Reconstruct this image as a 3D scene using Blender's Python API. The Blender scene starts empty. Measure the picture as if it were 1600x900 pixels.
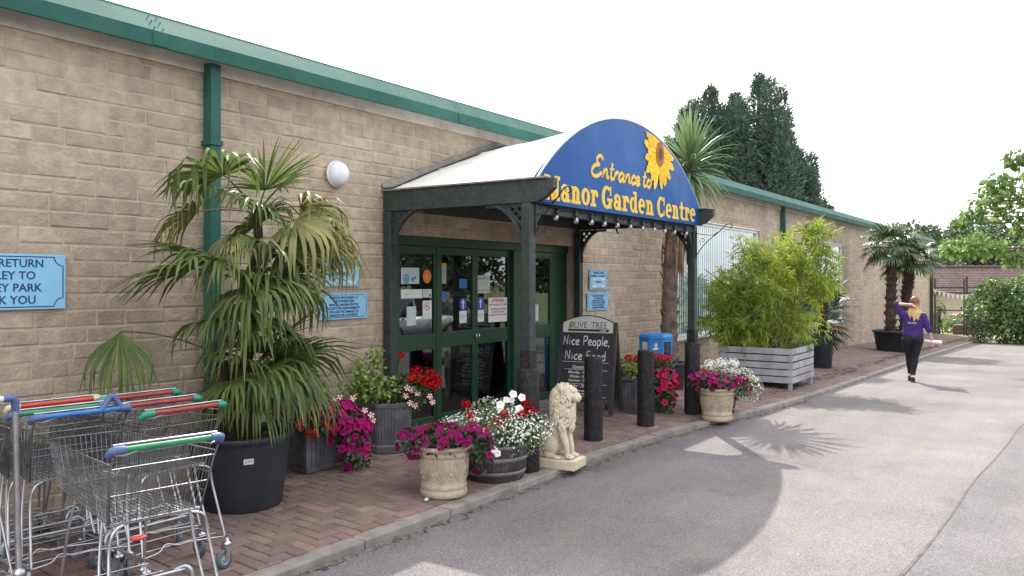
import bpy, bmesh, math, random
from mathutils import Vector, Matrix, Euler, Quaternion, noise as mnoise
PI = math.pi
scene = bpy.context.scene
COL = scene.collection

# ------------------------------------------------------------------ camera
YAW = math.atan2(883, 1280)                # the wall runs 34.6 degrees to the right of the lens axis
cam_d = bpy.data.cameras.new('camera')
cam = bpy.data.objects.new('camera', cam_d); COL.objects.link(cam)
cam_d.sensor_width = 36.0
cam_d.lens = 36.0 * 1280 / 1600
cam_d.shift_y = -12 / 1600
cam_d.clip_start = 0.05; cam_d.clip_end = 3000
cam.location = (0, 0, 1.75)
cam.rotation_euler = (PI / 2, 0, -(PI / 2 - YAW) + 0.0)
scene.camera = cam
# forward = (cos YAW, sin YAW): a camera turned by rz looks along (-sin rz, cos rz)

# ------------------------------------------------------------------ light
SUN = Vector((0.81, 0.62, 1.0)).normalized()
sun_el = math.asin(SUN.z); sun_az = math.atan2(SUN.x, SUN.y)      # clockwise from +Y
w = bpy.data.worlds.new('World'); scene.world = w; w.use_nodes = True
nt = w.node_tree; nt.nodes.clear()
sky = nt.nodes.new('ShaderNodeTexSky'); sky.sky_type = 'NISHITA'; sky.sun_disc = False
sky.sun_elevation = sun_el; sky.sun_rotation = sun_az
sky.air_density = 1.0; sky.dust_density = 5.0; sky.ozone_density = 1.0; sky.altitude = 50
bg = nt.nodes.new('ShaderNodeBackground'); bg.inputs['Strength'].default_value = 0.15
out = nt.nodes.new('ShaderNodeOutputWorld')
# thin bright cloud veil over most of the sky
tc = nt.nodes.new('ShaderNodeTexCoord')
mp = nt.nodes.new('ShaderNodeMapping'); mp.inputs['Scale'].default_value = (1.2, 1.2, 3.5)
nz = nt.nodes.new('ShaderNodeTexNoise'); nz.inputs['Scale'].default_value = 1.6; nz.inputs['Detail'].default_value = 6
rp = nt.nodes.new('ShaderNodeValToRGB')
rp.color_ramp.elements[0].position = 0.34; rp.color_ramp.elements[0].color = (0.45, 0.45, 0.45, 1)
rp.color_ramp.elements[1].position = 0.58; rp.color_ramp.elements[1].color = (0.97, 0.97, 0.97, 1)
mx = nt.nodes.new('ShaderNodeMixRGB'); mx.inputs['Color2'].default_value = (8.2, 8.2, 8.5, 1)
nt.links.new(tc.outputs['Generated'], mp.inputs['Vector']); nt.links.new(mp.outputs[0], nz.inputs['Vector'])
nt.links.new(nz.outputs['Fac'], rp.inputs['Fac']); nt.links.new(rp.outputs['Color'], mx.inputs['Fac'])
nt.links.new(sky.outputs['Color'], mx.inputs['Color1']); nt.links.new(mx.outputs[0], bg.inputs['Color'])
nt.links.new(bg.outputs[0], out.inputs['Surface'])

sl = bpy.data.lights.new('sun', 'SUN'); sl.energy = 3.15; sl.angle = math.radians(0.53); sl.color = (1.0, 0.95, 0.87)
so = bpy.data.objects.new('sun', sl); COL.objects.link(so)
so.location = (30, 22, 40)
so.rotation_euler = (-SUN).to_track_quat('-Z', 'Y').to_euler()

vs = scene.view_settings
vs.view_transform = 'Standard'; vs.look = 'None'; vs.gamma = 1.0; vs.use_curve_mapping = False
vs.exposure = 1.16

# ------------------------------------------------------------------ node materials
def _n(nt, t, **kw):
    n = nt.nodes.new(t)
    for k, v in kw.items(): setattr(n, k, v)
    return n
def rgba(c): return (c[0], c[1], c[2], 1.0)
MATS = {}
def M(name, col, col2=None, rough=.6, metal=0.0, vscale=6.0, vdetail=5.0, lo=.35, hi=.65, bump=0.0, bscale=40.0,
      island=0.0, trans=0.0, spec=.5, coat=0.0, dirt=None, dirt_scale=2.0, dirt_amt=.5, hue=0.0):
    """procedural material: two colours mixed by noise, value jitter per loose piece, fine bump, optional translucency"""
    m = bpy.data.materials.new(name); m.use_nodes = True
    nt = m.node_tree; nt.nodes.clear(); L = nt.links.new
    out = _n(nt, 'ShaderNodeOutputMaterial'); p = _n(nt, 'ShaderNodeBsdfPrincipled')
    p.inputs['Roughness'].default_value = rough; p.inputs['Metallic'].default_value = metal
    p.inputs['Specular IOR Level'].default_value = spec
    if coat: p.inputs['Coat Weight'].default_value = coat; p.inputs['Coat Roughness'].default_value = .1
    tc = _n(nt, 'ShaderNodeTexCoord')
    if col2 is None: col2 = tuple(c * .82 for c in col)
    nz = _n(nt, 'ShaderNodeTexNoise'); nz.inputs['Scale'].default_value = vscale; nz.inputs['Detail'].default_value = vdetail
    L(tc.outputs['Object'], nz.inputs['Vector'])
    rp = _n(nt, 'ShaderNodeValToRGB'); e = rp.color_ramp.elements
    e[0].position = lo; e[0].color = rgba(col2); e[1].position = hi; e[1].color = rgba(col)
    L(nz.outputs['Fac'], rp.inputs['Fac']); c = rp.outputs['Color']
    if island or hue:
        g = _n(nt, 'ShaderNodeNewGeometry'); h = _n(nt, 'ShaderNodeHueSaturation')
        mr = _n(nt, 'ShaderNodeMapRange'); mr.inputs['To Min'].default_value = 1 - island; mr.inputs['To Max'].default_value = 1 + island
        L(g.outputs['Random Per Island'], mr.inputs['Value']); L(mr.outputs[0], h.inputs['Value'])
        if hue:
            ml = _n(nt, 'ShaderNodeMath', operation='MULTIPLY'); ml.inputs[1].default_value = 17.31
            fr = _n(nt, 'ShaderNodeMath', operation='FRACT'); L(g.outputs['Random Per Island'], ml.inputs[0]); L(ml.outputs[0], fr.inputs[0])
            mh = _n(nt, 'ShaderNodeMapRange'); mh.inputs['To Min'].default_value = .5 - hue; mh.inputs['To Max'].default_value = .5 + hue
            L(fr.outputs[0], mh.inputs['Value']); L(mh.outputs[0], h.inputs['Hue'])
        L(c, h.inputs['Color']); c = h.outputs['Color']
    if dirt is not None:
        n2 = _n(nt, 'ShaderNodeTexNoise'); n2.inputs['Scale'].default_value = dirt_scale; n2.inputs['Detail'].default_value = 7
        L(tc.outputs['Object'], n2.inputs['Vector'])
        r2 = _n(nt, 'ShaderNodeValToRGB'); r2.color_ramp.elements[0].position = .5; r2.color_ramp.elements[1].position = .72
        r2.color_ramp.elements[1].color = (dirt_amt,) * 3 + (1,)
        L(n2.outputs['Fac'], r2.inputs['Fac'])
        md = _n(nt, 'ShaderNodeMixRGB'); md.inputs['Color2'].default_value = rgba(dirt)
        L(r2.outputs['Color'], md.inputs['Fac']); L(c, md.inputs['Color1']); c = md.outputs[0]
    L(c, p.inputs['Base Color'])
    if bump:
        nb = _n(nt, 'ShaderNodeTexNoise'); nb.inputs['Scale'].default_value = bscale; nb.inputs['Detail'].default_value = 6
        L(tc.outputs['Object'], nb.inputs['Vector'])
        b = _n(nt, 'ShaderNodeBump'); b.inputs['Strength'].default_value = min(1, bump); b.inputs['Distance'].default_value = .01 * max(1, bump)
        L(nb.outputs['Fac'], b.inputs['Height']); L(b.outputs[0], p.inputs['Normal'])
    if trans:
        t = _n(nt, 'ShaderNodeBsdfTranslucent'); ms = _n(nt, 'ShaderNodeMixShader'); ms.inputs[0].default_value = trans
        L(c, t.inputs['Color']); L(p.outputs[0], ms.inputs[1]); L(t.outputs[0], ms.inputs[2]); L(ms.outputs[0], out.inputs['Surface'])
    else: L(p.outputs[0], out.inputs['Surface'])
    MATS[name] = m
    return m

# ------------------------------------------------------------------ mesh collecting
class MB:
    def __init__(s): s.v = []; s.f = []; s.mi = []; s.sm = []
    def add(s, vs, fs, mi=0, smooth=False):
        o = len(s.v); s.v += [tuple(v) for v in vs]
        for f in fs: s.f.append([i + o for i in f]); s.mi.append(mi); s.sm.append(smooth)
        return s
    def box(s, x0, x1, y0, y1, z0, z1, mi=0, mat=None):
        vs = [Vector((x, y, z)) for z in (z0, z1) for y in (y0, y1) for x in (x0, x1)]
        if mat is not None: vs = [mat @ v for v in vs]
        return s.add(vs, [(0, 2, 3, 1), (4, 5, 7, 6), (0, 1, 5, 4), (2, 6, 7, 3), (0, 4, 6, 2), (1, 3, 7, 5)], mi)
    def bbox(s, x0, x1, y0, y1, z0, z1, b=.006, mi=0, mat=None):
        """box with chamfered edges"""
        bm = bmesh.new(); bmesh.ops.create_cube(bm, size=1)
        for v in bm.verts: v.co = Vector(((x0 + x1) / 2 + v.co.x * (x1 - x0), (y0 + y1) / 2 + v.co.y * (y1 - y0), (z0 + z1) / 2 + v.co.z * (z1 - z0)))
        b = min(b, .45 * min(abs(x1 - x0), abs(y1 - y0), abs(z1 - z0)))
        bmesh.ops.bevel(bm, geom=bm.edges[:], offset=b, segments=2, affect='EDGES', profile=.6)
        return s.bm(bm, mi, mat)
    def bm(s, bm, mi=0, mat=None, smooth=False):
        bm.verts.index_update(); vs = [v.co.copy() for v in bm.verts]
        if mat is not None: vs = [mat @ v for v in vs]
        fs = [[v.index for v in f.verts] for f in bm.faces]; bm.free()
        return s.add(vs, fs, mi, smooth)
    def tube(s, pts, r, n=6, mi=0, caps=True, smooth=True, closed=False):
        pts = [Vector(p) for p in pts]; m = len(pts)
        rs = r if isinstance(r, (list, tuple)) else [r] * m
        vs = []; up = None
        for i, p in enumerate(pts):
            if closed: t = (pts[(i + 1) % m] - pts[i - 1])
            else: t = (pts[min(i + 1, m - 1)] - pts[max(i - 1, 0)])
            if t.length < 1e-9: t = Vector((0, 0, 1))
            t.normalize()
            if up is None:
                up = Vector((0, 0, 1)) if abs(t.z) < .9 else Vector((1, 0, 0))
            a = t.cross(up)
            if a.length < 1e-6: a = t.orthogonal()
            a.normalize(); b = a.cross(t); up = b
            for k in range(n):
                q = 2 * PI * k / n
                vs.append(p + (a * math.cos(q) + b * math.sin(q)) * rs[i])
        fs = []
        for i in range(m if closed else m - 1):
            j = (i + 1) % m
            for k in range(n):
                l = (k + 1) % n
                fs.append((i * n + k, i * n + l, j * n + l, j * n + k))
        s.add(vs, fs, mi, smooth)
        if caps and not closed:
            s.add(vs[:n], [tuple(range(n))[::-1]], mi); s.add(vs[-n:], [tuple(range(n))], mi)
        return s
    def lathe(s, prof, n=32, mi=0, smooth=True, mat=None, jitter=None, a0=0, a1=2 * PI):
        vs = []; full = abs(a1 - a0 - 2 * PI) < 1e-6; m = n if full else n + 1
        for (r, z) in prof:
            for k in range(m):
                a = a0 + (a1 - a0) * k / n
                rr = r * (jitter(a, z) if jitter else 1)
                vs.append(Vector((rr * math.cos(a), rr * math.sin(a), z)))
        if mat is not None: vs = [mat @ v for v in vs]
        fs = []
        for i in range(len(prof) - 1):
            for k in range(n):
                l = (k + 1) % m
                fs.append((i * m + k, i * m + l, (i + 1) * m + l, (i + 1) * m + k))
        return s.add(vs, fs, mi, smooth)
    def prism(s, outline, y0, y1, mi=0, mat=None, smooth=False):
        """outline in x,z, given thickness along y"""
        n = len(outline)
        vs = [Vector((x, y0, z)) for x, z in outline] + [Vector((x, y1, z)) for x, z in outline]
        if mat is not None: vs = [mat @ v for v in vs]
        fs = [tuple(range(n)), tuple(range(2 * n - 1, n - 1, -1))] + [(i, i + n, (i + 1) % n + n, (i + 1) % n) for i in range(n)]
        return s.add(vs, fs, mi, smooth)
    def build(s, name, mats, parent=None, loc=(0, 0, 0), rot=(0, 0, 0), recalc=False):
        me = bpy.data.meshes.new(name); me.from_pydata(s.v, [], s.f)
        if not isinstance(mats, (list, tuple)): mats = [mats]
        for m in mats: me.materials.append(m)
        me.polygons.foreach_set('material_index', s.mi); me.polygons.foreach_set('use_smooth', s.sm)
        if recalc:
            bm = bmesh.new(); bm.from_mesh(me); bmesh.ops.recalc_face_normals(bm, faces=bm.faces[:]); bm.to_mesh(me); bm.free()
        me.update()
        o = bpy.data.objects.new(name, me); COL.objects.link(o)
        o.location = loc; o.rotation_euler = rot
        if parent is not None: o.parent = parent
        return o

def tag(o, label=None, cat=None, group=None, kind=None):
    if label: o['label'] = label
    if cat: o['category'] = cat
    if group: o['group'] = group
    if kind: o['kind'] = kind
    return o
def thing(name, label, cat, loc=(0, 0, 0), rz=0, group=None):
    o = bpy.data.objects.new(name, None); COL.objects.link(o); o.empty_display_size = .1
    o.location = loc; o.rotation_euler = (0, 0, rz)
    return tag(o, label, cat, group)
KIDS = {}
def copy_tree(o, parent=None, label=None):
    c = o.copy(); COL.objects.link(c)
    if parent is not None: c.parent = parent
    if label: c['label'] = label
    for ch in [x for x in bpy.data.objects if x.parent == o]: copy_tree(ch, c)
    return c
def smooth_eval(o, voxel, it=6, fac=.5):
    """merge overlapping solids into one continuous skin"""
    r = o.modifiers.new('r', 'REMESH'); r.mode = 'VOXEL'; r.voxel_size = voxel; r.use_smooth_shade = True
    if it: sm = o.modifiers.new('s', 'SMOOTH'); sm.iterations = it; sm.factor = fac
    dg = bpy.context.evaluated_depsgraph_get(); dg.update()
    me = bpy.data.meshes.new_from_object(o.evaluated_get(dg))
    o.modifiers.clear(); old = o.data; o.data = me
    if not me.materials:
        for m in old.materials: me.materials.append(m)
    for p in me.polygons: p.use_smooth = True
    bpy.data.meshes.remove(old)
    return o
def ball(mb, c, r, rot=None, mi=0, sub=2):
    bm = bmesh.new(); bmesh.ops.create_icosphere(bm, subdivisions=sub, radius=1)
    rr = Vector(r) if isinstance(r, (tuple, list)) else Vector((r, r, r))
    m = Matrix.Translation(Vector(c)) @ (Euler(rot).to_matrix().to_4x4() if rot else Matrix.Identity(4)) @ Matrix.Diagonal((rr.x, rr.y, rr.z, 1))
    mb.bm(bm, mi, m, True)
def limb(mb, pts, rs, mi=0):
    """tapered limb: spheres along a polyline"""
    for i in range(len(pts) - 1):
        a, b = Vector(pts[i]), Vector(pts[i + 1]); L = (b - a).length
        n = max(2, int(L / (min(rs[i], rs[i + 1]) * .45)) + 1)
        for k in range(n + 1):
            t = k / n; ball(mb, a.lerp(b, t), rs[i] * (1 - t) + rs[i + 1] * t, None, mi, 2)
def text_bm(s, size=1.0, offset=0.0, sx=1.0, shear=0.0, align='CENTER', spacing=1.0, depth=.001, wspace=1.0):
    """flat letters as mesh data in x (right) / z (up), facing -y"""
    cu = bpy.data.curves.new('t', 'FONT'); cu.body = s; cu.size = size; cu.align_x = align; cu.align_y = 'BOTTOM_BASELINE'
    cu.offset = offset; cu.shear = shear; cu.space_character = spacing; cu.space_word = wspace; cu.resolution_u = 3; cu.extrude = depth / 2
    o = bpy.data.objects.new('t', cu); COL.objects.link(o)
    bpy.context.view_layer.update()
    me = bpy.data.meshes.new_from_object(o)
    vs = [(v.co.x * sx, -v.co.z, v.co.y) for v in me.vertices]; fs = [tuple(p.vertices) for p in me.polygons]
    bpy.data.objects.remove(o); bpy.data.curves.remove(cu); bpy.data.meshes.remove(me)
    return vs, fs
def add_text(mb, s, x, y, z, size, mi=0, fit=None, mat=None, **kw):
    vs, fs = text_bm(s, size, **kw)
    if not vs: return
    if fit:
        w_ = max(v[0] for v in vs) - min(v[0] for v in vs)
        if w_ > fit: vs = [(v[0] * fit / w_, v[1], v[2]) for v in vs]
    vs = [Vector((v[0] + x, v[1] + y, v[2] + z)) for v in vs]
    if mat is not None: vs = [mat @ v for v in vs]
    mb.add(vs, fs, mi)

def zg(x, y=4.0):
    z = -0.022 * max(0, x - 10) - 0.008 * max(0, x - 25)
    return z + 0.045 * min(max(y - 4, 0), 2)
# ================================================================== materials
def asphalt_mat(name, base, dark, light):
    m = bpy.data.materials.new(name); m.use_nodes = True; nt = m.node_tree; nt.nodes.clear(); L = nt.links.new
    out = _n(nt, 'ShaderNodeOutputMaterial'); p = _n(nt, 'ShaderNodeBsdfPrincipled'); p.inputs['Roughness'].default_value = .85
    p.inputs['Specular IOR Level'].default_value = .3
    tc = _n(nt, 'ShaderNodeTexCoord')
    a = _n(nt, 'ShaderNodeTexVoronoi'); a.inputs['Scale'].default_value = 190; L(tc.outputs['Object'], a.inputs['Vector'])
    sp = _n(nt, 'ShaderNodeSeparateColor'); L(a.outputs['Color'], sp.inputs[0])
    r = _n(nt, 'ShaderNodeValToRGB'); e = r.color_ramp.elements
    e[0].position = 0; e[0].color = rgba(dark); e[1].position = 1; e[1].color = rgba(light)
    x = r.color_ramp.elements.new(.45); x.color = rgba(base); x = r.color_ramp.elements.new(.8); x.color = rgba(tuple(c * 1.15 for c in base))
    L(sp.outputs[0], r.inputs['Fac'])
    b = _n(nt, 'ShaderNodeTexNoise'); b.inputs['Scale'].default_value = .55; b.inputs['Detail'].default_value = 8; b.inputs['Roughness'].default_value = .62
    L(tc.outputs['Object'], b.inputs['Vector'])
    rb = _n(nt, 'ShaderNodeMapRange'); rb.inputs['From Min'].default_value = .3; rb.inputs['From Max'].default_value = .7
    rb.inputs['To Min'].default_value = .74; rb.inputs['To Max'].default_value = 1.22; L(b.outputs['Fac'], rb.inputs['Value'])
    mm = _n(nt, 'ShaderNodeVectorMath', operation='MULTIPLY'); L(r.outputs['Color'], mm.inputs[0]); L(rb.outputs[0], mm.inputs[1])
    # a few oil and water stains
    c = _n(nt, 'ShaderNodeTexNoise'); c.inputs['Scale'].default_value = 1.7; c.inputs['Detail'].default_value = 4; L(tc.outputs['Object'], c.inputs['Vector'])
    rc = _n(nt, 'ShaderNodeMapRange'); rc.inputs['From Min'].default_value = .62; rc.inputs['From Max'].default_value = .72
    rc.inputs['To Min'].default_value = 1; rc.inputs['To Max'].default_value = .8; L(c.outputs['Fac'], rc.inputs['Value'])
    m2 = _n(nt, 'ShaderNodeVectorMath', operation='MULTIPLY'); L(mm.outputs[0], m2.inputs[0]); L(rc.outputs[0], m2.inputs[1])
    # pale sandy dust gathered in drifts, and darker tyre-worn streaks along the lane
    d = _n(nt, 'ShaderNodeTexNoise'); d.inputs['Scale'].default_value = .8; d.inputs['Detail'].default_value = 9; d.inputs['Roughness'].default_value = .7
    dm = _n(nt, 'ShaderNodeMapping'); dm.inputs['Location'].default_value = (7.3, 2.1, 0); L(tc.outputs['Object'], dm.inputs[0]); L(dm.outputs[0], d.inputs['Vector'])
    dr = _n(nt, 'ShaderNodeMapRange'); dr.inputs['From Min'].default_value = .5; dr.inputs['From Max'].default_value = .75; dr.inputs['To Max'].default_value = .55; L(d.outputs['Fac'], dr.inputs['Value'])
    md = _n(nt, 'ShaderNodeMixRGB'); md.inputs['Color2'].default_value = (.21, .185, .15, 1); L(dr.outputs[0], md.inputs['Fac']); L(m2.outputs[0], md.inputs['Color1'])
    ty = _n(nt, 'ShaderNodeTexNoise'); ty.inputs['Scale'].default_value = 1.0; ty.inputs['Detail'].default_value = 5
    tm = _n(nt, 'ShaderNodeMapping'); tm.inputs['Scale'].default_value = (.10, 1.5, 1); L(tc.outputs['Object'], tm.inputs[0]); L(tm.outputs[0], ty.inputs['Vector'])
    tr = _n(nt, 'ShaderNodeMapRange'); tr.inputs['From Min'].default_value = .4; tr.inputs['From Max'].default_value = .7; tr.inputs['To Min'].default_value = 1.06; tr.inputs['To Max'].default_value = .86; L(ty.outputs['Fac'], tr.inputs['Value'])
    m3 = _n(nt, 'ShaderNodeVectorMath', operation='MULTIPLY'); L(md.outputs[0], m3.inputs[0]); L(tr.outputs[0], m3.inputs[1])
    L(m3.outputs[0], p.inputs['Base Color'])
    bu = _n(nt, 'ShaderNodeBump'); bu.inputs['Strength'].default_value = .5; bu.inputs['Distance'].default_value = .004
    L(a.outputs['Distance'], bu.inputs['Height']); L(bu.outputs[0], p.inputs['Normal']); L(p.outputs[0], out.inputs['Surface'])
    return m
m_asphalt = asphalt_mat('asphalt', (.153, .139, .140), (.085, .077, .078), (.29, .27, .268))
m_patch = asphalt_mat('newer asphalt', (.132, .123, .127), (.075, .07, .072), (.24, .23, .23))
m_brickpave = M('paving bricks', (.225, .150, .125), (.165, .115, .10), rough=.88, vscale=5, island=.22, hue=.012, bump=.6, bscale=120, dirt=(.11, .095, .08), dirt_scale=1.1, dirt_amt=.7)
m_joint = M('joint sand', (.03, .026, .023), rough=.95, vscale=30, bump=.6, bscale=150)
m_kerb = M('kerb concrete', (.30, .275, .25), (.20, .185, .17), rough=.9, vscale=7, island=.1, bump=.7, bscale=120, dirt=(.10, .1, .085), dirt_scale=4, dirt_amt=.5)
m_grass = M('grass', (.10, .13, .035), (.16, .15, .06), rough=.95, vscale=.8, bump=1, bscale=30)
m_earth = M('earth', (.10, .075, .05), (.06, .045, .03), rough=1, vscale=3, bump=1, bscale=40)
def block_mat():
    m = M('stone blocks', (.485, .395, .292), (.36, .295, .222), rough=.92, vscale=9, vdetail=8, lo=.36, hi=.66, island=.11, hue=.006, bump=1.0, bscale=34)
    nt = m.node_tree
    for n in nt.nodes:
        if n.type == 'BUMP': n.inputs['Distance'].default_value = .03; n.inputs['Strength'].default_value = .6
        if n.type == 'TEX_NOISE' and abs(n.inputs['Scale'].default_value - 34) < .1: n.inputs['Roughness'].default_value = .68
    # large weather stains on the stone itself, grey streaks running down
    p = [n for n in nt.nodes if n.type == 'BSDF_PRINCIPLED'][0]; src = p.inputs['Base Color'].links[0].from_socket
    tc = [n for n in nt.nodes if n.type == 'TEX_COORD'][0]
    mp = _n(nt, 'ShaderNodeMapping'); mp.inputs['Scale'].default_value = (.9, .9, .35); nt.links.new(tc.outputs['Object'], mp.inputs['Vector'])
    nz = _n(nt, 'ShaderNodeTexNoise'); nz.inputs['Scale'].default_value = 1.1; nz.inputs['Detail'].default_value = 6; nt.links.new(mp.outputs[0], nz.inputs['Vector'])
    mr = _n(nt, 'ShaderNodeMapRange'); mr.inputs['From Min'].default_value = .35; mr.inputs['From Max'].default_value = .68
    mr.inputs['To Min'].default_value = 1.1; mr.inputs['To Max'].default_value = .8; nt.links.new(nz.outputs['Fac'], mr.inputs['Value'])
    mu = _n(nt, 'ShaderNodeVectorMath', operation='MULTIPLY'); nt.links.new(src, mu.inputs[0]); nt.links.new(mr.outputs[0], mu.inputs[1])
    nt.links.new(mu.outputs[0], p.inputs['Base Color'])
    return m
m_block = block_mat()
m_mortar = M('mortar', (.50, .41, .30), (.39, .32, .235), rough=.95, vscale=7, bump=.5, bscale=150)
m_green = M('green trim', (.026, .108, .088), (.021, .09, .074), spec=.2, rough=.7, vscale=2, bump=.05, bscale=8, dirt=(.07, .15, .12), dirt_scale=3, dirt_amt=.35)
m_doorgreen = M('door green', (.007, .05, .022), (.006, .042, .018), rough=.4, vscale=3)
m_fascia = M('fascia board', (.66, .60, .54), (.56, .51, .46), rough=.7, vscale=2, dirt=(.2, .18, .16), dirt_scale=5, dirt_amt=.5)
m_white = M('white frame', (.78, .79, .8), (.66, .67, .68), rough=.4, vscale=4)
m_roofgrey = M('roof sheet', (.3, .3, .3), rough=.6)
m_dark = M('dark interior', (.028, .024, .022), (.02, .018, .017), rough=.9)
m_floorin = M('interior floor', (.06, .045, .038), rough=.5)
m_blind = M('vertical blinds', (.60, .74, .71), (.55, .68, .65), rough=.85, vscale=3)
def glass_mat(name, tint, refl):
    m = bpy.data.materials.new(name); m.use_nodes = True; nt = m.node_tree; nt.nodes.clear(); L = nt.links.new
    o = _n(nt, 'ShaderNodeOutputMaterial'); t = _n(nt, 'ShaderNodeBsdfTransparent'); t.inputs[0].default_value = rgba(tint)
    g = _n(nt, 'ShaderNodeBsdfGlossy'); g.inputs['Roughness'].default_value = .015; g.inputs['Color'].default_value = (.95, .97, 1, 1)
    ge = _n(nt, 'ShaderNodeNewGeometry'); dt = _n(nt, 'ShaderNodeVectorMath', operation='DOT_PRODUCT'); L(ge.outputs['Incoming'], dt.inputs[0]); L(ge.outputs['Normal'], dt.inputs[1])
    ab = _n(nt, 'ShaderNodeMath', operation='ABSOLUTE'); L(dt.outputs['Value'], ab.inputs[0])
    on = _n(nt, 'ShaderNodeMath', operation='SUBTRACT'); on.inputs[0].default_value = 1; L(ab.outputs[0], on.inputs[1])
    pw = _n(nt, 'ShaderNodeMath', operation='POWER'); pw.inputs[1].default_value = 5; L(on.outputs[0], pw.inputs[0])
    f = _n(nt, 'ShaderNodeMath', operation='MULTIPLY_ADD'); f.inputs[1].default_value = 1 - refl; f.inputs[2].default_value = refl; L(pw.outputs[0], f.inputs[0])
    s = _n(nt, 'ShaderNodeMixShader'); L(f.outputs[0], s.inputs[0]); L(t.outputs[0], s.inputs[1]); L(g.outputs[0], s.inputs[2]); L(s.outputs[0], o.inputs[0])
    return m
m_glass = glass_mat('door glass', (.66, .70, .70), .085)
m_wglass = glass_mat('window glass', (.95, .98, .98), .025)

# ================================================================== ground
def zt(x, y): return zg(min(x, 70), y)
def sheet(name, mat, xs, ys, dz, kind='structure', zf=None):
    mb = MB(); n = len(ys); vs = []
    for x in xs:
        for y in ys:
            yy = y(x) if callable(y) else y
            vs.append((x, yy, (zf or zt)(x, yy) + dz))
    fs = [(i * n + j, (i + 1) * n + j, (i + 1) * n + j + 1, i * n + j + 1) for i in range(len(xs) - 1) for j in range(n - 1)]
    mb.add(vs, fs); return tag(mb.build(name, mat), kind=kind)
KP = [(-12, 4.02), (3, 4.0), (8, 4.0), (9.6, 3.84), (10.8, 3.67), (13.5, 3.53), (20, 3.48), (28, 3.45), (41.5, 3.5)]
def kerb_y(x):
    for (a, ya), (b, yb) in zip(KP, KP[1:]):
        if x <= b:
            t = max(0, (x - a) / (b - a)); return ya + (yb - ya) * t
    return KP[-1][1]
base_flat = lambda x, y: zg(min(x, 70), 4)
sheet('ground', m_grass, [-700, -300, -100, -40, -10, 10, 25, 45, 70, 120, 300, 800], [-700, -300, -100, -40, -10, 0, 4, 12, 40, 100, 300, 700], -.17, zf=base_flat)
xs = [-45, -20, -5] + [i * 1.0 for i in range(0, 42)] + [42]
ys = [-45, -20, -10, -5, -2, 0, 1.5, 2.5, (lambda x: kerb_y(x) - .07)]
sheet('car_park', m_asphalt, xs, ys, -.05, zf=base_flat)
# a later strip of tarmac laid along the middle of the car park
sheet('tarmac_strip', m_patch, [i * 1.0 for i in range(-2, 42)], [-6.5, -4, -2, (lambda x: 1.12 - .045 * x + .015 * math.sin(x * 1.7))], -.046, zf=base_flat)
sheet('tarmac_seam', M('seam bitumen', (.06, .056, .058), (.12, .115, .115), rough=.9, vscale=9), [i * .5 for i in range(-4, 84)], [(lambda x: 1.112 - .045 * x + .015 * math.sin(x * 1.7) + .004 * math.sin(x * 9)), (lambda x: 1.128 - .045 * x + .015 * math.sin(x * 1.7) + .006 * math.sin(x * 13))], -.042, zf=base_flat)
# brick paving laid in herringbone, each brick in the one sheet
def paving():
    mb = MB(); L_, W_ = .2, .1; rnd = random.Random(5)
    def brick(x0, x1, y0, y1):
        cx, cy = (x0 + x1) / 2, (y0 + y1) / 2
        lo = kerb_y(cx) + .075
        if y1 < lo + .02 or y0 > 5.95 or cx < -.6 or cx > 44.6: return
        y0c, y1c = max(y0, lo), min(y1, 5.95)
        if y1c - y0c < .02: return
        if 6.4 < cx < 10.2 and y1c > 5.94: pass
        g = .0048; x0 += g; x1 -= g; y0c += g; y1c -= g
        dz = rnd.uniform(-.003, .002); tx, ty = rnd.uniform(-.012, .012), rnd.uniform(-.012, .012); b = .006
        def zz(x, y): return zg(x, y) + dz + tx * (x - cx) + ty * (y - cy)
        o = [(x0, y0c), (x1, y0c), (x1, y1c), (x0, y1c)]; i_ = [(x0 + b, y0c + b), (x1 - b, y0c + b), (x1 - b, y1c - b), (x0 + b, y1c - b)]
        vs = [(x, y, zz(x, y)) for x, y in i_] + [(x, y, zz(x, y) - .006) for x, y in o] + [(x, y, zz(x, y) - .02) for x, y in o]
        fs = [(0, 1, 2, 3)] + [(j + 4, (j + 1) % 4 + 4, (j + 1) % 4, j) for j in range(4)] + [(j + 8, (j + 1) % 4 + 8, (j + 1) % 4 + 4, j + 4) for j in range(4)]
        mb.add(vs, fs)
    # 2:1 herringbone: diagonal chains of one lying and one standing brick
    for k in range(-12, 470):
        for d in range(-14, 40):
            # unit grid cell origin
            x = (k + d) * W_; y = 3.2 + (d - k % 4 if False else d) * W_
            if (k % 4) == 0:
                brick(x, x + L_, y, y + W_)                # lying
                brick(x + L_, x + L_ + W_, y, y + L_) if False else brick(x - W_, x, y, y + L_)
    return tag(mb.build('pavement', m_brickpave), kind='structure')
paving()
sheet('pavement_bed', m_joint, [-1] + [i * 1.0 for i in range(0, 45)], [(lambda x: kerb_y(x) + .06), 5, 5.99], -.013, zf=zg)
def kerb():
    mb = MB(); rnd = random.Random(2); x = -11.5
    while x < 41.3:
        l = .91; x1 = x + l - .008; a, b = kerb_y(x), kerb_y(x1)
        ang = math.atan2(b - a, x1 - x); sl = math.atan2(zg(x1) - zg(x), x1 - x)
        m = Matrix.Translation(((x + x1) / 2, (a + b) / 2, (zg(x) + zg(x1)) / 2 + rnd.uniform(-.004, .004))) @ Euler((rnd.uniform(-.01, .01), -sl, ang)).to_matrix().to_4x4()
        mb.bbox(-(x1 - x) / 2, (x1 - x) / 2, -.0675, .0675, -.15, .003, .012, 0, m); x += l
    # the strip that closes the car park at its far end
    for i in range(14):
        y = 3.4 - i * .92; mb.bbox(41.45, 41.6, y - .91, y, zg(41.5) - .15, zg(41.5) + .0, .012)
    return tag(mb.build('kerb', m_kerb), kind='structure')
kerb()
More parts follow.
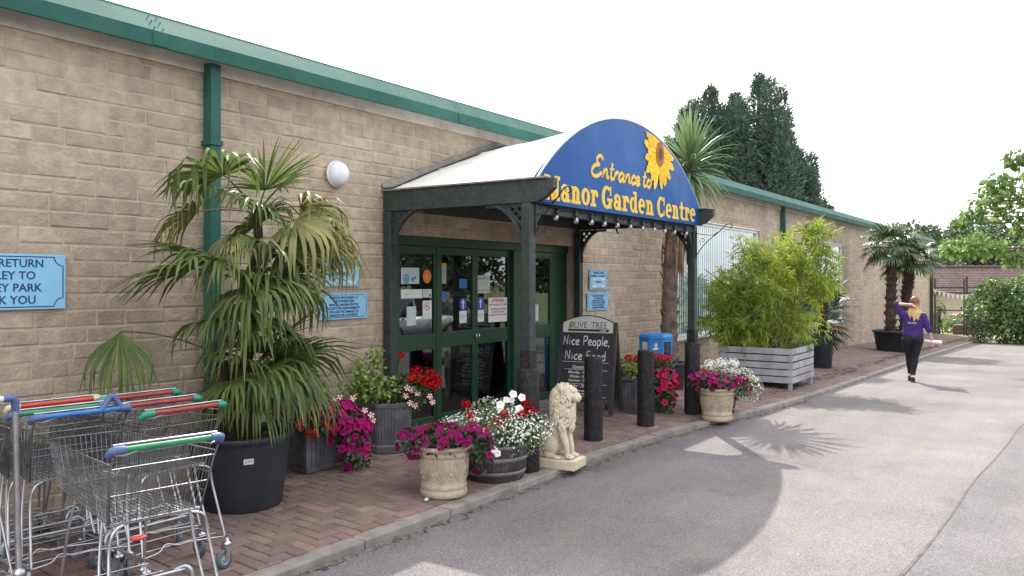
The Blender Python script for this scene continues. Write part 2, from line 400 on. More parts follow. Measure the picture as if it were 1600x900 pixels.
def scatter_litter():
    """dry leaf bits and grit on the paving by the wall"""
    mb = MB(); rnd = random.Random(8)
    for i in range(3400):
        x = 11 + 33 * rnd.random() ** 1.3 if i < 2300 else rnd.uniform(1, 13)
        y = 5.93 - abs(rnd.gauss(0, .75)) if i < 2300 else (kerb_y(x) - .1 - abs(rnd.gauss(0, .05)) if rnd.random() < .7 else 5.9 - abs(rnd.gauss(0, .25)))
        if y < kerb_y(x) + .09 and i < 2300: continue
        if 6.4 < x < 10.2 and y > 5.7: continue
        z = zg(x, y) + .006 if y > kerb_y(x) else zg(x) - .04
        a = rnd.uniform(0, 6.28); s = rnd.uniform(.008, .028); q = rnd.uniform(.25, .6)
        ca, sa = math.cos(a) * s, math.sin(a) * s
        mb.add([(x - ca, y - sa, z), (x + sa * q, y - ca * q, z + rnd.uniform(0, .008)), (x + ca, y + sa, z + rnd.uniform(0, .01)), (x - sa * q, y + ca * q, z)], [(0, 1, 2, 3)])
    m = M('leaf litter', (.16, .105, .06), (.09, .06, .035), rough=.9, island=.45)
    tag(mb.build('leaf_litter', m), label='dry leaf bits and grit scattered on the brick paving', cat='leaf litter', kind='stuff')
scatter_litter()

# ================================================================== the garden centre building
bld = thing('shop_building', 'long low stone block shop building with green gutter and glazed entrance', 'building', (0, 5.95, 0))
BY = 5.95          # wall face; children are in the building's own space, y=0 at the wall face
OPEN = [(6.42, 10.18, -2, 2.24), (13.5, 18.56, .70, 2.87), (21.6, 26.69, .52, 2.82)]
def stone_wall():
    mb = MB(); rnd = random.Random(11)
    X0, X1, ZT = -7.0, 44.95, 3.47; pitch = .118; z0 = -1.30
    rows = int((ZT - z0) / pitch) + 1
    taken = [[] for _ in range(rows + 2)]
    def free(r):
        za, zb = z0 + r * pitch, z0 + (r + 1) * pitch
        iv = [(X0, X1)]
        cut = [(a, b) for a, b, c, d in OPEN if zb > c + .02 and za < d - .02] + taken[r]
        for a, b in sorted(cut):
            nv = []
            for p, q in iv:
                if b <= p or a >= q: nv.append((p, q)); continue
                if a - p > .02: nv.append((p, a))
                if q - b > .02: nv.append((b, q))
            iv = nv
        return iv
    mj = .011
    def block(x0, x1, za, zb):
        for a, b, c, d in OPEN:           # trim against lintels and sills
            if x1 > a + .01 and x0 < b - .01:
                if za < d < zb: za = d
                if za < c < zb: zb = c
        zb = min(zb, ZT)
        if zb - za < .03: return
        pr = rnd.uniform(.002, .009); ch = .010
        a, b, c, d = x0 + mj / 2, x1 - mj / 2, za + mj / 2, zb - mj / 2
        if b - a < .03: return
        j = lambda: rnd.uniform(-.004, .004)
        o = [(a, c), (b, c), (b, d), (a, d)]
        i_ = [(a + ch + j(), c + ch + j()), (b - ch + j(), c + ch + j()), (b - ch + j(), d - ch + j()), (a + ch + j(), d - ch + j())]
        vs = [(x, -pr + rnd.uniform(-.003, .003), z) for x, z in i_] + [(x, -.001, z) for x, z in o] + [(x, .012, z) for x, z in o]
        fs = [(0, 1, 2, 3)] + [(k + 4, (k + 1) % 4 + 4, (k + 1) % 4, k) for k in range(4)] + [(k + 8, (k + 1) % 4 + 8, (k + 1) % 4 + 4, k + 4) for k in range(4)]
        mb.add(vs, fs, 0)
    for r in range(rows):
        za = z0 + r * pitch
        for p, q in free(r):
            x = p
            if zg(min(max(p, q), 45), 6) - .05 > za + pitch and zg(p, 6) > za + pitch: pass
            while x < q - .02:
                l = rnd.choice([.22, .26, .3, .33, .36, .4, .44])
                if q - (x + l) < .12: l = q - x
                l = min(l, q - x)
                hgt = 1
                if r + 1 < rows and rnd.random() < .055 and l > .25:
                    if any(a <= x + 1e-6 and b >= x + l - 1e-6 for a, b in free(r + 1)): hgt = 2; taken[r + 1].append((x, x + l))
                if za + pitch * hgt > zg(min(x, 45), 6) - .1: block(x, x + l, za, za + pitch * hgt)
                x += l
    # mortar body with the openings left out
    y0, y1 = .0, .25
    xs_ = [X0]
    for a, b, c, d in OPEN:
        mb.box(xs_[-1], a, y0, y1, z0, ZT, 1); mb.box(a, b, y0, y1, d, ZT, 1)
        if c > -1: mb.box(a, b, y0, y1, z0, c, 1)
        xs_.append(b)
    mb.box(xs_[-1], X1, y0, y1, z0, ZT, 1)
    # block-built reveal on the right of the entrance
    for k in range(19):
        z = .09 + k * pitch
        mb.box(10.172, 10.179, .012, .13, z + .006, min(2.235, z + pitch - .006), 0)
    # end wall and rear
    mb.box(X1 - .25, X1, .25, 16, z0, ZT + .27, 1); mb.box(X0, X0 + .25, .25, 16, z0, ZT + .27, 1); mb.box(X0, X1, 16, 16.25, z0, ZT + .3, 1)
    for x in (X0 + .02, X1 - .02):          # gable tops under the low roof
        mb.add([(x, .25, ZT + .27), (x, 16, ZT + .27), (x, 8.1, 4.36)], [(0, 1, 2)], 1)
    mb.build('wall', [m_block, m_mortar], bld)
stone_wall()
def eaves():
    def strip(name, prof, mat, x0=-7.3, x1=45.2, n=1):
        mb = MB(); m = len(prof)
        vs = [(x, y, z) for x in (x0, x1) for y, z in prof]
        fs = [(i, i + 1, i + 1 + m, i + m) for i in range(m - 1)]
        mb.add(vs, fs); return mb.build(name, mat, bld)
    mb = MB(); mb.box(-7.2, 44.97, -.028, 0.02, 3.462, 3.61)
    rnd = random.Random(4)
    for i in range(60): 
        x = -6.8 + i * .86; mb.lathe([(.0, 0), (.009, 0), (.007, .004), (0, .005)], 8, 0, True, Matrix.Translation((x, -.029, 3.585)) @ Matrix.Rotation(PI / 2, 4, 'X'))
    mb.build('fascia', m_fascia, bld)
    g = strip('gutter', [(.02, 3.615), (-.215, 3.515), (-.225, 3.52), (-.228, 3.635), (-.10, 3.795), (-.085, 3.805), (.3, 3.83)], m_green)
    bolt = M('bolt', (.03, .10, .08), rough=.6)
    for x in (-3.2, 3.6, 7.3, 13.4, 19.8, 26.2, 32.8, 39.1):      # lap joints with bolt heads in the gutter
        mb = MB(); a = Vector((0, -.228, 3.635)); b = Vector((0, -.10, 3.795)); y = Vector((0, 0, 0))
        mb.bbox(x - .06, x + .06, -.2325, -.2285, 3.525, 3.634, .002)
        mb.build('gutter_joint', m_green, g)
        for p in [a.lerp(b, t) + Vector((x + q, -.003, .003)) for t in (.2, .55, .85) for q in (-.03, .04)] + [Vector((x - .03, -.233, 3.57))]:
            mb = MB(); ball(mb, p, .006, None, 0, 1); mb.build('gutter_bolt', bolt, g)
    mb = MB(); mb.add([(-7.3, -.1, 3.80), (45.2, -.1, 3.80), (45.2, 8, 4.4), (-7.3, 8, 4.4), (45.2, 16.4, 3.8), (-7.3, 16.4, 3.8)], [(0, 1, 2, 3), (3, 2, 4, 5)])
    mb.build('roof', m_roofgrey, bld)
    # downpipes in square section
    for x, hop in ((4.115, 1), (20.1, 0), (44.80, 0)):
        mb = MB(); zb = zg(x, 6)
        mb.bbox(x, x + .095, -.125, -.02, zb + .02, 3.53, .008)
        o = mb.build('downpipe', m_green, bld)
        for z in ((2.86, .04), (1.2, .02), (.35, .02)):
            m2 = MB(); m2.bbox(x - .014, x + .109, -.138, -.003, z[0], z[0] + z[1], .004)
            m2.build('pipe_bracket', m_green, o)
eaves()
# ---- entrance glazing
DY = .13
def entrance():
    scr = MB()
    fr = lambda x0, x1, z0, z1, d=.06: scr.bbox(x0, x1, DY - d / 2, DY + d / 2, z0, z1, .006)
    fr(6.425, 10.175, 2.14, 2.238, .09); fr(6.425, 6.6, .1, 2.14); fr(7.25, 7.34, .1, 2.14); fr(8.80, 8.98, .1, 2.14, .08); fr(9.76, 10.172, .1, 2.14, .05)
    frame = scr.build('door_frame', m_doorgreen, bld)
    mb = MB(); mb.bbox(6.3, 10.3, -.28, .30, .03, .098, .01); mb.build('threshold', m_kerb, bld)
    def leaf(x0, x1, yo, st, name='door'):
        mb = MB(); y = DY + yo
        b = lambda a, c, d, e: mb.bbox(a, c, y - .022, y + .022, d, e, .004)
        b(x0, x0 + st, .104, 2.136); b(x1 - st, x1, .104, 2.136); b(x0 + st, x1 - st, 2.05, 2.136); b(x0 + st, x1 - st, .104, .20); b(x0 + st, x1 - st, .965, 1.145)
        o = mb.build(name, m_doorgreen, bld)
        for za, zb in ((.20, .965), (1.145, 2.05)):
            g = MB(); g.box(x0 + st, x1 - st, y - .004, y + .004, za, zb); g.build('pane', m_glass, o)
        return o
    side_l = leaf(6.60, 7.25, 0, .035, 'side_panel')
    d1 = leaf(7.345, 8.035, .035, .05); d2 = leaf(8.04, 8.80, .035, .05)
    side_r = leaf(8.98, 9.76, 0, .04, 'side_panel')
    for d, x in ((d1, 8.01), (d2, 8.065)):
        h = MB(); h.tube([(x, DY + .005, 1.02), (x, DY - .03, 1.03), (x, DY - .03, 1.09), (x, DY + .005, 1.10)], .007, 8); h.build('handle', M('handle steel', (.6, .6, .6), rough=.3, metal=1) if 'handle steel' not in MATS else MATS['handle steel'], d)
    # ---- notices stuck on the panes
    mats = {k: M('paper ' + k, c, tuple(q * .95 for q in c), rough=.55) for k, c in dict(white=(.74, .77, .77), pale=(.55, .66, .66), cream=(.55, .60, .50), blue=(.02, .18, .50), royal=(.02, .08, .50), teal=(.02, .32, .42), orange=(.8, .22, .04), yellow=(.75, .45, .05), red=(.6, .04, .06), ink=(.06, .06, .08), grey=(.42, .46, .48)).items()}
    K = list(mats); ML = [mats[k] for k in K]; I = {k: i for i, k in enumerate(K)}
    def note(par, yo, x0, x1, z0, z1, bgc, deco):
        mb = MB(); y = DY + yo - .0065
        mb.box(x0, x1, y - .0012, y, z0, z1, I[bgc]); deco(mb, x0, x1, y - .0016, z0, z1); mb.build('notice', ML, par)
    def T(mb, s, x, y, z, size, col, fit=None, **k): add_text(mb, s, x, y, z, size, I[col], fit, depth=.0006, **k)
    def disc(mb, cx, cz, r, y, col, r2=None, n=28):
        if r2 is None: mb.prism([(cx + r * math.cos(2 * PI * k / n), cz + r * math.sin(2 * PI * k / n)) for k in range(n)], y - .0004, y, I[col])
        else:
            vs = []; fs = []
            for k in range(n):
                a = 2 * PI * k / n; vs += [(cx + r * math.cos(a), y, cz + r * math.sin(a)), (cx + r2 * math.cos(a), y, cz + r2 * math.sin(a))]
            for k in range(n): a, b = 2 * k, 2 * ((k + 1) % n); fs.append((a, b, b + 1, a + 1))
            mb.add(vs, fs, I[col])
    def d_card(mb, x0, x1, y, z0, z1):
        T(mb, 'YOU ARE', (x0 + x1) / 2, y, z1 - .045, .03, 'grey'); T(mb, 'WELCOME', (x0 + x1) / 2, y, z1 - .075, .03, 'grey', .24)
        disc(mb, x0 + .085, z0 + .055, .052, y, 'teal'); disc(mb, x0 + .085, z0 + .055, .034, y - .0005, 'pale', .026)
        mb.box(x0 + .17, x0 + .21, y - .0005, y, z0 + .03, z0 + .075, I['blue']); mb.box(x0 + .22, x0 + .25, y - .0005, y, z0 + .05, z0 + .09, I['teal'])
    note(side_l, 0, 6.67, 6.97, 1.71, 1.89, 'pale', d_card)
    def d_oval(mb, x0, x1, y, z0, z1): pass
    mb = MB(); y = DY - .0065; cx, cz = 7.105, 1.795
    mb.prism([(cx + .072 * math.cos(a * PI / 16), cz + .078 * math.sin(a * PI / 16)) for a in range(32)], y - .001, y, I['orange'])
    T(mb, 'in', cx, y - .0014, cz - .02, .06, 'yellow', offset=.002); mb.build('notice', ML, side_l)
    note(side_l, 0, 6.67, 7.02, 1.55, 1.65, 'white', lambda mb, x0, x1, y, z0, z1: disc(mb, x0 + .08, z0 + .045, .01, y, 'ink'))
    note(side_l, 0, 7.03, 7.185, 1.555, 1.65, 'pale', lambda mb, x0, x1, y, z0, z1: (mb.box(x0 + .11, x0 + .14, y - .0005, y, z0 + .012, z0 + .04, I['ink']), mb.box(x0 + .02, x0 + .1, y - .0005, y, z1 - .03, z1 - .022, I['grey'])))
    def d_smoke(mb, x0, x1, y, z0, z1):
        c = (x0 + x1) / 2; disc(mb, c, z1 - .065, .048, y, 'red', .040); mb.box(-.042, .042, -.0008, -.0002, -.004, .004, I['red'], Matrix.Translation((c, y, z1 - .065)) @ Matrix.Rotation(PI / 4, 4, 'Y'))
        mb.box(c - .03, c + .025, y - .0005, y, z1 - .07, z1 - .06, I['ink'])
        for k in range(2): mb.box(c - .05, c + .05, y - .0005, y, z0 + .02 + k * .025, z0 + .028 + k * .025, I['grey'])
    note(side_l, 0, 7.03, 7.185, 1.32, 1.52, 'white', d_smoke)
    note(side_l, 0, 6.76, 6.915, 1.25, 1.46, 'pale', lambda *a: None)
    note(d1, .035, 7.40, 7.49, 1.71, 1.95, 'grey', lambda mb, x0, x1, y, z0, z1: mb.box(x0, x1, y - .0006, y, z1 - .06, z1, I['yellow']))
    note(d1, .035, 7.40, 7.48, 1.5, 1.62, 'blue', lambda *a: None)
    note(d1, .035, 7.41, 7.48, 1.3, 1.33, 'white', lambda *a: None)
    note(d1, .035, 7.74, 7.885, 1.655, 1.765, 'blue', lambda *a: None)
    def d_arrow(par, cx):
        mb = MB(); y = DY + .035 - .0065; cz = 1.462
        mb.prism([(cx + .073 * math.cos(a * PI / 16), cz + .076 * math.sin(a * PI / 16)) for a in range(32)], y - .001, y, I['royal'])
        mb.prism([(cx - .011, cz - .058), (cx + .011, cz - .058), (cx + .011, cz + .015), (cx + .034, cz + .012), (cx, cz + .062), (cx - .034, cz + .012), (cx - .011, cz + .015)], y - .0018, y - .0012, I['white'])
        mb.box(cx - .07, cx + .07, y - .001, y, 1.235, 1.382, I['white']); T(mb, 'Automatic', cx, y - .0014, 1.315, .026, 'ink', .11); T(mb, 'door', cx, y - .0014, 1.285, .026, 'ink')
        mb.build('notice', ML, par)
    d_arrow(d1, 7.812); d_arrow(d2, 8.165)
    def d_dogs(mb, x0, x1, y, z0, z1):
        c = (x0 + x1) / 2; T(mb, 'NO ENTRY', c, y, z1 - .05, .045, 'ink', .22)
        for k in range(4): mb.box(x0 + .03, x1 - .03, y - .0004, y, z1 - .085 - k * .018, z1 - .08 - k * .018, I['grey'])
        T(mb, 'THANK YOU', c, y, z0 + .02, .042, 'ink', .22)
    note(d2, .035, 8.10, 8.36, 1.59, 1.81, 'cream', d_dogs)
    def d_att(mb, x0, x1, y, z0, z1):
        c = (x0 + x1) / 2; T(mb, 'ATTENTION', c, y, z1 - .055, .05, 'red', .26, offset=.002)
        for k, (s, q) in enumerate((('DUE TO REASONS OF HYGIENE', .38), ('DOGS ARE NOT ALLOWED', .33), ('IN THE FOOD AREA', .3), ('THANK YOU FOR YOUR HELP', .38))):
            T(mb, s, c, y, z1 - .10 - k * .037 - (.02 if k else 0), .03, 'red' if k != 1 else 'ink', q, offset=.001)
    note(d2, .035, 8.33, 8.74, 1.22, 1.53, 'white', d_att)
    note(side_r, 0, 9.28, 9.44, 1.2, 1.42, 'pale', lambda *a: None)
    # ---- dark lobby behind the glass
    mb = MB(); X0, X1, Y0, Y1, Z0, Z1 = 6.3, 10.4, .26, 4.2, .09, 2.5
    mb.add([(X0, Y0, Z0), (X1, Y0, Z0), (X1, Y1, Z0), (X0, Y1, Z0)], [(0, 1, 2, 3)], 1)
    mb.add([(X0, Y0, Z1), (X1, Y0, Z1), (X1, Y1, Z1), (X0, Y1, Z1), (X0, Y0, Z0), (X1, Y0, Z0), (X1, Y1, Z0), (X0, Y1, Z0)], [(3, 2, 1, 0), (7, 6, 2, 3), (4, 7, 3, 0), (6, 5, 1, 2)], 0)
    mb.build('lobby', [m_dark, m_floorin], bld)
entrance()
m_pine = M('pale timber', (.42, .36, .27), rough=.6)
t = thing('display_stand', 'pale timber display stand standing in the dark lobby behind the glass doors', 'stand', (9.3, 7.3, .09))
mb = MB()
for x in (-.35, .3): mb.bbox(x, x + .06, -.03, .03, 0, 1.5, .005)
mb.bbox(-.29, .3, -.02, .02, 1.44, 1.5, .005); mb.build('frame', m_pine, t)
mb = MB(); mb.bbox(-.29, .3, -.03, .25, .55, .8, .01); mb.build('shelf_box', m_pine, t)
# ---- windows
def window(a, b, c, d, mull):
    mb = MB(); f = .055; y0, y1 = .04, .11
    mb.bbox(a, b, y0, y1, d - f, d, .006); mb.bbox(a, b, y0, y1, c, c + f, .006)
    for x in [a] + [a + (b - a) * m - f / 2 for m in mull] + [b - f]: mb.bbox(x, x + f, y0 + .002, y1 - .002, c + f, d - f, .006)
    w = mb.build('window', m_white, bld)
    g = MB(); g.box(a + f, b - f, .07, .078, c + f, d - f); g.build('pane', m_wglass, w)
    s = MB(); s.bbox(a - .05, b + .05, -.05, .10, c - .05, c - .002, .008); s.build('sill', m_white, w)
    s = MB(); s.box(a, b, -.004, .12, d + .001, d + .018); s.build('head_trim', m_white, w)
    bl = MB(); n = int((b - a) / .105); rnd = random.Random(int(a))
    for i in range(n):
        x = a + .06 + i * .105; q = rnd.uniform(.16, .24)
        bl.add([(x, .125, c + .05), (x + .1, .125 + .1 * q, c + .05), (x + .1, .125 + .1 * q, d - .03), (x, .125, d - .03)], [(0, 1, 2, 3)])
    bl.build('vertical_blind', m_blind, w)
    r = MB(); r.add([(a - .1, .45, c - .2), (b + .1, .45, c - .2), (b + .1, .45, d + .1), (a - .1, .45, d + .1)], [(3, 2, 1, 0)]); r.build('room_lining', M('room lining', (.16, .2, .2), rough=.9) if 'room lining' not in MATS else MATS['room lining'], w)
window(13.5, 18.56, .70, 2.87, ()); window(21.6, 26.69, .52, 2.82, (.5,))
# ================================================================== entrance canopy
def wb(mb, name, mats, parent, **k):
    """build with world coordinates under an unrotated thing"""
    L = parent.location
    p = parent.parent
    while p is not None: L = L + p.location; p = p.parent
    return mb.build(name, mats, parent, loc=-L, **k)
m_postgreen = M('dark green timber', (.024, .037, .033), (.017, .027, .025), rough=.55, vscale=6, vdetail=8, bump=.3, bscale=30, dirt=(.09, .105, .095), dirt_scale=22, dirt_amt=.35)
m_black = M('tarred timber', (.010, .011, .014), (.018, .016, .017), spec=.25, rough=.6, vscale=9, vdetail=8, bump=.8, bscale=26, dirt=(.10, .09, .085), dirt_scale=45, dirt_amt=.35)
m_poly = M('roof plastic', (.82, .82, .80), (.70, .69, .64), rough=.35, vscale=1.5, dirt=(.45, .43, .36), dirt_scale=2.2, dirt_amt=.35)
m_flash = M('lead flashing', (.24, .22, .20), (.16, .145, .135), rough=.7, vscale=9, bump=.5, bscale=20)
m_iron = M('black iron', (.012, .012, .013), rough=.45, metal=.3)
can = thing('entrance_canopy', 'barrel roofed dark green timber entrance canopy over the glass doors', 'canopy', (8.23, 5.0, .03))
PX = (6.28, 10.18); FY, RY = 4.15, 5.87
def arc_z(x, R=2.73, cz=.78, cx=8.25):
    return cz + math.sqrt(max(0, R * R - (x - cx) ** 2))
def canopy():
    rnd = random.Random(3)
    for x in PX:
        for y in (FY, RY):
            mb = MB(); zb = zg(x, y); z0 = zb + (.92 if y == FY else 0)
            mb.bbox(x - .05, x + .05, y - .05, y + .05, z0 - .02, 2.46, .01)
            p = wb(mb, 'post', m_postgreen, can)
            if y == FY:
                mb = MB(); j = lambda a, z: 1 + .02 * math.sin(3 * a + 7 * z)
                mb.lathe([(.105, zb - .05), (.104, zb + .3), (.101, zb + .6), (.1, zb + .92), (.094, zb + .935), (0, zb + .935)], 28, 0, True, Matrix.Translation((x, y, 0)), j)
                wb(mb, 'post_sleeve', m_black, p)
                mb = MB(); mb.lathe([(.06, z0 - .0), (.06, z0 + .16), (.052, z0 + .17)], 4, 0, False, Matrix.Translation((x, y, 0.02)) @ Matrix.Rotation(PI / 4, 4, 'Z') @ Matrix.Diagonal((1.3, 1.3, 1, 1)))
                wb(mb, 'post_collar', m_black, p)
        # beam along y with a cut tip
        mb = MB(); T_ = .035; tip = 3.86
        prof = [(5.93, 2.465), (5.93, 2.67), (tip, 2.67), (tip + .0, 2.585), (tip + .10, 2.50), (tip + .18, 2.465)]
        vs = [(x - T_, a, b) for a, b in prof] + [(x + T_, a, b) for a, b in prof]; n = len(prof)
        mb.add(vs, [tuple(range(n)), tuple(range(2 * n - 1, n - 1, -1))] + [(i, i + n, (i + 1) % n + n, (i + 1) % n) for i in range(n)])
        wb(mb, 'beam', m_postgreen, can, recalc=True)
        mb = MB(); mb.bbox(x - .06, x + .06, 3.93, 5.93, 2.672, 2.69, .004); wb(mb, 'beam_capping', m_flash, can)
    for y, z0, z1 in ((FY, 2.37, 2.468), (RY, 2.48, 2.62)):
        mb = MB(); mb.bbox(PX[0] + .052, PX[1] - .052, y - .03, y + .03, z0, z1, .006); wb(mb, 'cross_beam', m_postgreen, can)
    def bracket(px, py, dx, dy, s=.44, h=.5):
        mb = MB(); c0 = .05
        P = lambda u, z, q=0: Vector((px + dx * (c0 + u) - dy * q, py + dy * (c0 + u) + dx * q, 2.46 - .002 + z))
        n = 12; th = .035; w_ = .022
        inn = []; ou = []
        for k in range(n + 1):
            a = PI / 2 * k / n; co, si = math.cos(a), math.sin(a)
            inn.append((s - s * si, -h + h * co)); ou.append((max(0, s - (s + th) * si) , min(0, -h + (h + th) * co)))
        # concave strip, opening side towards (s,-h)
        vs = []
        for (a, b), (e, f) in zip(inn, ou): vs += [P(a, b, -w_), P(a, b, w_), P(e, f, -w_), P(e, f, w_)]
        fs = []
        for k in range(n):
            o = 4 * k; fs += [(o, o + 1, o + 5, o + 4), (o + 2, o + 6, o + 7, o + 3), (o, o + 4, o + 6, o + 2), (o + 1, o + 3, o + 7, o + 5)]
        mb.add(vs, fs)
        def slat(u0, z0, u1, z1, q, w2=.012):
            a, b = P(u0, z0, q), P(u1, z1, q); t = (b - a); nrm = Vector((-dy, dx, 0)); side = t.cross(nrm).normalized() * w2
            nn = nrm * .004
            mb.add([a - side - nn, a + side - nn, b + side - nn, b - side - nn, a - side + nn, a + side + nn, b + side + nn, b - side + nn], [(0, 1, 2, 3), (7, 6, 5, 4), (0, 4, 5, 1), (1, 5, 6, 2), (2, 6, 7, 3), (3, 7, 4, 0)])
        def hit(u0, z0, du, dz, m=40):
            for k in range(1, m):
                u, z = u0 + du * k / m, z0 + dz * k / m
                if u < 0 or z > 0 or u > s or z < -h: return u, z
                a = ((u - s) / s) ** 2 + ((z + h) / h) ** 2
                if a < 1.06: return u, z
            return u0 + du, z0 + dz
        for k in range(5):
            d = .045 + k * .085
            u1, z1 = hit(0, -d, .5, .5); slat(0, -d, u1, z1, .006)
            u1, z1 = hit(0, -d, .5, -.5); slat(0, -d, u1, z1, -.006)
            u1, z1 = hit(d, 0, .5, -.5); slat(d, 0, u1, z1, -.006)
        slat(0, -.012, s, -.012, 0, .014); slat(.012, -h, .012, 0, .001, .014)
        wb(mb, 'lattice_bracket', m_postgreen, can)
    for x in PX:
        bracket(x, FY, 0, 1); bracket(x, RY, 0, -1, .40, .46)
    bracket(PX[0], FY, 1, 0, .36, .44); bracket(PX[1], FY, -1, 0, .36, .44)
    # barrel roof of translucent sheets
    mb = MB(); n = 26; rows = [(4.085, 3.47, 0), (4.4, 3.46, .18), (4.8, 3.45, .45), (5.3, 3.44, .75), (5.94, 3.43, 1)]; vs = []
    def roof_z(x, apex, f):                # an arch at the front that flattens to a plain pitch at the wall
        hh = apex - 2.69; R = (1.97 ** 2 + hh ** 2) / (2 * hh); t_ = max(0, 1 - abs(x - 8.23) / 1.97)
        return arc_z(x, R, apex - R, 8.23) * (1 - f) + (2.69 + hh * (t_ - .06 * t_ * t_)) * f
    for y, apex, f in rows:
        for k in range(n + 1):
            x = 8.23 - 1.97 + 3.94 * k / n; vs.append((x, y, roof_z(x, apex, f) + .003 * math.sin(k * 2.1)))
    m = n + 1; q = len(vs)
    vs += [(a, b, c - .012) for a, b, c in vs]
    fs = [(i * m + k, i * m + k + 1, (i + 1) * m + k + 1, (i + 1) * m + k) for i in range(4) for k in range(n)]
    fs += [tuple(j + q for j in f[::-1]) for f in fs]
    fs += [(k, k + q, k + 1 + q, k + 1) for k in range(n)]
    mb.add(vs, fs, 0, True); roof = wb(mb, 'roof', m_poly, can)
    for f in (.2, .4, .6, .8):                                  # glazing bars
        k = int(n * f); mb = MB()
        mb.tube([Vector(vs[i * m + k]) + Vector((0, 0, .004)) for i in range(5)], .011, 6); wb(mb, 'glazing_bar', m_poly, roof)
    mb = MB(); fv = []
    for k in range(n + 1):
        x = 8.23 - 2.0 + 4.0 * k / n; z = roof_z(x, 3.43, 1); wv = .010 * math.sin(k * 1.9) + .008 * rnd.uniform(-1, 1)
        fv += [(x, 5.928, z + .075 + wv), (x, 5.925, z + .02), (x, 5.80, roof_z(x, 3.432, .93) + .018)]
    mb.add(fv, [(3 * k + a, 3 * k + 3 + a, 3 * k + 4 + a, 3 * k + 1 + a) for k in range(n) for a in (0, 1)], 0, True); wb(mb, 'flashing', m_flash, can)
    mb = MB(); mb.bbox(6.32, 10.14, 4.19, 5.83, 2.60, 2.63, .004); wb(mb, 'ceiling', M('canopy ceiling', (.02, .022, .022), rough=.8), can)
    mb = MB(); mb.tube([(9.55, 5.0, 2.59), (9.62, 4.95, 2.36)], .012, 6); wb(mb, 'ceiling_strut', m_iron, can)
canopy()

# ------------------------------------------------------------------ hand-drawn lettering
def cr(pts, n=6):
    """smooth curve through points"""
    P = [Vector(p) for p in pts]; out_ = []
    for i in range(len(P) - 1):
        a = P[max(0, i - 1)]; b = P[i]; c = P[i + 1]; d = P[min(len(P) - 1, i + 2)]
        for k in range(n):
            t = k / n
            out_.append(.5 * ((2 * b) + (-a + c) * t + (2 * a - 5 * b + 4 * c - d) * t * t + (-a + 3 * b - 3 * c + d) * t ** 3))
    return out_ + [P[-1]]
def ribbon(mb, pts, hw, y, mi=0, rounded=True):
    P = [Vector(p) for p in pts]; vs = []
    for i, p in enumerate(P):
        t = P[min(i + 1, len(P) - 1)] - P[max(i - 1, 0)]
        if t.length < 1e-9: t = Vector((1, 0))
        t.normalize(); nrm = Vector((-t.y, t.x)); k = hw
        if rounded and i in (0, len(P) - 1): k = hw * .55
        vs += [(p.x + nrm.x * k, y, p.y + nrm.y * k), (p.x - nrm.x * k, y, p.y - nrm.y * k)]
    mb.add(vs, [(2 * i, 2 * i + 1, 2 * i + 3, 2 * i + 2) for i in range(len(P) - 1)], mi)
def poly(mb, pts, y, mi=0): mb.add([(a, y, b) for a, b in pts], [tuple(range(len(pts)))], mi)
def crescent(mb, cx, cz, rx, rz, tx, tz, a0, a1, y, mi=0, n=22):
    vs = []
    for k in range(n + 1):
        a = math.radians(a0 + (a1 - a0) * k / n); co, si = math.cos(a), math.sin(a)
        vs += [(cx + rx * co, y, cz + rz * si), (cx + (rx - tx) * co, y, cz + (rz - tz) * si)]
    mb.add(vs, [(2 * k, 2 * k + 1, 2 * k + 3, 2 * k + 2) for k in range(n)], mi)
